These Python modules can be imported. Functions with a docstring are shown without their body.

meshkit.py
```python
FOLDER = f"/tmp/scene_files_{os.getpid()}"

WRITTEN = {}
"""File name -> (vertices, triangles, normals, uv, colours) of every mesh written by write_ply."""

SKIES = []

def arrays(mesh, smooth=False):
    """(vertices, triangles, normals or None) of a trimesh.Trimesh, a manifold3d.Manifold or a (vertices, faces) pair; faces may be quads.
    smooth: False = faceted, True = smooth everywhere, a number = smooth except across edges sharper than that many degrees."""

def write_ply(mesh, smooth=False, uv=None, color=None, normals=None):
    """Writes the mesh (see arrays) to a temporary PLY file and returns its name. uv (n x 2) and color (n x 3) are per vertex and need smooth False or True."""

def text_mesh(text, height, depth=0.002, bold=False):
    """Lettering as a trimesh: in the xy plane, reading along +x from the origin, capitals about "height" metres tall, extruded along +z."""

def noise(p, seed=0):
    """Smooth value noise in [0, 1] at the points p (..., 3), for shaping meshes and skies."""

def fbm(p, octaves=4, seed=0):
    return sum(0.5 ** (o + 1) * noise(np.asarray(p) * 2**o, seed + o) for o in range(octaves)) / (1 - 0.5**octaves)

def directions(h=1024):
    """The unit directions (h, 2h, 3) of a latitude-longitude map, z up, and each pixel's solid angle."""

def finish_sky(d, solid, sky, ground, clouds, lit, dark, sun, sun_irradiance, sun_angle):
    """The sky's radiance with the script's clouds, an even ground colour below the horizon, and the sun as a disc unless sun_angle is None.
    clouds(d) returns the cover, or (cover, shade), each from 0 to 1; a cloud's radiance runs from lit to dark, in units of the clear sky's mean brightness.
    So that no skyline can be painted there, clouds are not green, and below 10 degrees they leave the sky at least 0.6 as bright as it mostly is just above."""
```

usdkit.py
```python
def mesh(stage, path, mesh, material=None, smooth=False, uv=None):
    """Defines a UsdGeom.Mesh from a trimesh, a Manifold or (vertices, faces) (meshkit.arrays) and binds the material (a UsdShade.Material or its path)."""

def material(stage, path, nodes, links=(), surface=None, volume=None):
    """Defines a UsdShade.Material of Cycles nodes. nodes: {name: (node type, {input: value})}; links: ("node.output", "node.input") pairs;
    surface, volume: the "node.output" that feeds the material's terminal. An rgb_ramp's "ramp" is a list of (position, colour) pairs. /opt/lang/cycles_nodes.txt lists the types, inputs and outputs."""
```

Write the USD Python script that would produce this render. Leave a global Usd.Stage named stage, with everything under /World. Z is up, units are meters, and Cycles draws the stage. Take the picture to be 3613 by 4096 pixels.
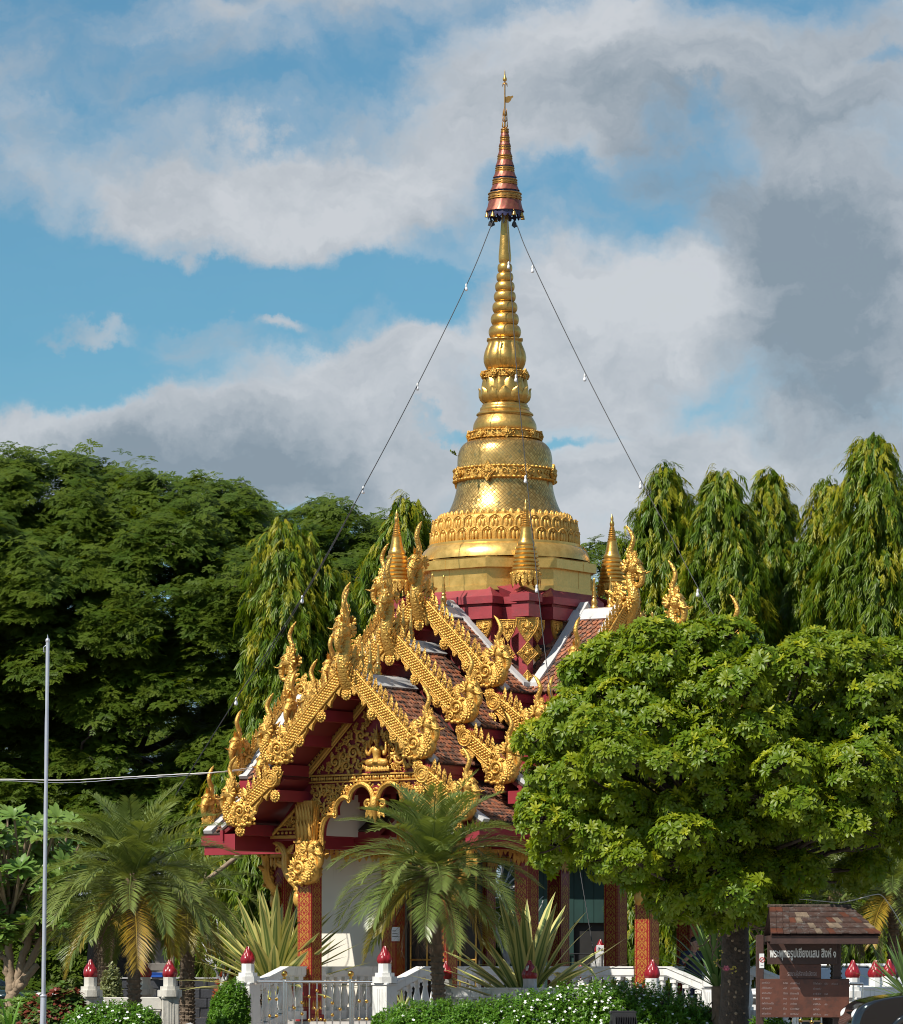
import math
import numpy as np
import trimesh
import shapely
import shapely.geometry as sg
from shapely import affinity
from scipy.spatial.transform import Rotation as Rot
from pxr import Usd, UsdGeom, UsdLux, UsdShade, Gf, Sdf, Vt
import usdkit
import meshkit

stage = Usd.Stage.CreateInMemory()
UsdGeom.SetStageUpAxis(stage, UsdGeom.Tokens.z)
UsdGeom.SetStageMetersPerUnit(stage, 1.0)
world = UsdGeom.Xform.Define(stage, '/World')
stage.SetDefaultPrim(world.GetPrim())
UsdGeom.Scope.Define(stage, '/World/Looks')

# ---------------------------------------------------------------- camera
DIST, FPX, CAMX, EYE, HOR = 80.0, 16000.0, -1.0675, 1.4, 3870.0
cam = UsdGeom.Camera.Define(stage, '/World/camera')
cam.AddTranslateOp().Set(Gf.Vec3d(CAMX, -DIST, EYE))
cam.AddRotateXOp().Set(90.0)
cam.CreateHorizontalApertureAttr(36.0)
cam.CreateVerticalApertureAttr(36.0 * 1024 / 903)
cam.CreateFocalLengthAttr(36.0 * FPX / 3613.0)
cam.CreateVerticalApertureOffsetAttr((HOR - 2048.0) / 3613.0 * 36.0)
cam.CreateClippingRangeAttr(Gf.Vec2f(0.5, 20000.0))
cam.CreateExposureAttr(0.35)

# ---------------------------------------------------------------- sky and sun
SUN_EL, SUN_AZ = math.radians(47.0), math.radians(47.0)      # azimuth to the left of the way back to the camera
SUN = np.array([-math.sin(SUN_AZ) * math.cos(SUN_EL), -math.cos(SUN_AZ) * math.cos(SUN_EL), math.sin(SUN_EL)])
SKY_STRENGTH, SUN_INTENSITY = 0.067, 1.22


def look(name, nodes, links, surface, volume=None):
    return usdkit.material(stage, '/World/Looks/' + name, nodes, links, surface=surface, volume=volume)


def sky_direction(px, py):
    d = np.array([(px - 1806.5) / FPX, 1.0, (HOR - py) / FPX])
    return d / np.linalg.norm(d)


def sky_look():
    n = {'tc': ('texture_coordinate', {}),
         'sky': ('sky_texture', {'sky_type': 'single_scattering', 'sun_disc': False, 'sun_elevation': SUN_EL,
                                 'sun_rotation': math.atan2(SUN[0], SUN[1]), 'altitude': 400.0, 'air_density': 1.0,
                                 'aerosol_density': 0.6, 'ozone_density': 2.0}),
         'wn': ('noise_texture', {'scale': 26.0, 'detail': 8.0, 'roughness': 0.60}),
         'wc': ('vector_math', {'math_type': 'subtract', 'vector2': (0.5, 0.5, 0.5)}),
         'ws': ('vector_math', {'math_type': 'scale', 'scale': 0.045}),
         'wa': ('vector_math', {'math_type': 'add'}),
         'big': ('noise_texture', {'scale': 12.0, 'detail': 7.0, 'roughness': 0.52}),
         'mp': ('mapping', {'mapping_type': 'point', 'scale': (1.0, 1.0, 2.1), 'location': (3.1, 0.4, 1.7)}),
         'fine': ('noise_texture', {'scale': 36.0, 'detail': 7.0, 'roughness': 0.56}),
         }
    k = [('tc.generated', 'wn.vector'), ('wn.color', 'wc.vector1'), ('wc.vector', 'ws.vector1'),
         ('tc.generated', 'wa.vector1'), ('ws.vector', 'wa.vector2'),
         ('wa.vector', 'mp.vector'), ('mp.vector', 'big.vector'), ('mp.vector', 'fine.vector')]

    def blobs(tag, base, items):
        last = base
        for i, (px, py, rx, ry, w) in enumerate(items):
            d = sky_direction(px, py)
            sx, sz = FPX / rx, FPX / ry
            a, b, c, e = (f'{tag}{i}{x}' for x in 'abce')
            n[a] = ('mapping', {'mapping_type': 'point', 'scale': (sx, sx * 0.3, sz), 'location': (-d[0] * sx, -d[1] * sx * 0.3, -d[2] * sz)})
            n[b] = ('vector_math', {'math_type': 'length'})
            n[c] = ('map_range', {'range_type': 'smootherstep', 'from_min': 1.0, 'from_max': 0.0, 'to_min': 0.0, 'to_max': w, 'clamp': True})
            n[e] = ('math', {'math_type': 'add'})
            k.extend([('wa.vector', a + '.vector'), (a + '.vector', b + '.vector1'), (b + '.value', c + '.value'),
                      (last, e + '.value1'), (c + '.result', e + '.value2')])
            last = e + '.value'
        return last

    n['mix0'] = ('math', {'math_type': 'multiply_add', 'value2': 0.75, 'value3': 0.0})
    n['mix1'] = ('math', {'math_type': 'multiply_add', 'value2': 0.25})
    k += [('big.fac', 'mix0.value1'), ('fine.fac', 'mix1.value1'), ('mix0.value', 'mix1.value3')]
    cover = blobs('c', 'mix1.value', SKY_COVER)
    n['cov'] = ('map_range', {'range_type': 'smoothstep', 'from_min': 0.43, 'from_max': 0.69, 'to_min': 0.04, 'to_max': 0.95, 'clamp': True})
    k.append((cover, 'cov.value'))
    # how grey the cloud is underneath
    n['g0'] = ('math', {'math_type': 'multiply_add', 'value2': 1.5, 'value3': -0.55})
    k.append(('fine.fac', 'g0.value1'))
    shade = blobs('s', 'g0.value', SKY_SHADE)
    n['shd'] = ('map_range', {'range_type': 'linear', 'from_min': 0.0, 'from_max': 1.0, 'to_min': 0.0, 'to_max': 1.0, 'clamp': True})
    k.append((shade, 'shd.value'))
    n['cc'] = ('mix_color', {'a': CLOUD_LIT, 'b': CLOUD_DARK})
    n['out'] = ('mix_color', {})
    n['tint'] = ('mix_color', {'blend_type': 'multiply', 'fac': 1.0, 'b': SKY_TINT})
    n['bg'] = ('background_shader', {'strength': SKY_STRENGTH})
    n['dz'] = ('separate_xyz', {})
    n['hz'] = ('map_range', {'range_type': 'smoothstep', 'from_min': 0.0, 'from_max': 0.16, 'to_min': 0.9, 'to_max': 0.0, 'clamp': True})
    n['hm'] = ('mix_color', {'b': HORIZON})
    k += [('tc.generated', 'dz.vector'), ('dz.z', 'hz.value'), ('hz.result', 'hm.fac'), ('tint.result', 'hm.a')]
    k += [('shd.result', 'cc.fac'), ('cov.result', 'out.fac'), ('sky.color', 'tint.a'), ('hm.result', 'out.a'), ('cc.result', 'out.b'), ('out.result', 'bg.color')]
    return look('sky_look', n, k, 'bg.background')


#            px    py    rx    ry   weight (weights below zero open blue sky)
SKY_COVER = [(1200, 760, 1150, 250, 0.30), (250, 480, 800, 420, 0.05), (2450, 330, 1000, 480, 0.26), (3400, 1150, 900, 950, 0.40),
             (2450, 1280, 800, 480, 0.32), (1500, 1500, 700, 260, 0.18), (380, 1300, 260, 80, 0.16), (1170, 1240, 160, 70, 0.2), (800, 1830, 1600, 380, 0.46), (1400, 1480, 900, 200, 0.12), (3300, 300, 700, 500, 0.22), (2850, 1950, 1300, 480, 0.36),
             (800, 1110, 1500, 180, -0.34), (250, 1480, 700, 200, -0.16), (1500, 330, 420, 420, -0.12), (2870, 480, 130, 130, -0.10), (650, 120, 800, 160, 0.06),
             (1780, 1250, 260, 300, -0.16), (1980, 1740, 600, 60, -0.20), (3500, 250, 160, 90, -0.16), (1050, 420, 500, 220, -0.10)]
SKY_SHADE = [(500, 450, 900, 300, 0.18), (3380, 1250, 800, 1000, 0.85), (3350, 350, 500, 500, 0.35), (800, 1900, 1600, 360, 0.80), (2500, 380, 900, 420, 0.45), (60, 1330, 300, 170, 0.55), (2900, 800, 700, 500, 0.45),
             (2480, 1950, 500, 200, 0.25), (1100, 800, 900, 200, -0.20), (2550, 1150, 600, 300, -0.45), (2480, 60, 500, 200, -0.2), (2480, 2080, 300, 260, -0.25)]
HORIZON = (4.6, 5.6, 6.6)
CLOUD_LIT, CLOUD_DARK, SKY_TINT = (7.2, 7.5, 7.9), (2.95, 3.65, 4.35), (0.60, 1.08, 1.14)

dome = UsdLux.DomeLight.Define(stage, '/World/sky')
dome.GetPrim().SetCustomDataByKey('kind', 'structure')
UsdShade.MaterialBindingAPI.Apply(dome.GetPrim()).Bind(sky_look())
sun = UsdLux.DistantLight.Define(stage, '/World/sun')
sun.CreateIntensityAttr(SUN_INTENSITY)
sun.CreateAngleAttr(0.53)
sun.CreateColorAttr(Gf.Vec3f(1.0, 0.93, 0.82))
sun.GetPrim().CreateAttribute('inputs:normalize', Sdf.ValueTypeNames.Bool).Set(True)
_z = SUN / np.linalg.norm(SUN)
_x = np.cross([0, 0, 1], _z); _x /= np.linalg.norm(_x)
_y = np.cross(_z, _x)
sun.AddTransformOp().Set(Gf.Matrix4d(*_x, 0, *_y, 0, *_z, 0, 0, 0, 60, 1))

# ---------------------------------------------------------------- helpers


def W(px, py, d):
    """The point that the photograph shows at (px, py) when it lies d metres away from the camera."""
    return np.array([CAMX + (px - 1806.5) * d / FPX, d - DIST, EYE + (HOR - py) * d / FPX])


COUNT = {}


def path_for(parent, name):
    base = str(parent.GetPath()) if parent is not None else '/World'
    k = COUNT.get((base, name), 0)
    COUNT[(base, name)] = k + 1
    return f'{base}/{name}' if k == 0 else f'{base}/{name}_{k:03d}'


def tag(p, label=None, category=None, group=None, kind=None):
    p = p.GetPrim() if hasattr(p, 'GetPrim') else p
    for key, val in (('label', label), ('category', category), ('group', group), ('kind', kind)):
        if val:
            p.SetCustomDataByKey(key, val)
    return p


def xform(parent, name, loc=(0, 0, 0), rz=0.0, label=None, category=None, group=None, kind=None, scale=None):
    x = UsdGeom.Xform.Define(stage, path_for(parent, name))
    x.AddTranslateOp().Set(Gf.Vec3d(*map(float, loc)))
    if rz:
        x.AddRotateZOp().Set(float(rz))
    if scale is not None:
        x.AddScaleOp().Set(Gf.Vec3f(*([float(scale)] * 3 if np.ndim(scale) == 0 else map(float, scale))))
    return tag(x, label, category, group, kind)


def copy_of(src, loc, rz=0.0, label=None, category=None, group=None, scale=None):
    """A further individual of a thing that stands elsewhere, with its parts."""
    name = src.GetName().rstrip('0123456789').rstrip('_') if src.GetName()[-3:].isdigit() else src.GetName()
    was = src.GetCustomData()
    x = UsdGeom.Xform.Define(stage, path_for(None, name))
    x.GetPrim().GetReferences().AddInternalReference(src.GetPath())
    x.ClearXformOpOrder()
    x.AddTransformOp(opSuffix='place').Set(Gf.Matrix4d(*(np.vstack([np.hstack([Rot.from_euler('z', rz, degrees=True).as_matrix().T * (1 if scale is None else scale), np.zeros((3, 1))]), [*loc, 1]]).ravel().tolist())))
    x.GetPrim().SetInstanceable(True)
    return tag(x, label or was.get('label'), category or was.get('category'), group or was.get('group'))


def mesh(parent, name, mb, mat, label=None, category=None, group=None, kind=None, loc=None, rz=0.0, uv=None, M=None):
    """One Mesh prim from a Build (or ready arrays)."""
    v, f, n, t = mb.arrays() if isinstance(mb, Build) else mb
    m = UsdGeom.Mesh.Define(stage, path_for(parent, name))
    m.CreatePointsAttr(Vt.Vec3fArray.FromNumpy(v))
    m.CreateFaceVertexCountsAttr(Vt.IntArray.FromNumpy(np.full(len(f), 3, np.int32)))
    m.CreateFaceVertexIndicesAttr(Vt.IntArray.FromNumpy(f.ravel()))
    m.CreateSubdivisionSchemeAttr('none')
    m.CreateNormalsAttr(Vt.Vec3fArray.FromNumpy(n))
    m.SetNormalsInterpolation('vertex')
    if t is not None:
        UsdGeom.PrimvarsAPI(m).CreatePrimvar('st', Sdf.ValueTypeNames.TexCoord2fArray, 'vertex').Set(Vt.Vec2fArray.FromNumpy(t))
    if M is not None:
        m.AddTransformOp().Set(Gf.Matrix4d(*np.asarray(M, float).T.ravel().tolist()))
    elif loc is not None or rz:
        m.AddTranslateOp().Set(Gf.Vec3d(*map(float, loc if loc is not None else (0, 0, 0))))
        if rz:
            m.AddRotateZOp().Set(float(rz))
    UsdShade.MaterialBindingAPI.Apply(m.GetPrim()).Bind(mat)
    return tag(m, label, category, group, kind)


def smooth_normals(v, f):
    n = np.zeros_like(v)
    c = np.cross(v[f[:, 1]] - v[f[:, 0]], v[f[:, 2]] - v[f[:, 0]])
    for k in range(3):
        np.add.at(n, f[:, k], c)
    l = np.linalg.norm(n, axis=1, keepdims=True)
    return np.where(l > 1e-20, n / np.maximum(l, 1e-20), [0, 0, 1.0])


def frames(P):
    """Unit tangents and two unit normals along a line of points."""
    P = np.asarray(P, float)
    T = np.gradient(P, axis=0)
    T /= np.maximum(np.linalg.norm(T, axis=1, keepdims=True), 1e-12)
    a = np.array([0, 1.0, 0]) if abs(T[0][1]) < 0.8 else np.array([1.0, 0, 0])
    N = np.zeros_like(P)
    u = a - T[0] * (a @ T[0])
    for i in range(len(P)):
        u = u - T[i] * (u @ T[i])
        u /= max(np.linalg.norm(u), 1e-12)
        N[i] = u
    return T, N, np.cross(T, N)


def curve(points, n):
    """A smooth line of n points through the given ones (Catmull-Rom)."""
    P = np.asarray(points, float)
    if len(P) < 3:
        return np.array([P[0] + (P[-1] - P[0]) * s for s in np.linspace(0, 1, n)])
    Q = np.vstack([2 * P[0] - P[1], P, 2 * P[-1] - P[-2]])
    out = []
    for s in np.linspace(0, len(P) - 1 - 1e-9, n):
        i = int(s); t = s - i
        p0, p1, p2, p3 = Q[i:i + 4]
        out.append(0.5 * (2 * p1 + (p2 - p0) * t + (2 * p0 - 5 * p1 + 4 * p2 - p3) * t * t + (3 * p1 - p0 - 3 * p2 + p3) * t ** 3))
    return np.array(out)


_ICO = {k: trimesh.creation.icosphere(k) for k in (1, 2)}


class Build:
    """Collects pieces into one mesh; pieces with sharp edges get vertices of their own."""

    def __init__(self):
        self.v, self.f, self.t, self.n = [], [], [], 0

    def add(self, v, f, sharp=False, uv=None):
        v, f = np.asarray(v, float), np.asarray(f, int)
        if f.shape[1] == 4:
            f = np.vstack([f[:, [0, 1, 2]], f[:, [0, 2, 3]]])
        if sharp:
            uv = None if uv is None else np.asarray(uv)[f].reshape(-1, 2)
            v, f = v[f].reshape(-1, 3), np.arange(3 * len(f)).reshape(-1, 3)
        self.v.append(v); self.f.append(f + self.n)
        self.t.append(np.zeros((len(v), 2)) if uv is None else np.asarray(uv, float))
        self.n += len(v)
        return self

    def tri(self, m, sharp=True):
        return self.add(m.vertices, m.faces, sharp)

    def other(self, b, M=None):
        v = np.vstack(b.v)
        if M is not None:
            v = v @ M[:3, :3].T + M[:3, 3]
        f = np.vstack(b.f)
        if M is not None and np.linalg.det(M[:3, :3]) < 0:
            f = f[:, ::-1]
        return self.add(v, f, uv=np.vstack(b.t))

    def box(self, lo, hi, R=None, c=None, bevel=0.0):
        lo, hi = np.minimum(lo, hi).astype(float), np.maximum(lo, hi).astype(float)
        if bevel:
            b = bevel
            pts = []
            for sx in (0, 1):
                for sy in (0, 1):
                    for sz in (0, 1):
                        p = np.where([sx, sy, sz], hi, lo); d = np.where([sx, sy, sz], -b, b)
                        for ax in range(3):
                            q = p + d; q[ax] = p[ax]; pts.append(q)
            h = trimesh.convex.convex_hull(np.array(pts))
            v, f = np.array(h.vertices), np.array(h.faces)
        else:
            m = trimesh.creation.box(bounds=[lo, hi])
            v, f = np.array(m.vertices), np.array(m.faces)
        if R is not None:
            c = np.zeros(3) if c is None else np.asarray(c, float)
            v = (v - c) @ np.asarray(R).T + c
        return self.add(v, f, True)

    def tube(self, P, r, n=8, flat=1.0, cap=True, sharp=False):
        P = np.asarray(P, float)
        r = np.broadcast_to(np.asarray(r, float), (len(P),)) if np.ndim(r) == 0 else np.interp(np.linspace(0, 1, len(P)), np.linspace(0, 1, len(r)), r)
        T, N, B = frames(P)
        a = np.linspace(0, 2 * np.pi, n, endpoint=False)
        v = (P[:, None] + r[:, None, None] * (N[:, None] * np.cos(a)[None, :, None] * flat + B[:, None] * np.sin(a)[None, :, None])).reshape(-1, 3)
        i = np.arange(len(P) - 1)[:, None] * n; j = np.arange(n)[None]; j2 = (j + 1) % n
        f = np.stack([i + j, i + j2, i + n + j2, i + n + j], -1).reshape(-1, 4)
        f = np.vstack([f[:, [0, 1, 2]], f[:, [0, 2, 3]]])
        if cap:
            v = np.vstack([v, P[0] - T[0] * r[0] * 0.3, P[-1] + T[-1] * r[-1] * 0.3])
            k, e = len(v) - 2, (len(P) - 1) * n
            f = np.vstack([f, [[k, (q + 1) % n, q] for q in range(n)], [[k + 1, e + q, e + (q + 1) % n] for q in range(n)]])
        return self.add(v, f, sharp)

    def blob(self, c, r, level=1, R=None):
        m = _ICO[level]
        v = np.array(m.vertices) * np.asarray(r, float)
        if R is not None:
            v = v @ np.asarray(R).T
        return self.add(v + np.asarray(c, float), m.faces)

    def revolve(self, prof, n=48, c=(0, 0, 0), mod=None, uvscale=None, sharp_deg=None, phase=math.pi / 2):
        """prof: (radius, z) from bottom to top. mod(angle, i) scales a ring's radius."""
        prof = np.asarray(prof, float)
        if sharp_deg is not None:
            q = [prof[0]]
            for i in range(1, len(prof) - 1):
                d0, d1 = prof[i] - prof[i - 1], prof[i + 1] - prof[i]
                ang = abs(math.degrees(math.atan2(d0[0] * d1[1] - d0[1] * d1[0], d0 @ d1)))
                q += [prof[i], prof[i]] if ang > sharp_deg else [prof[i]]
            prof = np.array(q + [prof[-1]])
        a = np.linspace(0, 2 * np.pi, n + 1) + phase
        rad = np.repeat(prof[:, :1], n + 1, 1)
        if mod is not None:
            rad = rad * np.array([[mod(x, i) for x in a] for i in range(len(prof))])
        v = np.stack([rad * np.cos(a), rad * np.sin(a), np.repeat(prof[:, 1:], n + 1, 1)], -1)
        arc = np.concatenate([[0], np.cumsum(np.linalg.norm(np.diff(prof, axis=0), axis=1))])
        uv = np.stack([np.repeat(a[None], len(prof), 0), np.repeat(arc[:, None], n + 1, 1)], -1)
        if uvscale:
            uv[..., 0] *= uvscale
        i = np.arange(len(prof) - 1)[:, None] * (n + 1); j = np.arange(n)[None]
        f = np.stack([i + j, i + j + 1, i + n + 2 + j, i + n + 1 + j], -1).reshape(-1, 4)
        keep = np.repeat(np.linalg.norm(np.diff(prof, axis=0), axis=1) > 1e-9, n)
        self.add(v.reshape(-1, 3) + np.asarray(c, float), f[keep], uv=uv.reshape(-1, 2))
        # weld the seam's shading by hand in arrays()
        return self

    def prism(self, poly, depth, M=None, holes_ok=True):
        """Extrudes a shapely polygon (in x, y) by depth along z, then places it by M (4x4)."""
        for g in getattr(poly, 'geoms', [poly]):
            if g.is_empty or g.area < 1e-7:
                continue
            m = trimesh.creation.extrude_polygon(g, depth, engine='earcut')
            v = np.array(m.vertices)
            if M is not None:
                v = v @ M[:3, :3].T + M[:3, 3]
            f = np.array(m.faces)
            if M is not None and np.linalg.det(M[:3, :3]) < 0:
                f = f[:, ::-1]
            self.add(v, f, True)
        return self

    def ridge(self, left, right, spine, h, back=True):
        """A leaf with a raised midrib: two outlines and a spine in the (x, z) plane, h proud on both faces (y)."""
        L, R_, S = (np.asarray(a, float) for a in (left, right, spine))
        n = len(S)
        hh = np.broadcast_to(h, (n,)) if np.ndim(h) == 0 else np.asarray(h)
        def at(a, y):
            return np.stack([a[:, 0], np.broadcast_to(y, (n,)), a[:, 1]], 1)
        for s in ((-1, 1) if back else (-1,)):
            v = np.vstack([at(L, 0), at(S, s * hh), at(R_, 0)])
            i = np.arange(n - 1)
            f = np.vstack([np.stack([i, i + 1, n + i + 1, n + i], 1), np.stack([n + i, n + i + 1, 2 * n + i + 1, 2 * n + i], 1)])
            self.add(v, f if s > 0 else f[:, ::-1], True)
        return self

    def arrays(self):
        v, f, t = np.vstack(self.v), np.vstack(self.f), np.vstack(self.t)
        return v.astype(np.float32), f.astype(np.int32), smooth_normals(v, f).astype(np.float32), (t.astype(np.float32) if np.any(t) else None)


def T4(loc=(0, 0, 0), R=None, s=1.0):
    M = np.eye(4)
    M[:3, :3] = (np.eye(3) if R is None else np.asarray(R)) * s
    M[:3, 3] = loc
    return M


def rotz(deg):
    return Rot.from_euler('z', deg, degrees=True).as_matrix()


def instancer(parent, name, protos, pos, quat, scale, which, kind=None, label=None):
    """protos: [(arrays, material)]; quat: scipy Rotation."""
    pi = UsdGeom.PointInstancer.Define(stage, path_for(parent, name))
    rel = pi.CreatePrototypesRel()
    for i, (a, m) in enumerate(protos):
        rel.AddTarget(mesh(pi.GetPrim(), 'spray', a, m).GetPath())
    pi.CreatePositionsAttr(Vt.Vec3fArray.FromNumpy(np.asarray(pos, np.float32)))
    q = quat.as_quat()
    pi.CreateOrientationsAttr(Vt.QuathArray([Gf.Quath(float(a[3]), float(a[0]), float(a[1]), float(a[2])) for a in q]))
    s = np.asarray(scale, np.float32)
    pi.CreateScalesAttr(Vt.Vec3fArray.FromNumpy(np.repeat(s[:, None], 3, 1) if s.ndim == 1 else s))
    pi.CreateProtoIndicesAttr(Vt.IntArray.FromNumpy(np.asarray(which, np.int32)))
    return tag(pi, label, None, None, kind)


def aim(d, roll=None, up=(0, 0, 1)):
    """Rotations taking local z to the directions d, with local x as level as can be, rolled."""
    d = np.atleast_2d(d).astype(float); d = d / np.linalg.norm(d, axis=1, keepdims=True)
    u = np.broadcast_to(np.asarray(up, float), d.shape)
    x = np.cross(u, d); l = np.linalg.norm(x, axis=1, keepdims=True)
    x = np.where(l > 1e-3, x / np.maximum(l, 1e-9), [1.0, 0, 0])
    y = np.cross(d, x)
    R = Rot.from_matrix(np.stack([x, y, d], -1))
    return R * Rot.from_euler('z', roll) if roll is not None else R
# ---------------------------------------------------------------- materials


def plain(name, color, rough=0.5, metal=0.0, var=0.12, scale=4.0, bump=0.0, bscale=30.0, spec=0.5, dirt=None, dirt_at=(0.55, 0.75), coat=0.0, streak=False, island=0.0):
    """A painted or raw surface: tone wanders a little, optional stains of their own shape, fine relief."""
    c = np.asarray(color, float)
    n = {'g': ('geometry', {}), 'tc': ('texture_coordinate', {}),
         'n1': ('noise_texture', {'scale': scale, 'detail': 6.0, 'roughness': 0.6}),
         'rp': ('rgb_ramp', {'ramp': [(0.25, c * (1 - var)), (0.75, np.minimum(c * (1 + var), 0.95))]}),
         'p': ('principled_bsdf', {'roughness': rough, 'metallic': metal, 'specular_ior_level': spec, 'coat_weight': coat})}
    k = [('tc.object', 'n1.vector'), ('n1.fac', 'rp.fac')]
    out = 'rp.color'
    if island:
        n['iv'] = ('map_range', {'from_min': 0.0, 'from_max': 1.0, 'to_min': 1 - island, 'to_max': 1 + island})
        n['im'] = ('vector_math', {'math_type': 'scale'})
        k += [('g.random_per_island', 'iv.value'), (out, 'im.vector1'), ('iv.result', 'im.scale')]
        out = 'im.vector'
    if dirt is not None:
        n['dm'] = ('mapping', {'mapping_type': 'point', 'scale': (1, 1, 0.18 if streak else 1)})
        n['dn'] = ('noise_texture', {'scale': scale * 1.7, 'detail': 8.0, 'roughness': 0.7})
        n['dr'] = ('map_range', {'range_type': 'smoothstep', 'from_min': dirt_at[0], 'from_max': dirt_at[1], 'to_min': 0.0, 'to_max': 0.85, 'clamp': True})
        n['dx'] = ('mix_color', {'b': tuple(dirt)})
        k += [('tc.object', 'dm.vector'), ('dm.vector', 'dn.vector'), ('dn.fac', 'dr.value'), ('dr.result', 'dx.fac'), (out, 'dx.a')]
        out = 'dx.result'
    k.append((out, 'p.base_color'))
    if bump:
        n['bn'] = ('noise_texture', {'scale': bscale, 'detail': 4.0})
        n['b'] = ('bump', {'strength': 1.0, 'distance': bump})
        k += [('tc.object', 'bn.vector'), ('bn.fac', 'b.height'), ('b.normal', 'p.normal')]
    return look(name, n, k, 'p.BSDF')


def gold(name, color, rough, metal, bump=0.006, bscale=26.0, wear=(0.33, 0.13, 0.03), wear_at=(0.60, 0.74), cells=0.0, cell_scale=24.0):
    """Gilding: tone and gloss wander, worn spots, hammered or carved fine relief."""
    c = np.asarray(color, float)
    n = {'tc': ('texture_coordinate', {}), 'n1': ('noise_texture', {'scale': 5.0, 'detail': 6.0, 'roughness': 0.65}),
         'rp': ('rgb_ramp', {'ramp': [(0.2, c * np.array([0.78, 0.70, 0.58])), (0.55, c), (0.8, np.minimum(c * np.array([1.1, 1.13, 1.3]), 1.0))]}),
         'n2': ('noise_texture', {'scale': 9.0, 'detail': 8.0, 'roughness': 0.72}),
         'wr': ('map_range', {'range_type': 'smoothstep', 'from_min': wear_at[0], 'from_max': wear_at[1], 'to_min': 0.0, 'to_max': 0.8, 'clamp': True}),
         'wx': ('mix_color', {'b': wear}),
         'rr': ('map_range', {'from_min': 0.3, 'from_max': 0.7, 'to_min': rough * 0.75, 'to_max': rough * 1.3, 'clamp': True}),
         'bn': ('noise_texture', {'scale': bscale, 'detail': 5.0, 'roughness': 0.6}),
         'b': ('bump', {'strength': 1.0, 'distance': bump}),
         'p': ('principled_bsdf', {'metallic': metal, 'specular_ior_level': 0.5})}
    k = [('tc.object', 'n1.vector'), ('tc.object', 'n2.vector'), ('tc.object', 'bn.vector'), ('n1.fac', 'rp.fac'), ('n2.fac', 'wr.value'), ('wr.result', 'wx.fac'),
         ('rp.color', 'wx.a'), ('wx.result', 'p.base_color'), ('n1.fac', 'rr.value'), ('rr.result', 'p.roughness'), ('bn.fac', 'b.height')]
    out = 'b.normal'
    if cells:
        n['vo'] = ('voronoi_texture', {'feature': 'smooth_f1', 'scale': cell_scale, 'smoothness': 0.4, 'randomness': 0.8})
        n['b2'] = ('bump', {'strength': 1.0, 'distance': cells, 'invert': True})
        k += [('tc.object', 'vo.vector'), ('vo.distance', 'b2.height'), (out, 'b2.normal')]
        out = 'b2.normal'
    k.append((out, 'p.normal'))
    return look(name, n, k, 'p.BSDF')


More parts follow.
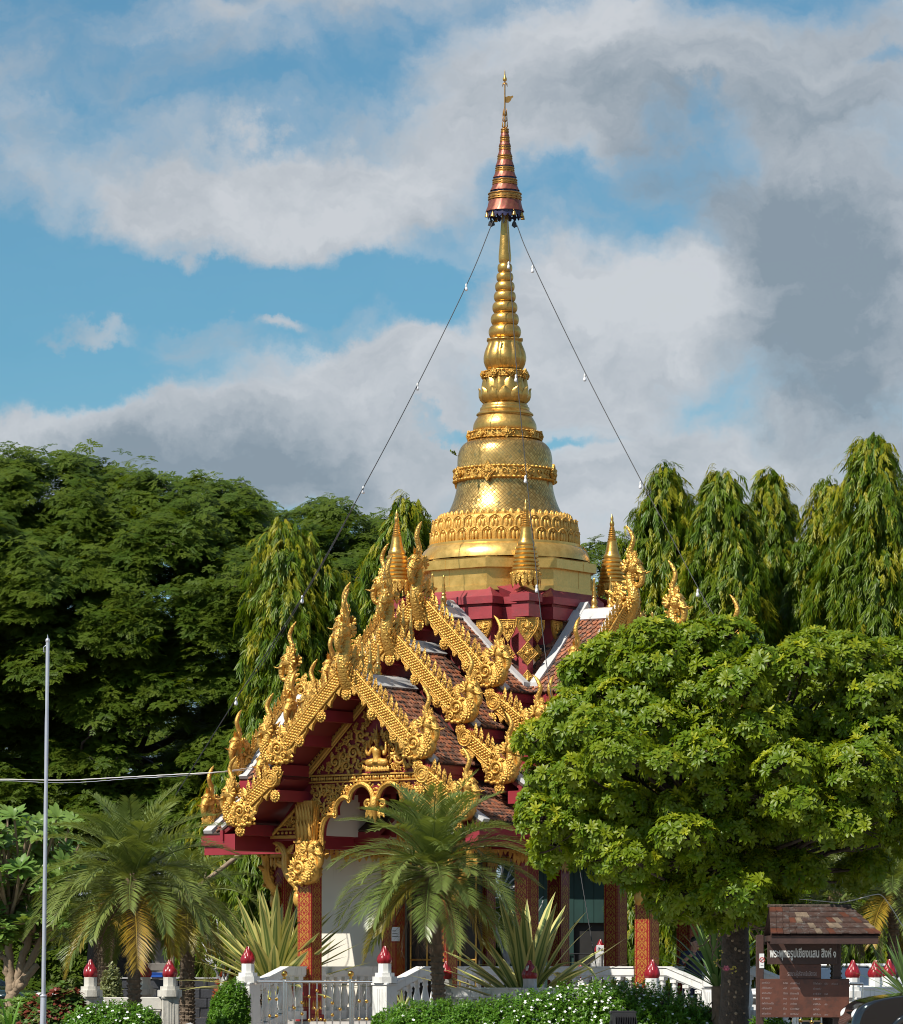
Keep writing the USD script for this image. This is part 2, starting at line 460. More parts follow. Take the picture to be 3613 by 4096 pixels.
def leaf(name, color, color2, trans=0.35, rough=0.38, spec=0.5, stops=None):
    """Leaves: each one between two greens, some light passes through."""
    n = {'g': ('geometry', {}), 'oi': ('object_info', {}),
         'ad': ('math', {'math_type': 'multiply_add', 'value2': 0.6}), 'fr': ('math', {'math_type': 'multiply', 'value2': 0.4}),
         'rp': ('rgb_ramp', {'ramp': stops or [(0.0, color), (0.6, (np.array(color) + np.array(color2)) / 2), (1.0, color2)]}),
         'tr': ('vector_math', {'math_type': 'multiply', 'vector2': (1.5, 1.35, 0.55)}),
         'p': ('principled_bsdf', {'roughness': rough, 'specular_ior_level': spec}),
         't': ('translucent_bsdf', {}), 'm': ('mix_closure', {'fac': trans})}
    k = [('g.random_per_island', 'fr.value1'), ('oi.random', 'ad.value1'), ('fr.value', 'ad.value3'), ('ad.value', 'rp.fac'), ('rp.color', 'p.base_color'), ('rp.color', 'tr.vector1'), ('tr.vector', 't.color'), ('p.BSDF', 'm.closure1'), ('t.BSDF', 'm.closure2')]
    return look(name, n, k, 'm.closure')


L = {}
L['gold'] = gold('gold_paint', (0.64, 0.375, 0.085), 0.38, 0.66, 0.016, 34.0)
L['gold_scale'] = gold('gold_scales', (0.64, 0.375, 0.085), 0.38, 0.66, 0.006, 30.0, cells=0.016, cell_scale=24.0)
L['gold_smooth'] = gold('gold_leaf', (0.64, 0.385, 0.105), 0.34, 0.86, 0.006, 12.0)
L['gold_pale'] = gold('gold_sheet', (0.72, 0.45, 0.125), 0.32, 0.66, 0.003, 6.0, wear=(0.55, 0.25, 0.05))
L['gold_old'] = gold('gold_carving', (0.68, 0.39, 0.085), 0.40, 0.38, 0.010, 30.0)
L['stencil'] = plain('gold_stencil', (0.46, 0.235, 0.045), 0.45, 0.35, 0.15, 9.0)
L['red'] = plain('red_paint', (0.25, 0.022, 0.032), 0.42, var=0.14, scale=2.2, dirt=(0.10, 0.015, 0.018), dirt_at=(0.58, 0.8), bump=0.002, bscale=40)
L['red_column'] = plain('red_lacquer', (0.27, 0.012, 0.014), 0.33, var=0.1, scale=3.0)
L['maroon'] = plain('maroon_plaster', (0.27, 0.035, 0.045), 0.5, var=0.2, scale=2.5, dirt=(0.17, 0.05, 0.055), dirt_at=(0.5, 0.75), bump=0.003)
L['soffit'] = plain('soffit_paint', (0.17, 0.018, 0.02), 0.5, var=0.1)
L['white'] = plain('white_plaster', (0.71, 0.71, 0.69), 0.6, var=0.08, scale=3.5, dirt=(0.30, 0.28, 0.24), dirt_at=(0.53, 0.72), streak=True, bump=0.002)
L['white_old'] = plain('stained_plaster', (0.55, 0.53, 0.48), 0.65, var=0.14, scale=3.5, dirt=(0.20, 0.18, 0.14), dirt_at=(0.50, 0.72), streak=True, bump=0.003)
L['wall'] = plain('wall_paint', (0.72, 0.68, 0.60), 0.6, var=0.08, scale=1.2, dirt=(0.45, 0.41, 0.34), dirt_at=(0.55, 0.75), streak=True)
L['flashing'] = plain('roof_mortar', (0.50, 0.50, 0.50), 0.65, var=0.1, scale=3.0, dirt=(0.16, 0.15, 0.14), dirt_at=(0.58, 0.72), bump=0.004)


def clay():
    """Roof tiles: every tile another tone between soot brown, clay and orange, with moss-dark weathering."""
    n = {'tc': ('texture_coordinate', {}), 'g': ('geometry', {}), 'vo': ('voronoi_texture', {'feature': 'f1', 'scale': 9.5}), 'sp': ('separate_xyz', {}),
         'ad': ('math', {'math_type': 'add'}), 'fr': ('math', {'math_type': 'fraction'}),
         'rp': ('rgb_ramp', {'ramp': [(0.0, (0.065, 0.042, 0.034)), (0.25, (0.13, 0.065, 0.042)), (0.55, (0.25, 0.095, 0.050)), (0.85, (0.40, 0.135, 0.058)), (1.0, (0.34, 0.17, 0.11))]}),
         'n1': ('noise_texture', {'scale': 5.0, 'detail': 8.0, 'roughness': 0.68}), 'mr': ('map_range', {'range_type': 'smoothstep', 'from_min': 0.48, 'from_max': 0.68, 'to_max': 0.75, 'clamp': True}),
         'mx': ('mix_color', {'b': (0.075, 0.055, 0.045)}), 'p': ('principled_bsdf', {'roughness': 0.75}), 'bn': ('noise_texture', {'scale': 55.0, 'detail': 3.0}), 'b': ('bump', {'distance': 0.004})}
    k = [('tc.object', 'vo.vector'), ('vo.color', 'sp.vector'), ('g.random_per_island', 'ad.value1'), ('sp.x', 'ad.value2'), ('ad.value', 'fr.value1'), ('fr.value', 'rp.fac'), ('tc.object', 'n1.vector'), ('n1.fac', 'mr.value'),
         ('mr.result', 'mx.fac'), ('rp.color', 'mx.a'), ('mx.result', 'p.base_color'), ('tc.object', 'bn.vector'), ('bn.fac', 'b.height'), ('b.normal', 'p.normal')]
    return look('clay_tiles', n, k, 'p.BSDF')


L['tile'] = clay()
L['tile_deck'] = plain('tile_bedding', (0.07, 0.045, 0.035), 0.85)
L['lotus'] = plain('red_gloss', (0.26, 0.010, 0.018), 0.30, var=0.2, scale=6.0, dirt=(0.13, 0.01, 0.012), dirt_at=(0.50, 0.72), coat=0.15, bump=0.004, bscale=25)
L['chip'] = plain('bare_chip', (0.6, 0.58, 0.55), 0.7)
L['stone'] = plain('old_post', (0.42, 0.42, 0.42), 0.7, var=0.2, dirt=(0.17, 0.17, 0.16), dirt_at=(0.5, 0.7), bump=0.004)
L['steel'] = plain('steel', (0.78, 0.76, 0.74), 0.28, 1.0, var=0.05)
L['brass'] = plain('brass', (0.85, 0.52, 0.13), 0.15, 1.0, var=0.05)
L['pole'] = plain('galvanised', (0.55, 0.56, 0.62), 0.38, 0.55, var=0.12, scale=3.0, dirt=(0.26, 0.17, 0.11), dirt_at=(0.60, 0.75), streak=True)
L['black_cable'] = plain('black_cable', (0.018, 0.018, 0.02), 0.5)
L['white_cable'] = plain('white_cable', (0.72, 0.70, 0.66), 0.5)
L['bulb'] = plain('bulb_glass', (0.80, 0.80, 0.84), 0.2, var=0.02)
L['bulb_cap'] = plain('bulb_cap', (0.62, 0.62, 0.62), 0.4)
L['umbrella'] = plain('rusty_gilt', (0.26, 0.10, 0.06), 0.42, 0.6, var=0.4, scale=14.0, dirt=(0.28, 0.06, 0.055), dirt_at=(0.42, 0.62))
L['umbrella_gold'] = plain('aged_gilt', (0.46, 0.235, 0.065), 0.36, 0.8, var=0.3, scale=14.0)
L['umbrella_net'] = plain('dark_lace', (0.028, 0.03, 0.085), 0.5, var=0.3)
L['bark'] = plain('bark_dark', (0.06, 0.043, 0.032), 0.85, var=0.4, scale=7.0, bump=0.05, bscale=14, dirt=(0.16, 0.13, 0.10), dirt_at=(0.6, 0.72))
L['bark_pale'] = plain('bark_pale', (0.26, 0.19, 0.125), 0.8, var=0.3, scale=5.0, bump=0.012, bscale=20)
L['bark_palm'] = plain('bark_palm', (0.155, 0.115, 0.08), 0.85, var=0.4, scale=9.0, bump=0.02, bscale=20)
L['wood'] = plain('dark_timber', (0.05, 0.023, 0.017), 0.55, var=0.35, scale=5.0, bump=0.003, bscale=30, dirt=(0.035, 0.018, 0.014), dirt_at=(0.5, 0.7))
L['wood_red'] = plain('worn_board', (0.10, 0.034, 0.020), 0.5, var=0.35, scale=4.0, bump=0.003, dirt=(0.06, 0.026, 0.018), dirt_at=(0.48, 0.68))
L['shingle'] = plain('shingle_wood', (0.12, 0.058, 0.042), 0.8, var=0.25, scale=6.0, island=0.6, dirt=(0.10, 0.09, 0.085), dirt_at=(0.5, 0.65), bump=0.004)
L['letter'] = plain('white_letters', (0.66, 0.66, 0.64), 0.55, var=0.1)
L['letter_faint'] = plain('faded_letters', (0.34, 0.27, 0.26), 0.6, var=0.25, scale=25.0)
L['sign_white'] = plain('sticker_white', (0.72, 0.72, 0.72), 0.4)
L['sign_red'] = plain('sticker_red', (0.45, 0.03, 0.03), 0.4)
L['ink'] = plain('ink', (0.02, 0.02, 0.025), 0.5)
L['paper'] = plain('paper', (0.70, 0.71, 0.74), 0.7)
L['car_black'] = plain('black_lacquer', (0.006, 0.006, 0.007), 0.05, var=0.02, coat=1.0)
L['rubber'] = plain('rubber', (0.014, 0.014, 0.015), 0.7)
L['glass_dark'] = plain('dark_glass', (0.02, 0.026, 0.032), 0.04, coat=1.0)
L['glass_blue'] = plain('car_glass', (0.05, 0.08, 0.13), 0.05, coat=1.0)
L['van_white'] = plain('white_lacquer', (0.70, 0.72, 0.74), 0.15, var=0.03, coat=0.8)
L['car_teal'] = plain('teal_lacquer', (0.008, 0.028, 0.036), 0.12, var=0.05, coat=0.8)
L['plastic_black'] = plain('black_plastic', (0.022, 0.022, 0.025), 0.45, var=0.2)
L['soil'] = plain('soil', (0.12, 0.085, 0.06), 0.9, var=0.35, scale=0.8, bump=0.04, bscale=6, dirt=(0.06, 0.05, 0.03), dirt_at=(0.5, 0.7))
L['paving'] = plain('paving', (0.32, 0.30, 0.28), 0.8, var=0.15, scale=0.6, bump=0.004)
L['step'] = plain('step_tile', (0.42, 0.40, 0.38), 0.5, var=0.1)
L['dark_block'] = plain('dark_blockwork', (0.035, 0.037, 0.045), 0.6, var=0.5, scale=3.0, bump=0.006)
L['rust_iron'] = plain('rusty_roof', (0.30, 0.11, 0.075), 0.6, 0.1, var=0.3, scale=2.0, dirt=(0.45, 0.40, 0.37), dirt_at=(0.55, 0.7), streak=True)
L['green_wall'] = plain('green_boards', (0.012, 0.045, 0.038), 0.6, var=0.25, scale=1.5, streak=True, dirt=(0.015, 0.05, 0.045), dirt_at=(0.5, 0.7))
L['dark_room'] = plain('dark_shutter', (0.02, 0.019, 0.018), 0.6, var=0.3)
L['old_wall'] = plain('old_wall', (0.20, 0.18, 0.16), 0.8, var=0.25, dirt=(0.09, 0.08, 0.07))
L['blue_plastic'] = plain('blue_crate', (0.02, 0.09, 0.42), 0.4)
L['skin'] = plain('skin', (0.42, 0.23, 0.16), 0.5, var=0.08)
L['hair'] = plain('hair', (0.012, 0.010, 0.009), 0.45)
L['navy'] = plain('navy_cloth', (0.012, 0.016, 0.045), 0.8, var=0.3, scale=8)
L['petal_pink'] = plain('petal_pink', (0.62, 0.16, 0.22), 0.5, var=0.25, scale=20)
L['bud_yellow'] = plain('bud_yellow', (0.42, 0.34, 0.06), 0.5, var=0.25, scale=20)
L['flower_white'] = plain('petal_white', (0.82, 0.82, 0.84), 0.6, var=0.03)
L['dead_leaf'] = plain('dead_frond', (0.15, 0.095, 0.062), 0.8, var=0.4, scale=7)
L['husk'] = plain('palm_husk', (0.17, 0.11, 0.07), 0.85, var=0.4, scale=12)

L['rain'] = leaf('rain_tree_leaf', (0.056, 0.104, 0.009), (0.145, 0.185, 0.016), 0.40, 0.5, spec=0.25)
L['mast'] = leaf('mast_tree_leaf', (0.075, 0.15, 0.008), (0.25, 0.30, 0.014), 0.38, 0.38, spec=0.35)
L['mast_new'] = leaf('mast_tree_new_leaf', (0.28, 0.31, 0.015), (0.42, 0.35, 0.025), 0.42, 0.36, spec=0.35)
L['cannon'] = leaf('round_tree_leaf', (0.105, 0.185, 0.010), (0.31, 0.345, 0.018), 0.37, 0.40, spec=0.3)
L['cannon_new'] = leaf('round_tree_new_leaf', (0.33, 0.38, 0.02), (0.44, 0.44, 0.04), 0.40, 0.40, spec=0.3)
L['palm'] = leaf('palm_leaflet', (0.13, 0.185, 0.045), (0.26, 0.30, 0.085), 0.28, 0.28, spec=0.5)
L['palm_old'] = leaf('palm_yellowing', (0.22, 0.20, 0.025), (0.45, 0.24, 0.025), 0.3, 0.38)
L['plumeria'] = leaf('plumeria_leaf', (0.13, 0.24, 0.05), (0.28, 0.36, 0.10), 0.32, 0.36, spec=0.35)
L['hedge'] = leaf('hedge_leaf', (0.07, 0.185, 0.014), (0.18, 0.31, 0.03), 0.32, 0.36, spec=0.35)
L['croton'] = leaf('croton_leaf', 0, 0, 0.25, 0.4, stops=[(0.0, (0.05, 0.10, 0.02)), (0.38, (0.10, 0.17, 0.035)), (0.46, (0.16, 0.035, 0.025)), (0.62, (0.20, 0.05, 0.03)), (0.70, (0.30, 0.32, 0.14)), (1.0, (0.34, 0.36, 0.18))])
L['pale_shrub'] = leaf('pale_shrub_leaf', (0.20, 0.24, 0.10), (0.34, 0.34, 0.17), 0.3, 0.4)
L['red_shrub'] = leaf('red_shrub_leaf', (0.28, 0.05, 0.02), (0.36, 0.12, 0.04), 0.3, 0.4)
L['yucca'] = leaf('yucca_leaf', (0.09, 0.17, 0.045), (0.19, 0.28, 0.08), 0.2, 0.38)
L['stem'] = plain('green_stem', (0.12, 0.13, 0.05), 0.6, var=0.2)


def striped_leaf():
    """Sword leaf with cream edges and grey-green stripes down its middle; st.x runs across the leaf."""
    n = {'uv': ('uvmap', {'attribute': 'st'}), 'sp': ('separate_xyz', {}), 'g': ('geometry', {}),
         'no': ('noise_texture', {'scale': 3.0, 'detail': 3.0}), 'mp': ('mapping', {'mapping_type': 'point', 'scale': (5.0, 0.25, 1)}),
         'ad': ('math', {'math_type': 'multiply_add', 'value2': 0.16, 'value3': -0.08}), 'sm': ('math', {'math_type': 'add'}),
         'rp': ('rgb_ramp', {'ramp': [(0.0, (0.42, 0.40, 0.13)), (0.24, (0.46, 0.42, 0.15)), (0.30, (0.10, 0.15, 0.035)), (0.42, (0.13, 0.17, 0.05)), (0.47, (0.28, 0.30, 0.10)),
                                      (0.53, (0.09, 0.13, 0.035)), (0.70, (0.12, 0.17, 0.05)), (0.76, (0.45, 0.41, 0.14)), (1.0, (0.42, 0.38, 0.12))]}),
         'iv': ('map_range', {'to_min': 1.35, 'to_max': 2.0}), 'sc': ('vector_math', {'math_type': 'scale'}),
         'p': ('principled_bsdf', {'roughness': 0.38}), 't': ('translucent_bsdf', {}), 'm': ('mix_closure', {'fac': 0.2})}
    k = [('uv.UV', 'sp.vector'), ('uv.UV', 'mp.vector'), ('mp.vector', 'no.vector'), ('no.fac', 'ad.value1'), ('sp.x', 'sm.value1'), ('ad.value', 'sm.value2'), ('sm.value', 'rp.fac'),
         ('g.random_per_island', 'iv.value'), ('rp.color', 'sc.vector1'), ('iv.result', 'sc.scale'), ('sc.vector', 'p.base_color'), ('sc.vector', 't.color'), ('p.BSDF', 'm.closure1'), ('t.BSDF', 'm.closure2')]
    return look('striped_leaf', n, k, 'm.closure')


def mosaic():
    """Small square gilded glass tiles set on the diagonal: each tilted and toned a little differently, dark joints; st in metres."""
    n = {'uv': ('uvmap', {'attribute': 'st'}), 'mp': ('mapping', {'mapping_type': 'point', 'rotation': (0, 0, math.radians(45)), 'scale': (18.0, 18.0, 1.0)}),
         'wn': ('noise_texture', {'scale': 2.5, 'detail': 2.0}), 'ws': ('vector_math', {'math_type': 'multiply', 'vector2': (0.9, 0.9, 0)}), 'wa': ('vector_math', {'math_type': 'add'}),
         'fl': ('vector_math', {'math_type': 'floor'}), 'wh': ('white_noise_texture', {'dimensions': '3D'}), 'frc': ('vector_math', {'math_type': 'fraction'}),
         'sp': ('separate_xyz', {}), 'ax': ('math', {'math_type': 'pingpong', 'value2': 0.5}), 'ay': ('math', {'math_type': 'pingpong', 'value2': 0.5}),
         'mi': ('math', {'math_type': 'minimum'}), 'jo': ('map_range', {'range_type': 'smoothstep', 'from_min': 0.02, 'from_max': 0.09, 'clamp': True}),
         'rp': ('rgb_ramp', {'ramp': [(0.0, (0.44, 0.27, 0.08)), (0.5, (0.66, 0.41, 0.13)), (0.92, (0.74, 0.48, 0.16)), (1.0, (0.30, 0.26, 0.12))]}),
         'jx': ('mix_color', {'a': (0.17, 0.105, 0.035)}),
         'n2': ('noise_texture', {'scale': 3.0, 'detail': 7.0, 'roughness': 0.7}), 'wr': ('map_range', {'range_type': 'smoothstep', 'from_min': 0.60, 'from_max': 0.74, 'to_max': 0.55, 'clamp': True}),
         'wx': ('mix_color', {'b': (0.19, 0.17, 0.09)}),
         'g': ('geometry', {}), 'ts': ('vector_math', {'math_type': 'subtract', 'vector2': (0.5, 0.5, 0.5)}), 'tk': ('vector_math', {'math_type': 'scale', 'scale': 0.075}),
         'ta': ('vector_math', {'math_type': 'add'}), 'tn': ('vector_math', {'math_type': 'normalize'}),
         'b': ('bump', {'strength': 1.0, 'distance': 0.004}), 'p': ('principled_bsdf', {'metallic': 0.86, 'roughness': 0.31})}
    k = [('uv.UV', 'mp.vector'), ('uv.UV', 'wn.vector'), ('wn.color', 'ws.vector1'), ('mp.vector', 'wa.vector1'), ('ws.vector', 'wa.vector2'), ('wa.vector', 'fl.vector1'), ('fl.vector', 'wh.vector'), ('wa.vector', 'frc.vector1'), ('frc.vector', 'sp.vector'),
         ('sp.x', 'ax.value1'), ('sp.y', 'ay.value1'), ('ax.value', 'mi.value1'), ('ay.value', 'mi.value2'), ('mi.value', 'jo.value'), ('wh.value', 'rp.fac'),
         ('jo.result', 'jx.fac'), ('rp.color', 'jx.b'), ('uv.UV', 'n2.vector'), ('n2.fac', 'wr.value'), ('wr.result', 'wx.fac'), ('jx.result', 'wx.a'), ('wx.result', 'p.base_color'),
         ('wh.color', 'ts.vector1'), ('ts.vector', 'tk.vector1'), ('g.normal', 'ta.vector1'), ('tk.vector', 'ta.vector2'), ('ta.vector', 'tn.vector1'), ('jo.result', 'b.height'), ('tn.vector', 'b.normal'), ('b.normal', 'p.normal')]
    return look('gold_mosaic', n, k, 'p.BSDF')


L['striped'] = striped_leaf()
L['mosaic'] = mosaic()
# ---------------------------------------------------------------- ornaments (s outwards, t sideways, z up)
rng = np.random.default_rng(7)


def flame_mb(b, w, h, lean=0.0, thick=0.04, lobes=3, at=(0, 0, 0), R=None, notch=0.30):
    """A flame-shaped leaf standing on its base, with a lobed outline and a raised midrib."""
    n = 3 * lobes + 2
    t = np.linspace(0, 1, n)
    env = w / 2 * np.sin(np.clip(t * 0.86 + 0.14, 0, 1) * np.pi) ** 0.75
    wob = 1 - notch * (np.arange(n) % 3 == 2)
    hw = env * wob
    hw[-1] = 0.0
    cx = lean * t ** 2 + 0.06 * w * np.sin(t * 5)
    z = h * t
    q = Build()
    q.ridge(np.stack([cx - hw, z], 1), np.stack([cx + hw, z], 1), np.stack([cx, z], 1), thick / 2 * (1 - t * 0.8))
    v = np.vstack(q.v)
    if R is not None:
        v = v @ np.asarray(R).T
    b.add(v + np.asarray(at), np.vstack(q.f))


def curl(b, c, r0, turns, rad, start=0.0, sgn=1, t=0.0, n=18, flat=1.0, sides=6, R=None):
    """A spiral scroll in the (s, z) plane round c."""
    a = np.linspace(0, turns * 2 * np.pi, n)
    r = r0 * (1 - 0.86 * a / a[-1])
    P = np.stack([c[0] + r * np.cos(start + sgn * a), np.full(n, t), c[1] + r * np.sin(start + sgn * a)], 1)
    b.tube(P, np.linspace(rad, rad * 0.55, n), sides, flat)
    return P


def st(points, t=0.0):
    p = np.asarray(points, float)
    return np.stack([p[:, 0], np.full(len(p), t), p[:, 1]], 1)


def head_mb(b, o, k=1.0):
    """The elephant-trunked head of the temple's guardian serpent, looking along +s; o is the middle of its skull."""
    ox, oz = o
    f = lambda p: np.array([[ox + k * a, oz + k * c] for a, c in p])
    b.blob((ox, 0, oz), (0.105 * k, 0.082 * k, 0.095 * k), 2)
    b.blob((ox + 0.035 * k, 0, oz + 0.055 * k), (0.07 * k, 0.066 * k, 0.06 * k), 1)
    b.tube(curve(st(f([(0.04, 0.0), (0.10, -0.05), (0.125, -0.13), (0.12, -0.20), (0.085, -0.245), (0.045, -0.24), (0.04, -0.20)])), 16), [0.07 * k, 0.056 * k, 0.046 * k, 0.038 * k, 0.032 * k, 0.026 * k, 0.018 * k], 8)
    b.tube(curve(st(f([(0.0, -0.06), (0.04, -0.12), (0.055, -0.17)])), 6), [0.045 * k, 0.03 * k, 0.016 * k], 7)
    for s in (-1, 1):
        b.tube(curve(st(f([(0.085, -0.06), (0.15, -0.085), (0.225, -0.065)]), s * 0.05 * k), 7), [0.020 * k, 0.014 * k, 0.004 * k], 6)
        b.blob((ox + 0.055 * k, s * 0.068 * k, oz + 0.02 * k), 0.022 * k, 1)
        b.tube(curve(st(f([(0.015, 0.055), (0.06, 0.062), (0.10, 0.035)]), s * 0.06 * k), 6), 0.011 * k, 5)
        for j in range(5):                                      # pleated ear
            a = math.radians(70 + 42 * j)
            P = st(f([(-0.055 + 0.012 * math.cos(a), 0.012 * math.sin(a)), (-0.075 + 0.085 * math.cos(a), 0.01 + 0.085 * math.sin(a))]), s * 0.078 * k)
            b.tube(curve(P, 3), [0.014 * k, 0.024 * k], 6, 0.7)


def horn_mb(b, o, k=1.0, back=-1.0, h=0.56):
    """Leaf collar and the tall waving horn above a head; o is where it leaves the skull."""
    ox, oz = o
    P = [(0, 0), (0.030 * back, 0.14 * h / 0.5), (-0.035 * back, 0.29 * h / 0.5), (0.03 * back, 0.42 * h / 0.5), (0.115 * back, 0.50 * h / 0.5)]
    b.tube(curve(st([(ox + k * a, oz + k * c) for a, c in P]), 16), [0.055 * k, 0.046 * k, 0.042 * k, 0.034 * k, 0.009 * k], 8)
    for j, (a, z, w, hh) in enumerate([(-0.045, 0.0, 0.075, 0.15), (0.05, 0.0, 0.07, 0.14), (-0.03, 0.09, 0.06, 0.14), (0.035, 0.07, 0.055, 0.12)]):
        for s in (-1, 1):
            flame_mb(b, w * k, hh * k, lean=0.05 * k * np.sign(a), thick=0.03, at=(ox + a * k, s * 0.028 * k, oz + z * k))
    for s in (-1, 1):
        flame_mb(b, 0.09 * k, 0.14 * k, thick=0.03, at=(ox, s * 0.055 * k, oz - 0.02 * k))


def scale_rows(b, P, rad, size, k0=0.15, side=1.3):
    """Overlapping round scales along both flanks of a neck."""
    T, N, B = frames(P)
    L = np.concatenate([[0], np.cumsum(np.linalg.norm(np.diff(P, axis=0), axis=1))])
    r = np.interp(np.linspace(0, 1, len(P)), np.linspace(0, 1, len(rad)), rad)
    m = int(L[-1] / (size * 0.8))
    for i in range(m):
        s = (i + 0.5) / m * L[-1]
        p = np.array([np.interp(s, L, P[:, q]) for q in range(3)]); rr = np.interp(s, L, r)
        j = min(np.searchsorted(L, s), len(P) - 1)
        tz, out = T[j], np.cross(T[j], [0, 1, 0])
        for sg_ in (-1, 1):
            for w in ((-0.55, 0.0, 0.55) if i % 2 else (-0.28, 0.28, 0.8)):
                q = p + out * rr * w * 0.9 + np.array([0, sg_ * rr * math.sqrt(max(1 - (w * 0.9) ** 2, 0.12)), 0])
                b.blob(q, (size * 0.55, size * 0.32, size * 0.55), 1)
    for i in range(int(L[-1] / (size * 0.9))):                 # belly plates
        s = (i + 0.5) * size * 0.9
        p = np.array([np.interp(s, L, P[:, q]) for q in range(3)]); rr = np.interp(s, L, r)
        j = min(np.searchsorted(L, s), len(P) - 1)
        b.blob(p + np.cross([0, 1, 0], T[j]) * rr * 0.80 * -1, (size * 0.5, rr * 0.62, size * 0.34), 1)


def makara_mb(horn=True):
    """The creature that ends a bargeboard: scrolled body, scaled neck, head, horn. Origin at the lower inner corner."""
    b = Build()
    b.blob((0.30, 0, 0.22), (0.315, 0.070, 0.235), 2)
    b.blob((0.44, 0, 0.20), (0.19, 0.085, 0.20), 2)
    for s in (-1, 1):
        t = s * 0.075
        curl(b, (0.27, 0.26), 0.135, 1.75, 0.034, start=-0.4, sgn=1, t=t, n=22)
        curl(b, (0.14, 0.12), 0.075, 1.4, 0.025, start=2.6, sgn=-1, t=t, n=14)
        curl(b, (0.42, 0.13), 0.085, 1.4, 0.026, start=0.9, sgn=-1, t=t + s * 0.02, n=14)
        curl(b, (0.10, 0.31), 0.065, 1.3, 0.022, start=4.2, sgn=1, t=t * 0.8, n=12)
        for j in range(9):                                     # wavy lip along the underside
            x = 0.05 + 0.062 * j
            b.blob((x, t * 0.75, 0.055 - 0.055 * math.sin((x / 0.6) * math.pi) + 0.02 * (j % 2)), (0.042, 0.032, 0.034), 1)
        for j in range(8):
            a = math.radians(20 + 40 * j)
            flame_mb(b, 0.06, 0.10, thick=0.045, at=(0.27 + 0.16 * math.cos(a), t * 0.85, 0.26 + 0.15 * math.sin(a)), R=Rot.from_euler('y', 90 - math.degrees(a) + 35, degrees=True).as_matrix())
        b.blob((0.30, s * 0.10, 0.27), 0.034, 1)
    for j in range(7):                                         # ragged outline
        a = math.radians(95 + 30 * j)
        flame_mb(b, 0.10, 0.13, thick=0.06, at=(0.27 + 0.22 * math.cos(a), 0, 0.23 + 0.17 * math.sin(a)), R=Rot.from_euler('y', 90 - math.degrees(a) + 25, degrees=True).as_matrix())
    flame_mb(b, 0.22, 0.30, lean=0.08, thick=0.09, lobes=4, at=(0.19, 0, 0.40))
    for s in (-1, 1):
        curl(b, (0.20, 0.50), 0.055, 1.2, 0.02, start=3.5, sgn=-1, t=s * 0.045, n=10)
    neck = curve(st([(0.38, 0.06), (0.55, 0.13), (0.595, 0.28), (0.555, 0.42), (0.535, 0.56)]), 14)
    b.tube(neck, [0.10, 0.115, 0.105, 0.09, 0.08], 10)
    scale_rows(b, neck[:11], [0.10, 0.115, 0.105, 0.09], 0.050)
    for j in range(3):
        flame_mb(b, 0.07, 0.10, lean=-0.03, thick=0.04, at=(0.455 - 0.012 * j, 0, 0.38 + 0.075 * j), R=Rot.from_euler('y', -38, degrees=True).as_matrix())
    head_mb(b, (0.565, 0.60), 1.28)
    if horn:
        horn_mb(b, (0.53, 0.69), 1.0, h=0.58)
    return b


def naga_mb():
    """The serpent that rises from the point of a gable, looking out along +s."""
    b = Build()
    neck = curve(st([(-0.12, -0.42), (-0.02, -0.26), (0.09, -0.06), (0.10, 0.14), (0.03, 0.32), (0.02, 0.48), (0.07, 0.60)]), 20)
    rad = [0.17, 0.155, 0.13, 0.112, 0.095, 0.085, 0.08]
    b.tube(neck, rad, 12)
    scale_rows(b, neck[1:9], rad[:3], 0.062)
    head_mb(b, (0.10, 0.625), 1.5)
    horn_mb(b, (0.05, 0.735), 1.12, h=0.62)
    for j in range(9):
        p = neck[8 + j]
        b.blob(p + [0.10 - 0.002 * j, 0, -0.01], (0.028, 0.055, 0.022), 1)
    for j in range(6):                                         # mane down the back of the neck
        flame_mb(b, 0.085, 0.13, lean=-0.04, thick=0.05, at=(-0.035 - 0.012 * j, 0, 0.50 - 0.10 * j), R=Rot.from_euler('y', -42, degrees=True).as_matrix())
    for s in (-1, 1):                                          # scrolled wing behind
        curl(b, (-0.24, 0.02), 0.14, 1.5, 0.034, start=0.0, sgn=1, t=s * 0.05, n=18)
        curl(b, (-0.12, -0.14), 0.09, 1.3, 0.03, start=2.0, sgn=-1, t=s * 0.09, n=14)
        b.tube(curve(st([(0.0, -0.30), (-0.14, -0.24), (-0.30, -0.13), (-0.42, -0.02)], s * 0.05), 10), [0.055, 0.05, 0.04, 0.015], 7)
        for j in range(4):
            flame_mb(b, 0.10, 0.17, lean=-0.05, thick=0.05, at=(-0.16 - 0.07 * j, s * 0.05, -0.04 + 0.05 * j), R=Rot.from_euler('y', -20 - 8 * j, degrees=True).as_matrix())
    b.blob((-0.10, 0, -0.20), (0.22, 0.10, 0.15), 2)
    flame_mb(b, 0.20, 0.30, lean=-0.06, thick=0.08, lobes=4, at=(-0.25, 0, 0.08))
    return b


def flame_finial_mb(w=0.108, h=0.30):
    """One of the carved flames that stand in a row along a roof edge (in the s, z plane)."""
    b = Build()
    flame_mb(b, w, h, lean=0.012, thick=0.085, lobes=4, notch=0.26)
    for s in (-1, 1):
        for (x, z, r) in ((0.016, 0.075, 0.026), (-0.018, 0.125, 0.022), (0.012, 0.175, 0.017)):
            curl(b, (x, z), r, 1.1, 0.0105, start=1.0, sgn=1 if x > 0 else -1, t=s * 0.036, n=7, sides=5)
    b.box((-w * 0.36, -0.025, -0.03), (w * 0.36, 0.025, 0.03))
    return b


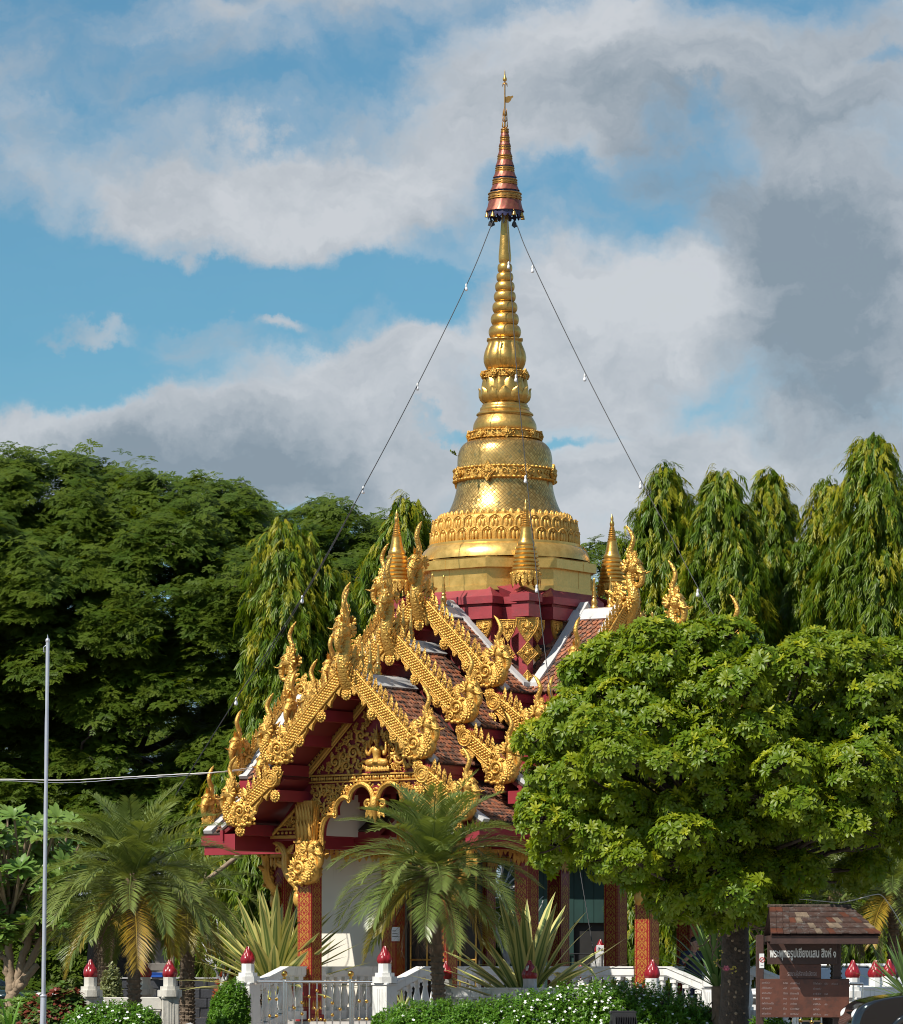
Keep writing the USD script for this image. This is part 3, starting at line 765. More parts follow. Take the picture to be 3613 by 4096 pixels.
def rosette_mb(r=0.112):
    """A gilded flower boss facing -y."""
    b = Build()
    b.revolve([(r * 0.80, 0), (r * 0.80, 0.03), (r * 0.5, 0.055), (0.001, 0.06)], 18)
    b.blob((0, 0, 0.062), (0.030, 0.030, 0.022), 1)
    for n, rr, s, z in ((12, r * 0.84, 0.031, 0.022), (9, r * 0.50, 0.024, 0.052)):
        for i in range(n):
            a = 2 * math.pi * i / n
            b.blob((rr * math.cos(a), rr * math.sin(a), z), (s, s, 0.018), 1)
    R = np.array([[1, 0, 0], [0, 0, -1], [0, 1, 0]])            # z -> -y
    q = Build()
    q.add(np.vstack(b.v) @ R.T, np.vstack(b.f))
    return q


def ridge_post_mb(h=0.62):
    b = Build()
    k = h / 0.62
    b.revolve([(r, z * k) for r, z in [(0.075, 0), (0.075, 0.05), (0.05, 0.06), (0.062, 0.10), (0.066, 0.14), (0.05, 0.19), (0.03, 0.215), (0.05, 0.225), (0.05, 0.245), (0.03, 0.26), (0.046, 0.31), (0.03, 0.345), (0.044, 0.355), (0.026, 0.37), (0.034, 0.41), (0.022, 0.45), (0.016, 0.54), (0.026, 0.565), (0.022, 0.60), (0.001, 0.62)]], 14)
    return b


PACK = {k: v.arrays() for k, v in dict(makara=makara_mb(), naga=naga_mb(), flame=flame_finial_mb(), rosette=rosette_mb(), post=ridge_post_mb(), creature=makara_mb(False)).items()}

# ---------------------------------------------------------------- the temple
TURN = -35.0
temple = xform(None, 'temple_shrine', (0, 0, 0), TURN,
               'gilded cross-plan temple shrine with tiered red roofs and a tall golden stupa spire', 'temple')

FLOOR = 0.36
cross = sg.box(-2.05, -4.75, 2.05, 4.75).union(sg.box(-4.75, -2.05, 4.75, 2.05))
b = Build()
b.prism(cross.buffer(0.12, join_style=2), 0.22)
b.prism(cross, 0.36)
mesh(temple, 'plinth', b, L['step'])

UG, DZ = (5.3, 3.9, 2.93), (0.0, 0.74, 1.48)
UPPER = [(0.0, 7.0), (0.6, 6.42), (1.2, 5.83), (1.88, 5.23)]
LOWER = [(1.60, 5.09), (2.28, 4.56), (3.05, 4.08)]
XZ = np.array([[1, 0, 0, 0], [0, 0, 1, 0], [0, 1, 0, 0], [0, 0, 0, 1.0]])


def slab(b, prof, t0, t1, y0, y1):
    """A roof layer between t0 and t1 above the given (v, z) line, from y0 to y1."""
    p = np.asarray(prof, float)
    d = np.gradient(p, axis=0); d /= np.linalg.norm(d, axis=1, keepdims=True)
    nrm = np.stack([-d[:, 1], d[:, 0]], 1)
    nrm *= np.sign(nrm[:, 1:2])
    M = XZ.copy(); M[1, 3] = y0
    b.prism(sg.Polygon(np.vstack([p + nrm * t1, (p + nrm * t0)[::-1]])).buffer(0), y1 - y0, M)


def tile_arrays():
    o = np.array([(-0.050, 0.0), (0.050, 0.0), (0.050, 0.115), (0.030, 0.168), (0.0, 0.188), (-0.030, 0.168), (-0.050, 0.115)])
    top = np.c_[o, 0.024 + 0.17 * o[:, 1]]
    bot = np.c_[o, 0.002 + 0.15 * o[:, 1]]
    v = np.vstack([top, bot]); n = len(o)
    f = [[0, i, i + 1] for i in range(1, n - 1)] + [q for i in range(n) for q in ([i, n + i, n + (i + 1) % n], [i, n + (i + 1) % n, (i + 1) % n])]
    return v, np.array(f)[:, ::-1]


TV, TF = tile_arrays()
single_tiles = [0]


def tile_roof(parent, prof, s, u0, u1, valley, single=0, seed=0):
    """Clay tiles, course by course, on the side s of a roof between u0 and u1 along its ridge."""
    r = np.random.default_rng(seed)
    p = np.asarray(prof, float)
    seg = np.linalg.norm(np.diff(p, axis=0), axis=1); arc = np.concatenate([[0], np.cumsum(seg)])
    step, width = 0.128, 0.118
    out, singles = Build(), []
    for c in range(int((arc[-1] - 0.02) / step)):
        a = 0.03 + c * step
        v = np.interp(a, arc, p[:, 0]); z = np.interp(a, arc, p[:, 1])
        j = min(max(np.searchsorted(arc, a) - 1, 0), len(seg) - 1)
        dn = (p[j + 1] - p[j]) / seg[j]
        nr = np.array([-dn[1], dn[0]])
        for i in range(int((u1 - u0) / width) + 1):
            u = u0 + (i + 0.5 * (c % 2)) * width + r.normal(0, 0.004)
            if u > u1 or (valley and u < v - 0.02):
                continue
            ang = r.normal(0, 0.03)
            ca, sa = math.cos(ang), math.sin(ang)
            x = TV[:, 0] * ca - TV[:, 1] * sa; d = TV[:, 0] * sa + TV[:, 1] * ca
            h = TV[:, 2] + 0.008 + r.normal(0, 0.003)
            V = np.stack([s * (v + dn[0] * d + nr[0] * h), -(u + s * x), z + dn[1] * d + nr[1] * h], 1)
            F = TF
            if s < 0:
                pass
            if single and single_tiles[0] < 292 and u > single:
                q = Build(); q.add(V, F, True); singles.append(q); single_tiles[0] += 1
            else:
                out.add(V, F, True)
    if out.n:
        mesh(parent, 'tile_course', out, L['tile'], kind='stuff')
    for q in singles:
        mesh(parent, 'roof_tile', q, L['tile'])


def bargeboard(prof, y, scallops, volute=False):
    """Scaled board along a gable's rake with raised rims and a scalloped lower edge; prof in (v, z) down the slope."""
    p = np.asarray(prof, float)
    d = (p[-1] - p[0]); ln = np.linalg.norm(d); d /= ln
    nr = np.array([-d[1], d[0]]); nr *= np.sign(nr[1]) if nr[1] else 1
    b, rim = Build(), Build()
    q = lambda s, t: p[0] + d * s + nr * t
    M = XZ.copy(); M[1, 3] = y - 0.05
    b.prism(sg.Polygon([q(0, -0.10), q(ln, -0.10), q(ln, 0.115), q(0, 0.115)]), 0.10, M)
    # rows of scales
    n = int(ln / 0.062)
    for i in range(n):
        for j in range(4):
            s = (i + 0.5 + 0.5 * (j % 2)) * ln / n
            if s > ln - 0.02:
                continue
            c = q(s, -0.072 + 0.048 * j)
            b.blob((c[0], y - 0.052, c[1]), (0.033, 0.022, 0.028), 1)
    for t, w in ((0.118, 0.022), (-0.100, 0.018)):
        a0, a1 = q(-0.02, t), q(ln, t)
        rim.tube([(a0[0], y - 0.05, a0[1]), (a1[0], y - 0.05, a1[1])], w, 7)
        rim.tube([(a0[0], y + 0.03, a0[1]), (a1[0], y + 0.03, a1[1])], w, 7)
    # scalloped flame edge hanging below
    w = ln / scallops
    pts = [q(0, -0.09)]
    for k in range(scallops):
        for f, t in ((0.01, -0.125), (0.12, -0.160), (0.28, -0.178), (0.46, -0.182), (0.62, -0.188), (0.76, -0.208), (0.88, -0.245), (0.93, -0.25), (0.95, -0.20), (0.98, -0.15)):
            pts.append(q((k + f) * w, t))
    pts.append(q(ln, -0.09))
    M2 = XZ.copy(); M2[1, 3] = y - 0.028
    rim.prism(sg.Polygon(pts).buffer(0), 0.056, M2)
    for k in range(scallops):
        P = np.array([q((k + f) * w, t) for f, t in ((0.06, -0.135), (0.30, -0.168), (0.62, -0.178), (0.88, -0.235))])
        rim.tube(np.c_[P[:, 0], np.full(4, y - 0.034), P[:, 1]], 0.011, 5)
    if volute:
        c = q(-0.05, 0.0)
        rim.revolve([(0.165, 0), (0.165, 0.11), (0.14, 0.125), (0.001, 0.125)], 20)
        v = rim.v[-1]; R = np.array([[1, 0, 0], [0, 0, -1], [0, 1, 0]])
        rim.v[-1] = v @ R.T + np.array([c[0], y + 0.055, c[1]])
        curl(rim, c, 0.135, 2.2, 0.020, start=0.6, sgn=1, t=y - 0.072, n=26)
        for r_ in (0.155,):
            a = np.linspace(0, 2 * np.pi, 25)
            rim.tube(np.c_[c[0] + r_ * np.cos(a), np.full(25, y - 0.07), c[1] + r_ * np.sin(a)], 0.015, 5)
        t0, t1 = q(-0.20, -0.02), q(-0.27, -0.14)
        rim.tube(curve([(q(-0.10, -0.14)[0], y, q(-0.10, -0.14)[1]), (t0[0], y, t0[1] - 0.12), (t1[0], y, t1[1] + 0.12)], 8), [0.05, 0.045, 0.008], 6)
    return b, rim


def mirror(b):
    q = Build()
    for v, f in zip(b.v, b.f):
        w = v.copy(); w[:, 0] *= -1
        q.v.append(w); q.f.append(f[:, ::-1]); q.t.append(np.zeros((len(v), 2)))
    q.n = b.n
    return q


def place(pack_name, s, loc, k=1.0, along='v'):
    """Matrix for a creature: its own +s axis along the wing's v (s = -1 mirrored) or out along the ridge."""
    R = np.diag([s, 1.0, 1.0]) if along == 'v' else np.array([[0, 1, 0], [-1, 0, 0], [0, 0, 1.0]])
    return T4(loc, R, k)


def moved(pack, M):
    v, f, n, t = pack
    w = (v @ M[:3, :3].T + M[:3, 3]).astype(np.float32)
    k = np.cbrt(abs(np.linalg.det(M[:3, :3])))
    m = (n @ (M[:3, :3] / k).T).astype(np.float32)
    return w, (f[:, ::-1].copy() if np.linalg.det(M[:3, :3]) < 0 else f), m, t


ROSETTES = [(0.0, 6.57), (0.60, 6.17), (1.12, 5.72), (1.66, 5.17), (1.70, 4.68), (2.55, 4.04)]


def wing(rz, detail, seed, single_side=0):
    w = xform(temple, 'roof_wing', rz=rz)
    for k in range(3):
        ug, dz = UG[k], DZ[k]
        y0 = -ug
        up = [(v, z + dz) for v, z in UPPER]
        lo = [(v, z + dz) for v, z in LOWER]
        deck, soff, eave, verge = Build(), Build(), Build(), Build()
        inner = -0.9 if k < 2 else -1.0
        for s in (-1, 1):
            for prof in (up, lo):
                pr = [(s * v, z) for v, z in prof]
                slab(deck, pr, -0.03, 0.01, y0 + 0.03, inner)
                slab(soff, pr, -0.11, -0.035, y0 + 0.05, inner)
                pv = [(s * v, z) for v, z in prof]
                slab(verge, pv, 0.012, 0.085, y0 + 0.06, y0 + 0.27)
            # boards under the two eaves, and the step between the two slopes
            a, c = up[-1], lo[-1]
            eave.box((s * (a[0] - 0.16), y0 + 0.02, a[1] - 0.34), (s * (a[0] - 0.02), inner, a[1] - 0.03))
            eave.box((s * (a[0] - 0.20), y0 + 0.04, a[1] - 0.20), (s * (a[0] + 0.01), inner, a[1] - 0.05))
            h = 0.42 if k == 0 else 0.34
            eave.box((s * (c[0] - 0.34), y0 + 0.02, c[1] - h), (s * (c[0] - 0.05), inner, c[1] - 0.10))
            eave.box((s * (c[0] - 0.07), y0 - 0.02, c[1] - h * 0.55), (s * c[0], inner, c[1] - 0.03))
            # purlins, whose ends carry the flower bosses
            for i, (v, z) in enumerate(ROSETTES):
                if i == 0 and s < 0:
                    continue
                eave.box((s * v - 0.085, y0 - 0.005, z + dz - 0.09), (s * v + 0.085, inner, z + dz + 0.12))
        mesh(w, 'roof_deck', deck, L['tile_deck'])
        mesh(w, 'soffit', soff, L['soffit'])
        mesh(w, 'eave_board', eave, L['red'])
        mesh(w, 'verge_mortar', verge, L['flashing'])
        # mortar cap along the ridge, out to the gable above
        u_in = UG[k + 1] - 0.4 if k < 2 else 1.6
        cap = Build()
        slab(cap, [(-0.32, up[0][1] - 0.30), (-0.12, up[0][1] - 0.10), (0, up[0][1] - 0.07), (0.12, up[0][1] - 0.10), (0.32, up[0][1] - 0.30)], 0.0, 0.075, y0 + 0.16, -u_in)
        mesh(w, 'ridge_cap', cap, L['flashing'])
        posts = {0: (0.48, 0.74, 1.00), 1: (0.42, 0.68), 2: (0.42, 0.80)}[k]
        for du in posts:
            mesh(w, 'ridge_post', moved(PACK['post'], T4((0, y0 + du, up[0][1] - 0.02), s=1.0)), L['gold_smooth'])
        # gable boards
        for s in (-1, 1):
            bu, rim = bargeboard([(0.13, 6.88 + dz + 0.03), (1.44, 5.62 + dz + 0.03)], y0, 6)
            bl, riml = bargeboard([(1.82, 4.98 + dz), (2.34, 4.59 + dz)], y0, 2, True)
            for q, r_ in ((bu, rim), (bl, riml)):
                pm = mesh(w, 'bargeboard', q if s > 0 else mirror(q), L['gold'])
                mesh(w, 'bargeboard_rim', r_ if s > 0 else mirror(r_), L['gold'])
            mesh(w, 'makara', moved(PACK['makara'], place('makara', s, (s * 1.31, y0 - 0.01, 5.31 + dz), 1.06)), L['gold'])
            mesh(w, 'makara', moved(PACK['makara'], place('makara', s, (s * 2.22, y0 - 0.01, 4.13 + dz), 1.06)), L['gold'])
            row = Build()
            spots = [(0.27 + 0.122 * i, 6.88 + dz + 0.03 - (0.27 + 0.122 * i - 0.13) * 0.962 + 0.15) for i in range(10)] + \
                    [(1.98 + 0.125 * i, 4.98 + dz - (1.98 + 0.125 * i - 1.82) * 0.75 + 0.14) for i in range(4)]
            for i, (v, z) in enumerate(spots):
                kk = 0.96 + 0.10 * rng.random()
                M = T4((s * v, y0 + 0.005, z), np.diag([s, 1.0, 1.0]) @ Rot.from_euler('zy', [rng.normal(0, 9), rng.normal(4, 4)], degrees=True).as_matrix(), kk)
                if detail:
                    mesh(w, 'flame_finial', moved(PACK['flame'], M), L['gold'])
                else:
                    row.add(*moved(PACK['flame'], M)[:2])
            if not detail:
                mesh(w, 'flame_finial_row', row, L['gold'], kind='stuff')
            for i, (v, z) in enumerate(ROSETTES):
                if not (i == 0 and s < 0):
                    mesh(w, 'rosette', moved(PACK['rosette'], T4((s * v, y0 - 0.006, z + dz))), L['gold'])
        mesh(w, 'naga_finial', moved(PACK['naga'], place('naga', 1, (0, y0 - 0.02, 7.12 + dz), 1.02, 'u')), L['gold_scale'])
        # wall that closes the gable behind the boards
        if k:
            gw = Build()
            poly = sg.Polygon([(-1.75, 4.9), (1.75, 4.9), (1.75, 5.2), (0, 6.88), (-1.75, 5.2)])
            M = XZ.copy(); M[1, 3] = y0 + 0.52; M[2, 3] = dz
            gw.prism(poly, 0.06, M)
            gw.prism(sg.Polygon([(-2.9, 4.02), (2.9, 4.02), (1.7, 4.98), (-1.7, 4.98)]), 0.06, M)
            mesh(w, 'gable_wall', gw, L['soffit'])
        u_lim = UG[k + 1] - 0.30 if k < 2 else 1.62
        for s in (-1, 1):
            single = (u_lim if (s == single_side) else 0) if detail else 0
            tile_roof(w, up, s, u_lim, ug - 0.27, False, single, seed + 10 * k + s)
            tile_roof(w, lo, s, 1.5, ug - 0.27, True, single if k == 0 else 0, seed + 10 * k + s + 5)
    return w


front = wing(0, True, 100, 1)
right = wing(90, True, 200, -1)
left_ = wing(-90, True, 300)
back_ = wing(180, False, 400)
# ---------------------------------------------------------------- columns, pediment, arch


def stencil_face(z0, z1, w=0.30):
    """Gold stencil on one column face, drawn in (x, z): stacked leaf chevrons between dashed borders."""
    polys = []
    P, k = 0.172, 0
    z = z0
    while z + P < z1:
        a = w * 0.36
        def tri(*p):
            polys.append(sg.Polygon(p))
        tri((-a, z), (0, z + P * 0.62), (a, z), (a, z + 0.022), (0, z + P * 0.62 + 0.030), (-a, z + 0.022))
        tri((0, z + P * 0.06), (0.026, z + P * 0.26), (0, z + P * 0.52), (-0.026, z + P * 0.26))
        for s in (-1, 1):
            tri((s * 0.036, z - P * 0.12), (s * 0.062, z + P * 0.12), (s * 0.034, z + P * 0.22))
            tri((s * 0.070, z - P * 0.16), (s * 0.102, z - P * 0.02), (s * 0.075, z + P * 0.06))
            tri((s * 0.052, z + P * 0.60), (s * 0.103, z + P * 0.20), (s * 0.106, z + P * 0.66), (s * 0.080, z + P * 0.80))
            tri((s * 0.020, z + P * 0.86), (s * 0.042, z + P * 0.70), (s * 0.066, z + P * 0.92), (s * 0.036, z + P * 0.98))
            tri((s * 0.008, z - P * 0.18), (s * 0.030, z - P * 0.26), (s * 0.024, z - P * 0.08))
        z += P
    a = w * 0.36
    polys.append(sg.Polygon([(-a, z), (0, z + P * 0.9), (a, z), (a, z + 0.02), (0, z + P * 0.9 + 0.03), (-a, z + 0.02)]))
    for s in (-1, 1):
        z = z0 - 0.1
        while z < z1 + 0.15:
            polys.append(sg.Polygon([(s * w * 0.43, z), (s * w * 0.49, z + 0.012), (s * w * 0.49, z + 0.062), (s * w * 0.43, z + 0.05)]))
            z += 0.066
    for zz, hh in ((FLOOR + 0.47, 0.022), (FLOOR + 0.24, 0.012)):
        for i in range(7):
            x = -w * 0.42 + i * w * 0.14
            polys.append(sg.Polygon([(x, zz - hh), (x + 0.014, zz), (x, zz + hh), (x - 0.014, zz)]))
    for i in range(5):
        x = -w * 0.36 + i * w * 0.18
        polys.append(sg.Polygon([(x - 0.02, FLOOR + 0.28), (x + 0.02, FLOOR + 0.28), (x + 0.024, FLOOR + 0.34), (x, FLOOR + 0.42), (x - 0.024, FLOOR + 0.34)]))
    return polys


CW = 0.345


def column_packs():
    shaft = Build()
    h = CW / 2
    shaft.box((-h, -h, FLOOR), (h, h, 3.98), bevel=0.012)
    shaft.box((-h - 0.03, -h - 0.03, FLOOR), (h + 0.03, h + 0.03, FLOOR + 0.13), bevel=0.01)
    pat = Build()
    vs, fs = [], []
    for p in stencil_face(FLOOR + 0.72, 3.18, CW * 0.93):
        c = np.array(p.exterior.coords)[:-1]
        tri = trimesh.creation.triangulate_polygon(p, engine='earcut')
        v2, f2 = tri
        vs.append(np.c_[v2[:, 0], np.full(len(v2), -h - 0.004), v2[:, 1]]); fs.append(f2)
    for q in range(4):
        R = rotz(90 * q)
        for v, f in zip(vs, fs):
            pat.add(v @ R.T, f, True)
    cap = Build()
    cap.box((-h - 0.03, -h - 0.03, 3.62), (h + 0.03, h + 0.03, 3.80), bevel=0.01)
    cap.box((-h - 0.055, -h - 0.055, 3.80), (h + 0.055, h + 0.055, 3.85), bevel=0.01)
    cap.box((-h - 0.01, -h - 0.01, 3.85), (h + 0.01, h + 0.01, 4.62), bevel=0.01)
    for q in range(4):
        R = rotz(90 * q)
        for i in range(7):
            x = -h + (i + 0.5) * 2 * h / 7
            cap.blob(R @ np.array([x, -h - 0.035, 3.72]), 0.022, 1)
        for r_, (z, hh, n, off) in enumerate(((3.86, 0.40, 4, 0.0), (4.14, 0.42, 5, 0.05))):
            for i in range(n):
                x = -h * 1.02 + (i + 0.5) * 2.04 * h / n
                flame_mb(cap, 2.3 * h / n, hh, thick=0.05, at=R @ np.array([x, -h - 0.02, z]), R=R @ Rot.from_euler('x', 8, degrees=True).as_matrix(), notch=0.12)
        for i in range(4):
            x = -h * 1.05 + (i + 0.5) * 2.1 * h / 4
            flame_mb(cap, 0.10, 0.26 if i % 2 else 0.20, thick=0.035, at=R @ np.array([x, -h - 0.03, 3.62]), R=R @ np.diag([1, 1, -1.0]), notch=0.2)
    return shaft.arrays(), pat.arrays(), cap.arrays()


SHAFT, PATTERN, CAPITAL = column_packs()


def bracket_mb():
    """Gilded serpent strut between a column and the eave; s outwards from the column, origin where it leaves the shaft."""
    b = Build()
    P = curve(st([(0.08, 0.0), (0.02, 0.16), (0.12, 0.36), (0.30, 0.52), (0.40, 0.72), (0.40, 0.95), (0.52, 1.14), (0.66, 1.20)]), 26)
    b.tube(P, [0.035, 0.075, 0.085, 0.085, 0.08, 0.075, 0.06, 0.03], 9)
    b.tube(P + np.array([0, -0.06, 0]), [0.015, 0.03, 0.03, 0.03, 0.03, 0.02], 6)
    b.tube(P + np.array([0, 0.06, 0]), [0.015, 0.03, 0.03, 0.03, 0.03, 0.02], 6)
    for x, z, a in ((0.05, 0.10, -60), (0.16, 0.42, 30), (0.40, 0.75, 70), (0.38, 0.98, -50), (0.10, 0.30, -70)):
        flame_mb(b, 0.14, 0.26, lean=0.04, thick=0.08, lobes=4, at=(x, 0, z), R=Rot.from_euler('y', a, degrees=True).as_matrix())
    for x, z, r in ((0.10, 0.20, 0.10), (0.56, 1.08, 0.09), (0.28, 0.56, 0.07)):
        for s in (-1, 1):
            curl(b, (x, z), r, 1.4, 0.026, start=1.0, t=s * 0.05, n=14)
    b.blob((0.10, 0, 0.10), (0.11, 0.09, 0.15), 2)
    return b


BRACKET = bracket_mb().arrays()
col_spots = [(4.36, -1.6), (4.36, 1.6), (1.6, -1.6), (1.6, 1.6), (-1.6, 1.6), (-1.6, -1.6), (1.6, 4.36), (-1.6, 4.36), (1.6, -4.36), (-1.6, -4.36), (-4.36, -1.6), (-4.36, 1.6)]
for u, v in col_spots:
    c = mesh(temple, 'column', SHAFT, L['red_column'], loc=(v, -u, 0))
    mesh(c.GetPrim() if hasattr(c, 'GetPrim') else c, 'stencil_pattern', PATTERN, L['stencil'])
    mesh(c.GetPrim() if hasattr(c, 'GetPrim') else c, 'capital', CAPITAL, L['gold_old'])
for w, rz in ((front, 0), (right, 90), (left_, -90)):
    for s in (-1, 1):
        mesh(w, 'serpent_bracket', moved(BRACKET, T4((s * 1.78, -4.36, 2.62), np.diag([s, 1.0, 1.0]), 1.0)), L['gold_old'])
        # scrolled creature wrapped round the column's head
        mesh(w, 'column_creature', moved(PACK['creature'], T4((s * 1.90, -4.36 - CW / 2 - 0.04, 3.02), np.diag([-s, 1.5, 1.12]), 1.0)), L['gold'])


def scroll_fill(b, poly, y, seed, size=(0.075, 0.16), n=40):
    """Carved vine scrolls with flame leaves that fill a shape in the (v, z) plane in front of y."""
    r = np.random.default_rng(seed)
    x0, z0, x1, z1 = poly.bounds
    done = []
    for i in range(n * 30):
        if len(done) >= n:
            break
        p = np.array([r.uniform(x0, x1), r.uniform(z0, z1)])
        q = sg.Point(*p)
        if not poly.contains(q):
            continue
        d = poly.exterior.distance(q)
        rad = min(d * 0.95, size[1] * (1 if len(done) < n * 0.4 else 0.7))
        if rad < size[0] * 0.45 or any(np.hypot(*(p - c)) < (rad + k) * 0.80 for c, k in done):
            continue
        done.append((p, rad))
        sg_ = 1 if r.random() < 0.5 else -1
        a0 = r.uniform(0, 6.28)
        curl(b, p, rad * 0.88, 1.5, rad * 0.24, start=a0, sgn=sg_, t=y - 0.02, n=14, sides=6)
        b.blob((p[0], y - 0.03, p[1]), (rad * 0.2, 0.03, rad * 0.2), 1)
        for j in range(5):
            a = a0 + j * 1.25
            flame_mb(b, rad * 0.68, rad * 0.85, lean=0.2 * rad, thick=0.05, lobes=2, at=(p[0] + rad * 0.66 * math.cos(a), y - 0.02, p[1] + rad * 0.66 * math.sin(a)), R=Rot.from_euler('y', 90 - math.degrees(a) + 40 * sg_, degrees=True).as_matrix())


PED = sg.Polygon([(-1.62, 5.10), (1.62, 5.10), (0.0, 6.66)])
ARCH_L = [(-1.27, 3.68), (-1.29, 3.95), (-1.25, 4.18), (-1.13, 4.33), (-0.95, 4.33), (-0.955, 4.48), (-0.87, 4.62), (-0.74, 4.67), (-0.62, 4.62), (-0.585, 4.76), (-0.48, 4.87), (-0.33, 4.91), (-0.19, 4.86), (-0.09, 4.74), (-0.05, 4.60)]


def smooth_arch():
    parts = [curve(ARCH_L[0:5], 14), curve(ARCH_L[4:9], 12), curve(ARCH_L[8:], 16)]
    return np.vstack([parts[0], parts[1][1:], parts[2][1:]])


ARCH = smooth_arch()


def deity_mb():
    """The small kneeling four-armed figure in the pediment, in relief."""
    b = Build()
    for i in range(9):
        x = -0.26 + 0.065 * i
        flame_mb(b, 0.085, 0.13, thick=0.06, at=(x, -0.06 - 0.03 * math.cos(x * 5), 0.0), notch=0.1)
    b.blob((0, -0.02, 0.13), (0.27, 0.10, 0.045), 2)
    for s in (-1, 1):
        b.tube(curve([(0.02 * s, -0.05, 0.22), (0.16 * s, -0.09, 0.19), (0.25 * s, -0.06, 0.19), (0.18 * s, -0.10, 0.17), (0.04 * s, -0.11, 0.17)], 12), [0.07, 0.07, 0.06, 0.05, 0.03], 8)
        b.tube(curve([(0.085 * s, -0.04, 0.50), (0.16 * s, -0.06, 0.42), (0.20 * s, -0.09, 0.34), (0.25 * s, -0.10, 0.43), (0.24 * s, -0.10, 0.54)], 12), [0.042, 0.037, 0.033, 0.028, 0.02], 7)
        b.tube(curve([(0.075 * s, -0.02, 0.49), (0.17 * s, -0.03, 0.46), (0.22 * s, -0.05, 0.57), (0.18 * s, -0.05, 0.66)], 10), [0.036, 0.033, 0.027, 0.018], 7)
        b.blob((0.24 * s, -0.10, 0.56), (0.022, 0.018, 0.032), 1)
        b.blob((0.18 * s, -0.05, 0.68), (0.020, 0.016, 0.03), 1)
    b.tube(curve([(0, -0.05, 0.18), (0, -0.07, 0.30), (0, -0.07, 0.42), (0, -0.06, 0.51)], 10), [0.12, 0.082, 0.105, 0.06], 10)
    b.tube([(0, -0.06, 0.50), (0, -0.07, 0.57)], 0.038, 8)
    b.blob((0, -0.075, 0.625), (0.062, 0.062, 0.078), 2)
    b.blob((0, -0.135, 0.615), (0.012, 0.018, 0.018), 1)
    for r_, z, h in ((0.075, 0.67, 0.03), (0.055, 0.71, 0.03), (0.038, 0.75, 0.03)):
        b.revolve([(r_, 0), (r_ * 0.9, h), (r_ * 0.5, h + 0.01)], 12, c=(0, -0.07, z))
    b.revolve([(0.03, 0), (0.016, 0.10), (0.002, 0.2)], 10, c=(0, -0.07, 0.77))
    for s in (-1, 1):
        for j in range(5):
            flame_mb(b, 0.09, 0.17, lean=0.03 * s, thick=0.04, at=(s * (0.05 + 0.035 * j), -0.02, 0.72 - 0.05 * j), R=Rot.from_euler('y', s * (12 + 16 * j), degrees=True).as_matrix())
    return b


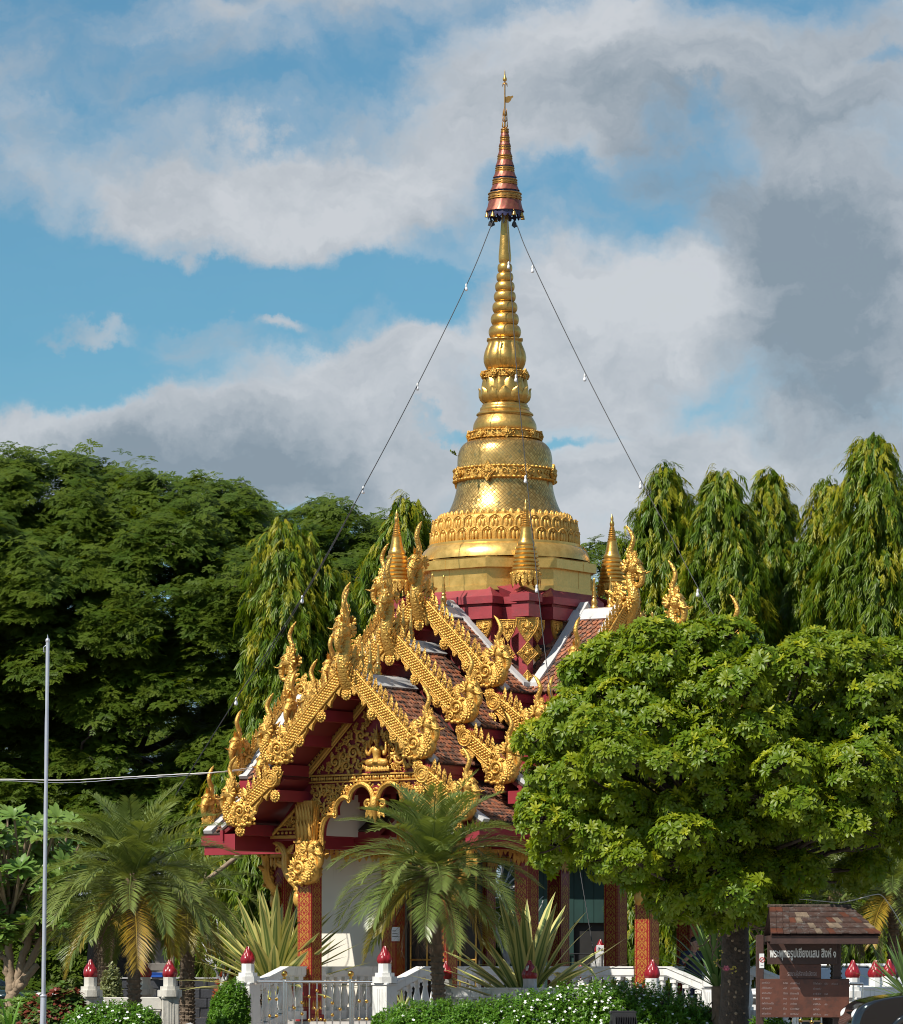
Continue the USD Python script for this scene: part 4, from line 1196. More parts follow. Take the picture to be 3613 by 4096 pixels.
def pediment(w, carved, seed):
    Y = -4.36
    b = Build()
    M = XZ.copy(); M[1, 3] = Y + 0.02
    opening = sg.Polygon([(x, z) for x, z in ARCH] + [(-x, z) for x, z in ARCH[::-1]] + [(1.27, 3.0), (-1.27, 3.0)]).buffer(0)
    board = sg.Polygon([(-2.5, 3.86), (-2.5, 4.0), (-1.62, 5.05), (0, 6.72), (1.62, 5.05), (2.5, 4.0), (2.5, 3.86)]).difference(opening)
    b.prism(board.buffer(0), 0.10, M)
    p = mesh(w, 'gable_board', b, L['red'])
    f = Build()
    for s in (-1, 1):
        # raking frame with its row of small leaves
        a0, a1 = np.array([s * 1.70, 5.04]), np.array([s * 0.0, 6.72])
        d = (a1 - a0) / np.linalg.norm(a1 - a0); n = np.array([-d[1], d[0]]) * (1 if s < 0 else -1)
        for off, rr in ((0.0, 0.035), (0.055, 0.022), (-0.05, 0.02)):
            f.tube([(*(a0 + n * off)[:1], Y - 0.03, (a0 + n * off)[1]), ((a1 + n * off)[0], Y - 0.03, (a1 + n * off)[1])], rr, 7)
        for i in range(24):
            c = a0 + (a1 - a0) * (i + 0.5) / 24 + n * 0.07
            flame_mb(f, 0.085, 0.12, thick=0.04, lobes=2, at=(c[0], Y - 0.02, c[1]), R=Rot.from_euler('y', math.degrees(math.atan2(n[0], n[1])), degrees=True).as_matrix(), notch=0.15)
        # small lean-to gable beside the column
        c0, c1 = np.array([s * 2.48, 3.98]), np.array([s * 1.70, 4.66])
        f.tube([(c0[0], Y - 0.03, c0[1]), (c1[0], Y - 0.03, c1[1])], 0.035, 7)
        f.box((s * 1.78, Y - 0.05, 3.90), (s * 2.52, Y, 3.96)); f.box((s * 1.78, Y - 0.05, 4.06), (s * 2.42, Y, 4.10))
        for i in range(6):
            f.blob((s * (1.84 + 0.10 * i), Y - 0.03, 4.01), (0.035, 0.03, 0.03), 1)
    # beam with bosses
    f.box((-1.78, Y - 0.055, 5.08), (1.78, Y, 5.115), bevel=0.008); f.box((-1.78, Y - 0.055, 4.955), (1.78, Y, 4.985), bevel=0.008)
    for i in range(19):
        x = -1.66 + i * 3.32 / 18
        f.blob((x, Y - 0.02, 5.035), (0.05, 0.035, 0.036), 1)
        for s in (-1, 1):
            f.blob((x + s * 0.06, Y - 0.015, 5.035), (0.022, 0.025, 0.045), 1)
    mesh(w, 'gable_frame', f, L['gold_old'])
    a = Build()
    for s in (-1, 1):
        P = np.c_[s * ARCH[:, 0], np.full(len(ARCH), Y - 0.03), ARCH[:, 1]]
        a.tube(P, 0.055, 9, 0.8)
        Q = P.copy(); Q[:, 1] -= 0.035
        a.tube(Q, 0.024, 7)
        # outer bead row
        T = np.gradient(P[:, [0, 2]], axis=0); T /= np.linalg.norm(T, axis=1, keepdims=True)
        nn = np.stack([-T[:, 1], T[:, 0]], 1) * s
        for i in range(len(P)):
            for t in (0.5,):
                c = P[i, [0, 2]] + nn[i] * 0.085
                flame_mb(a, 0.06, 0.075, thick=0.05, lobes=1, at=(c[0] - nn[i][0] * 0.03, Y - 0.03, c[1] - nn[i][1] * 0.03), R=Rot.from_euler('y', math.degrees(math.atan2(nn[i][0], nn[i][1])), degrees=True).as_matrix())
        for (x, z, r_, t0) in ((0.95, 4.30, 0.05, 1.0), (0.62, 4.59, 0.05, 1.0)):
            curl(a, (s * x, z), r_, 1.2, 0.022, start=t0, sgn=-s, t=Y - 0.05, n=10)
        curl(a, (s * 0.17, 4.52), 0.085, 1.4, 0.035, start=2.0 if s > 0 else 1.1, sgn=-s, t=Y - 0.05, n=16)
        curl(a, (s * 0.10, 4.36), 0.055, 1.2, 0.025, start=2.0 if s > 0 else 1.1, sgn=s, t=Y - 0.05, n=12)
    a.tube(curve([(0, Y - 0.05, 4.66), (0, Y - 0.07, 4.50), (0, Y - 0.05, 4.30), (0, Y - 0.05, 4.16)], 10), [0.09, 0.10, 0.05, 0.012], 8)
    for i in range(5):
        flame_mb(a, 0.10, 0.22, thick=0.05, at=(-0.12 + 0.06 * i, Y - 0.06, 4.45), R=Rot.from_euler('y', 180 - (i - 2) * 14, degrees=True).as_matrix(), notch=0.2)
    mesh(w, 'foiled_arch', a, L['gold'])
    if carved:
        c = Build()
        for s in (-1, 1):
            half = sg.Polygon([(s * 1.46, 5.14), (s * 0.26, 5.14), (s * 0.20, 6.00), (s * 0.0, 6.20), (s * 0.0, 6.56)])
            scroll_fill(c, half, Y, seed + s, n=52)
            over = sg.Polygon([(-s * x, z + 0.10) for x, z in ARCH[6:]] + [(s * 0.02, 4.93), (s * 1.55, 4.93), (s * 1.55, 4.05), (s * 1.40, 4.05)]).buffer(0)
            if over.geom_type != 'Polygon':
                over = max(over.geoms, key=lambda g: g.area)
            scroll_fill(c, over, Y, seed + 7 + s, (0.05, 0.12), n=40)
            scroll_fill(c, sg.Polygon([(s * 1.80, 4.12), (s * 2.32, 4.12), (s * 1.80, 4.55)]), Y, seed + 11 + s, (0.05, 0.11), n=10)
        mesh(w, 'scroll_carving', c, L['gold_old'])
        q = Build(); q.other(deity_mb(), T4((0.08, Y - 0.03, 5.14), s=0.94))
        mesh(w, 'seated_figure_relief', q, L['gold_old'])


pediment(front, True, 1)
pediment(right, True, 31)
pediment(left_, False, 61)
pediment(back_, False, 91)

# beams along the eaves over the columns, with a hanging gilt fringe
for w in (front, right, left_, back_):
    b, fr = Build(), Build()
    for s in (-1, 1):
        b.box((s * 1.46, -4.28, 3.92), (s * 1.74, -1.45, 4.9))
        b.box((s * 1.5, -4.2, 3.70), (s * 1.70, -1.45, 3.92))
        for i in range(16):
            y = -4.15 + i * 0.165
            flame_mb(fr, 0.15, 0.24 if i % 2 else 0.17, thick=0.03, at=(s * 1.72, y, 3.74), R=rotz(90) @ np.diag([1, 1, -1.0]), notch=0.2)
    mesh(w, 'wall_beam', b, L['red'])
    ln_ = Build()
    for s in (-1, 1):
        ln_.box((s * 1.40, -4.26, 3.95), (s * 1.455, -1.45, 5.0))
    mesh(w, 'porch_lining', ln_, L['wall'])
    mesh(w, 'beam_fringe', fr, L['gold_old'])

# ---------------------------------------------------------------- inside: white walls, ceiling, doors, rails
b = Build()
b.box((-3.95, -1.56, FLOOR), (-1.70, -1.44, 3.95), bevel=0.004)
b.box((-3.95, 1.44, FLOOR), (-1.70, 1.56, 3.95), bevel=0.004)
b.box((-4.02, -1.44, FLOOR), (-3.90, 1.44, 3.95), bevel=0.004)
mesh(temple, 'inner_wall', b, L['wall'])
b = Build()
M = XZ.copy(); M[1, 3] = -1.5
b.prism(sg.Polygon([(-1.45, 4.02), (1.45, 4.02), (1.45, 5.0), (0.55, 5.75), (-0.55, 5.75), (-1.45, 5.0)]), 0.08, M)
mesh(temple, 'upper_wall', b, L['wall'])
b = Build()
b.box((-4.2, -4.2, 3.93), (4.2, -1.75, 3.99)); b.box((-1.44, -1.75, 3.95), (1.44, 1.75, 4.01))
g = Build()
g.box((-1.45, -1.58, 3.82), (1.45, -1.42, 4.02), bevel=0.01)
for i in range(16):
    x = -1.35 + i * 0.18
    flame_mb(g, 0.16, 0.26 if i % 2 else 0.18, thick=0.03, at=(x, -1.60, 3.84), R=np.diag([1, 1, -1.0]), notch=0.2)
    curl(g, (x, 3.93), 0.07, 1.3, 0.02, t=-1.60, n=10)
mesh(temple, 'inner_beam', g, L['gold_old'])
d = Build()
d.box((-1.42, -1.38, FLOOR), (0.35, -1.30, 3.80))
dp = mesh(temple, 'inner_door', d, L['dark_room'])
d = Build()
for x in (-1.30, -0.90, -0.50, -0.10, 0.28):
    d.tube([(x, -1.42, FLOOR + 0.05), (x, -1.42, 3.6)], 0.022, 6)
for z in (FLOOR + 0.35, 1.55, 2.6):
    d.tube([(-1.30, -1.42, z), (0.28, -1.42, z)], 0.022, 6)
mesh(dp.GetPrim() if hasattr(dp, 'GetPrim') else dp, 'gilt_grille', d, L['gold_smooth'])
for (x, z, w_, h_) in ((-1.46, 1.92, 0.20, 0.28), (-0.05, 1.75, 0.16, 0.2)):
    n_ = Build(); n_.box((x, -1.85, z), (x + w_, -1.846, z + h_))
    pp = mesh(temple, 'paper_notice', n_, L['paper'])
    t_ = Build()
    for j in range(3):
        t_.box((x + 0.02, -1.851, z + h_ * (0.3 + 0.2 * j)), (x + w_ - 0.03 - 0.03 * j, -1.8495, z + h_ * (0.3 + 0.2 * j) + 0.014))
    mesh(pp, 'print', t_, L['ink'])


def baluster_pack(h=0.62, r=0.085):
    b = Build()
    k = h / 0.62
    b.box((-r * 0.8, -r * 0.8, 0), (r * 0.8, r * 0.8, 0.06 * k))
    b.revolve([(a * r / 0.085, z * k) for a, z in [(0.062, 0.06), (0.055, 0.075), (0.080, 0.14), (0.085, 0.20), (0.070, 0.29), (0.046, 0.40), (0.040, 0.46), (0.058, 0.475), (0.058, 0.50), (0.045, 0.515), (0.062, 0.56)]], 12)
    b.box((-r * 0.8, -r * 0.8, 0.56 * k), (r * 0.8, r * 0.8, h))
    return b


BAL = baluster_pack().arrays()


def rail_run(parent, a, c, z0, z1, sink=0.0, spacing=0.235, mat='white', top=1.06, ends=0.0):
    """Balustrade between two points of the plan; floor heights z0 and z1 at its ends (a stair's slope)."""
    a, c = np.asarray(a, float), np.asarray(c, float)
    d = c - a; ln = np.linalg.norm(d); d /= ln
    nrm = np.array([-d[1], d[0]])
    R = np.array([[d[0], nrm[0], 0], [d[1], nrm[1], 0], [0, 0, 1.0]])
    sl = (z1 - z0) / ln

    def bar(lo, hi, w):
        b = Build()
        v = []
        for x, z in ((0, z0), (ln, z1)):
            for y in (-w, w):
                for zz in (lo, hi):
                    v.append((x, y, z + zz))
        m = trimesh.convex.convex_hull(np.array(v))
        b.add(np.array(m.vertices) @ R.T + np.array([*a, 0]), m.faces, True)
        return b
    rail = Build()
    for lo, hi, w in ((top - 0.17, top - 0.03, 0.085), (top - 0.03, top, 0.105), (top - 0.20, top - 0.17, 0.06)):
        rail.other(bar(lo, hi, w))
    mesh(parent, 'hand_rail', rail, L[mat])
    mesh(parent, 'bottom_rail', bar(0.04, 0.20, 0.09), L[mat])
    n = max(1, int(ln / spacing))
    k = (top - 0.40) / 0.62
    for i in range(n):
        x = (i + 0.5) * ln / n
        p = a + d * x
        S = R @ np.diag([1, 1, k])
        M = T4((*p, z0 + sl * x + 0.20), S)
        v, f, nn, t = BAL
        mesh(parent, 'baluster', ((v @ M[:3, :3].T + M[:3, 3]).astype(np.float32), f, nn @ R.T.astype(np.float32), None), L[mat])


# porch rails stand on the plinth between the columns
for (a, c) in (((-1.6, -4.12), (-1.6, -1.84)), ((1.6, -4.12), (1.6, -1.84)), ((1.84, -1.6), (4.12, -1.6)), ((1.84, 1.6), (4.12, 1.6))):
    r_ = xform(temple, 'porch_rail')
    rail_run(r_, a, c, FLOOR, FLOOR)

# ---------------------------------------------------------------- base of the stupa
sq = lambda h: sg.box(-h, -h, h, h)


def redent(o=0.0):
    """Plan of the square base with its notched corners, o metres larger all round."""
    p = sg.box(-0.88, -1.74, 0.88, 1.74).union(sg.box(-1.74, -0.88, 1.74, 0.88)).union(sq(1.36))
    for sx in (-1, 1):
        for sy in (-1, 1):
            p = p.union(sg.box(sx * 1.55 - 0.20, sy * 1.55 - 0.20, sx * 1.55 + 0.20, sy * 1.55 + 0.20))
    return p.buffer(o, join_style=2)


def loft(b, p0, z0, p1, z1):
    """Sloping band between two outlines with the same number of corners."""
    a, c = np.array(p0.exterior.coords)[:-1], np.array(p1.exterior.coords)[:-1]
    n = len(a)
    c = np.array([c[np.argmin(np.linalg.norm(c - q, axis=1))] for q in a])
    v = np.vstack([np.c_[a, np.full(n, z0)], np.c_[c, np.full(n, z1)]])
    b.add(v, np.array([[i, (i + 1) % n, n + (i + 1) % n, n + i] for i in range(n)]), True)


b = Build()
for o, z0, z1 in ((-0.10, 6.3, 8.22), (0.0, 8.22, 8.46), (-0.07, 8.46, 8.52), (0.03, 8.52, 8.66)):
    b.prism(redent(o), z1 - z0, T4((0, 0, z0)))
loft(b, redent(0.03), 8.66, redent(-0.22), 8.93)
b.prism(sq(1.2), 0.3, T4((0, 0, 8.6)))
mesh(temple, 'stupa_base', b, L['maroon'])
# mortar flashing where the four ridged roofs meet the base
fl = Build()
pf = [(v, z + DZ[2]) for v, z in UPPER]
for q in range(4):
    R = rotz(90 * q)
    for s in (-1, 1):
        for t_, h_ in ((-1.80, 0.13),):
            k = Build()
            for (v0, z0), (v1, z1) in zip([(0, pf[0][1])] + pf[1:3], pf[1:3] + [(1.80, 6.79)]):
                p0, p1 = np.array([s * v0, t_, z0]), np.array([s * v1, t_, z1])
                o = np.array([0, 0, 1.0]); w = np.array([0, -0.19, 0])
                vv = np.array([p0 - 0.05 * o + w, p0 + h_ * o + w, p0 + h_ * o, p0 - 0.05 * o, p1 - 0.05 * o + w, p1 + h_ * o + w, p1 + h_ * o, p1 - 0.05 * o])
                m = trimesh.convex.convex_hull(vv)
                k.add(m.vertices @ R.T, m.faces, True)
            fl.other(k)
mesh(temple, 'roof_flashing', fl, L['flashing'])


def medallion_mb(w, h, hang=False):
    """Gilded carved plaque facing -y: a pointed leaf that hangs, or a lozenge."""
    b = Build()
    if hang:
        o = [(-w / 2, 0), (w / 2, 0), (w * 0.50, -h * 0.28), (w * 0.36, -h * 0.55), (w * 0.17, -h * 0.80), (0, -h), (-w * 0.17, -h * 0.80), (-w * 0.36, -h * 0.55), (-w * 0.50, -h * 0.28)]
    else:
        o = [(0, h / 2), (w * 0.27, h * 0.20), (w / 2, 0), (w * 0.27, -h * 0.20), (0, -h / 2), (-w * 0.27, -h * 0.20), (-w / 2, 0), (-w * 0.27, h * 0.20)]
    M = XZ.copy(); M[1, 3] = -0.035
    P = sg.Polygon(o)
    b.prism(P, 0.035, M)
    cz = -h * 0.36 if hang else 0
    for k in (0.92, 0.72):
        q = affinity.scale(P, k, k, origin=(0, cz))
        c = np.array(q.exterior.coords)
        for i in range(len(c) - 1):
            b.tube([(c[i][0], -0.04, c[i][1]), (c[i + 1][0], -0.04, c[i + 1][1])], 0.009, 5, cap=False)
    for s in (-1, 1):
        curl(b, (s * w * 0.17, cz + h * 0.06), w * 0.13, 1.3, 0.016, sgn=s, start=1.0, t=-0.05, n=10)
        curl(b, (s * w * 0.10, cz - h * 0.16), w * 0.09, 1.2, 0.013, sgn=-s, start=2.0, t=-0.05, n=9)
    b.blob((0, -0.05, cz), (w * 0.11, 0.03, h * 0.10), 1)
    flame_mb(b, w * 0.22, h * 0.24, thick=0.04, lobes=2, at=(0, -0.05, cz + h * 0.06))
    return b


for q in range(4):
    R = rotz(90 * q)
    for s in (-1, 1):
        # on the main face near its end, on the notch, and round the corner block (which serves two faces)
        for (x, y, rot_, w, h) in ((s * 0.64, -1.645, 0, 0.36, 0.46), (s * 1.10, -1.50, s * 26, 0.34, 0.46)):
            R = rotz(90 * q) @ rotz(rot_)
            T = T4(rotz(90 * q) @ np.array([x, y, 8.20]), R)
            b = Build(); b.other(medallion_mb(w, h, True), T)
            mesh(temple, 'hanging_plaque', b, L['gold'])
            b = Build(); b.other(medallion_mb(w * 0.86, 0.42), T4(rotz(90 * q) @ np.array([x, y, 7.52]), R))
            mesh(temple, 'lozenge_plaque', b, L['gold'])
    R2 = rotz(90 * q + 45)
    for kind_, z, w, h in (('h', 8.20, 0.46, 0.50), ('l', 7.50, 0.44, 0.48), ('l', 6.98, 0.36, 0.42)):
        b = Build(); b.other(medallion_mb(w, h, kind_ == 'h'), T4(R2 @ np.array([0, -1.66 * math.sqrt(2) + 0.02, z]), R2))
        mesh(temple, 'hanging_plaque' if kind_ == 'h' else 'lozenge_plaque', b, L['gold'])


# ---------------------------------------------------------------- the stupa itself: heights and half-widths read off the photograph
def rz2(items, c0=14.25, k=0.0027735):
    return [(w * k, c0 - k * y) for w, y in items]


octo = Build()
oa = [math.radians(22.5 + 45 * i) for i in range(8)]
og = lambda r: sg.Polygon([(r * math.cos(a), r * math.sin(a)) for a in oa])
for r0, z0, z1 in ((1.74, 8.80, 9.24), (1.77, 8.80, 8.90), (1.86, 9.24, 9.42), (1.70, 9.42, 9.47)):
    octo.prism(og(r0), z1 - z0, T4((0, 0, z0)))
mesh(temple, 'octagonal_base', octo, L['gold_pale'])
for i in range(8):
    for (r0, z0, z1) in ((1.86, 9.24, 9.42), (1.74, 8.90, 9.24)):
        t = 0.5 + 0.2 * math.sin(i * 2.1)
        p = np.array([math.cos(oa[i]), math.sin(oa[i])]) * r0 * (1 - t) + np.array([math.cos(oa[(i + 1) % 8]), math.sin(oa[(i + 1) % 8])]) * r0 * t
        seam = Build(); seam.tube([(*p, z0 + 0.005), (*p, z1 - 0.005)], 0.006, 5)
        mesh(temple, 'sheet_seam', seam, L['gold_old'])
b = Build()
b.revolve(rz2([(615, 1722), (612, 1700), (603, 1672), (585, 1640), (566, 1624), (556, 1618), (556, 1600), (535, 1596)]), 72, sharp_deg=35)
mesh(temple, 'dome_moulding', b, L['gold_pale'])
b = Build()
b.revolve(rz2([(528, 1612), (528, 1500), (510, 1420), (470, 1405), (440, 1392)]), 72)
mesh(temple, 'lotus_band', b, L['gold_old'])


def arch_petal_mb(w, h, r_, tilt=0.0):
    """Petal of the lotus band: an arched hood over two lobes; faces -y at radius r_."""
    b = Build()
    a = np.linspace(0, math.pi, 9)
    for k, rad, y in ((1.0, 0.020, 0.0), (0.74, 0.016, 0.012)):
        P = np.vstack([[(w / 2 * k, y, 0)], np.stack([w / 2 * k * np.cos(a), np.full(9, y), h * 0.55 + h * 0.42 * k * np.sin(a)], 1), [(-w / 2 * k, y, 0)]])
        b.tube(P, rad, 6)
    for s in (-1, 1):
        b.blob((s * w * 0.15, 0.0, h * 0.36), (w * 0.15, 0.034, h * 0.36), 1)
    b.blob((0, 0.005, h * 0.80), (w * 0.14, 0.03, h * 0.14), 1)
    b.blob((0, -0.01, h * 0.99), (w * 0.16, 0.026, h * 0.07), 1)
    v = np.vstack(b.v); v[:, 1] -= v[:, 2] * tilt
    q = Build(); q.add(v + np.array([0, -r_, 0]), np.vstack(b.f))
    return q.arrays()


for n, w, h, r_, z, ph, tl in ((34, 0.252, 0.27, 1.475, 9.80, 0.0, 0.02), (34, 0.250, 0.25, 1.455, 10.06, 0.5, -0.08)):
    pk = arch_petal_mb(w, h, r_, tl)
    for i in range(n):
        mesh(temple, 'lotus_petal', moved(pk, T4((0, 0, z), rotz((i + ph) * 360 / n))), L['gold_old'])
for i in range(54):
    q = Build()
    q.blob((0, -1.30, 0.07), (0.062, 0.035, 0.105), 1); q.blob((0, -1.335, 0.06), (0.032, 0.025, 0.085), 1)
    mesh(temple, 'small_petal', moved(q.arrays(), T4((0, 0, 10.27), rotz(i * 360 / 54))), L['gold_old'])

b = Build()
bell = rz2([(438, 1398), (420, 1375), (400, 1340), (382, 1300), (366, 1255), (354, 1210), (347, 1170), (344, 1120), (343, 1060), (343, 1010), (341, 960), (333, 920), (320, 890), (300, 866), (280, 852), (262, 844), (240, 838)])
bb = curve([(r, z, 0) for r, z in bell], 60)[:, :2]
b.revolve(bb, 96, uvscale=1.0)
mesh(temple, 'bell_dome', b, L['mosaic'])


def ornament_ring(r0, z0, h, n_med, med_w, med_h, seed, turn=0.0, beads=60):
    """Carved belt round the stupa: beaded rims, scrollwork and lozenge medallions."""
    b = Build()
    b.revolve([(r0 * 0.96, z0), (r0, z0 + h * 0.06), (r0, z0 + h * 0.94), (r0 * 0.96, z0 + h)], 72)
    for zz in (0.10, 0.9):
        for i in range(beads):
            a = 2 * math.pi * i / beads
            b.blob((r0 * math.cos(a), r0 * math.sin(a), z0 + h * zz), (r0 * 3.0 / beads, r0 * 3.0 / beads, h * 0.11), 1)
    r = np.random.default_rng(seed)
    for i in range(beads // 2):
        a = 360 / (beads // 2) * i
        q = Build()
        curl(q, (0, 0), h * 0.26, 1.3, h * 0.075, start=r.uniform(0, 6), sgn=1 if i % 2 else -1, t=-r0 - 0.012, n=9, sides=5)
        b.other(q, T4((0, 0, z0 + h * 0.5), rotz(a)))
    band = mesh(temple, 'ornament_band', b, L['gold'])
    for i in range(n_med):
        q = Build(); q.other(medallion_mb(med_w, med_h * (1.0 if i % 2 == 0 else 0.72)), T4((0, 0, 0)))
        qq = Build(); qq.other(q, T4(rotz(turn + 360 / n_med * i) @ np.array([0, -r0 - 0.005, z0 + h / 2]), rotz(turn + 360 / n_med * i)))
        mesh(band, 'medallion', qq, L['gold'])


ornament_ring(1.005, 11.08, 0.27, 8, 0.33, 0.42, 1, turn=14.5, beads=64)
ornament_ring(0.70, 11.93, 0.17, 8, 0.19, 0.24, 2, turn=37, beads=44)
b = Build()
b.revolve(rz2([(235, 842), (235, 785), (222, 775), (228, 765), (230, 745), (227, 722), (218, 700), (205, 678), (194, 662), (196, 655), (206, 652), (206, 645), (190, 632), (178, 622), (180, 612), (178, 600), (168, 594), (166, 580), (158, 572), (148, 566)]), 64, sharp_deg=50)
mesh(temple, 'bell_shoulder', b, L['gold_smooth'])
b = Build()
b.revolve(rz2([(140, 572), (150, 540), (155, 480), (150, 420), (148, 392), (150, 388)]), 48)
b.revolve(rz2([(150, 392), (150, 336), (132, 330)]), 48)
mesh(temple, 'lotus_core', b, L['gold_smooth'])


def bud_petal(prof, wmax, rib, seed=0):
    """Pointed petal curved over the stupa, facing -y: profile (r, z), widths and a midrib that stands proud."""
    p = np.asarray(prof, float); n = len(p)
    t = np.linspace(0, 1, n)
    hw = wmax / 2 * np.clip(np.sin((0.30 + 0.70 * t) * np.pi), 0, 1) ** 0.7
    hw[0] = wmax * 0.42; hw[-1] = 0
    b = Build()
    rows = []
    for k, sgn in ((-1.0, 0), (-0.5, 0.5), (0, 1.0), (0.5, 0.5), (1.0, 0)):
        x = hw * k
        rr = p[:, 0] + rib * sgn - 0.02 * (k * k)
        y = -np.sqrt(np.maximum(rr ** 2 - x ** 2, 0))
        rows.append(np.stack([x, y, p[:, 1]], 1))
    v = np.vstack(rows)
    f = [[j * n + i, (j + 1) * n + i, (j + 1) * n + i + 1, j * n + i + 1] for j in range(4) for i in range(n - 1)]
    b.add(v, f)
    return b.arrays()


pk = bud_petal(rz2([(152, 566), (172, 545), (181, 520), (182, 498), (180, 478), (186, 458)]), 0.27, 0.022)
pk2 = bud_petal(rz2([(160, 520), (168, 490), (168, 455), (162, 420), (158, 398), (160, 383)]), 0.26, 0.02)
for i in range(12):
    mesh(temple, 'lotus_petal', moved(pk, T4((0, 0, 0), rotz(i * 30 + 4))), L['gold_smooth'])
    mesh(temple, 'lotus_petal', moved(pk2, T4((0, 0, 0), rotz(i * 30 + 19))), L['gold_smooth'])
ornament_ring(0.437, 13.17, 0.145, 8, 0.19, 0.21, 3, turn=5, beads=36)
b = Build()
flute = lambda a, i: 1 - 0.075 * (1 - abs(math.sin(5 * a))) ** 1.5
b.revolve(rz2([(122, 334), (133, 318), (148, 290), (156, 262), (157, 235), (152, 205), (140, 172), (128, 145), (124, 132), (126, 122), (134, 112)]), 100, mod=flute)
tp = np.linspace(0, 2 * np.pi, 101)
rt = 134 * 0.0027735 * np.array([flute(a, 0) for a in tp])
zt = 14.25 - 0.0027735 * (108 + 8 * np.abs(np.sin(5 * tp)) * -1)
v = np.vstack([np.c_[rt * np.cos(tp), rt * np.sin(tp), np.full(101, 14.25 - 0.0027735 * 112)], np.c_[rt * 0.99 * np.cos(tp), rt * 0.99 * np.sin(tp), zt], np.c_[0.62 * rt * np.cos(tp), 0.62 * rt * np.sin(tp), np.full(101, 14.25 - 0.0027735 * 100)]])
i_ = np.arange(100)
b.add(v, np.vstack([np.stack([k * 101 + i_, k * 101 + i_ + 1, (k + 1) * 101 + i_ + 1, (k + 1) * 101 + i_], 1) for k in (0, 1)]))
mesh(temple, 'fluted_bud', b, L['gold_smooth'])

# seven swelling rings and the tapering neck of the spire
z1_ = lambda y: 19.75 - 0.0030505 * y
rings = [(1850, 107, 45), (1768, 93, 41), (1690, 83, 37), (1618, 73, 34), (1553, 65, 32), (1490, 56, 29), (1430, 49, 29)]
for y, w, hh in rings:
    b = Build()
    t = np.linspace(-math.pi / 2, math.pi / 2, 13)
    r0, hz = w * 0.0030505, hh * 0.0030505
    b.revolve([(r0 * (0.70 + 0.30 * math.cos(a)), z1_(y) + hz * math.sin(a)) for a in t], 40)
    mesh(temple, 'spire_ring', b, L['gold_smooth'])
b = Build()
b.revolve([(w * 0.0030505, z1_(y)) for w, y in [(75, 1895), (60, 1768), (50, 1600), (34, 1420), (30, 1402), (38, 1392), (41, 1375), (41, 1350), (38, 1310), (34, 1260), (29, 1190), (25, 1130), (22, 1080), (22, 1020)]], 32)
mesh(temple, 'spire_neck', b, L['gold_smooth'])
mast = Build()
mast.revolve([(w * 0.0030505, z1_(y)) for w, y in [(20, 1060), (14, 900), (9, 600), (6, 520), (5, 400), (4.5, 206)]], 12)
mesh(temple, 'umbrella_mast', mast, L['umbrella_gold'])
tiers = [(1062, 122, 104, 982, 107, 945), (925, 95, 78, 882, 79, 855), (838, 76, 62, 800, 60, 775), (762, 60, 47, 720, 46, 697), (690, 45, 36, 655, 36, 632), (625, 38, 29, 600, 29, 575), (566, 29, 23, 540, 23, 520)]
for y0, w0, w1, y1, w2, y2 in tiers:
    b, g = Build(), Build()
    n = 48
    k = 0.0030505
    b.revolve([(w0 * k, z1_(y0)), (w0 * k * 0.93, z1_(y0 * 0.6 + y1 * 0.4)), (w1 * k, z1_(y1))], n, mod=lambda a, i: 1 + (0.05 * abs(math.sin(8 * a)) if i == 0 else 0.015 * math.cos(16 * a)))
    t_ = mesh(temple, 'umbrella_tier', b, L['umbrella'])
    g.revolve([(w2 * k * 0.985, z1_(y1)), (w2 * k * 0.985, z1_(y2))], n)
    for yy in (y1, y2, (y1 * 0.6 + y2 * 0.4)):
        a = np.linspace(0, 2 * np.pi, 33)
        g.tube(np.c_[w2 * k * 1.01 * np.cos(a), w2 * k * 1.01 * np.sin(a), np.full(33, z1_(yy))], 0.014, 5)
    for i in range(16):
        a = 2 * math.pi * i / 16
        flame_mb(g, w2 * k * 0.34, (y1 - y2) * k * 0.8, thick=0.02, lobes=1, at=(w2 * k * math.cos(a), w2 * k * math.sin(a), z1_(y1)), R=rotz(math.degrees(a) + 90))
        flame_mb(g, w2 * k * 0.30, (y0 - y1) * k * 0.8, thick=0.02, lobes=2, at=(w1 * k * 1.02 * math.cos(a), w1 * k * 1.02 * math.sin(a), z1_(y1)), R=rotz(math.degrees(a) + 90) @ Rot.from_euler('x', 12, degrees=True).as_matrix() @ np.diag([1, 1, -1.0]))
    mesh(t_, 'gilt_band', g, L['umbrella_gold'])
    nt = Build()
    for i in range(20):
        a = 2 * math.pi * i / 20
        flame_mb(nt, w0 * k * 0.36, (26 if y0 < 1000 else 48) * k, thick=0.015, lobes=2, at=(w0 * k * 0.93 * math.cos(a), w0 * k * 0.93 * math.sin(a), z1_(y0) + 0.01), R=rotz(math.degrees(a) + 90) @ np.diag([1, 1, -1.0]))
    mesh(t_, 'lace_edge', nt, L['umbrella_net'])
bellp = Build(); bellp.revolve([(0.045, 0), (0.047, 0.01), (0.036, 0.03), (0.033, 0.06), (0.018, 0.08), (0.006, 0.088), (0.006, 0.11)], 14)
plate = Build(); plate.prism(sg.Polygon([(0, 0), (0.055, -0.06), (0.075, -0.13), (0.03, -0.145), (0, -0.165), (-0.03, -0.145), (-0.075, -0.13), (-0.055, -0.06)]), 0.008, XZ)
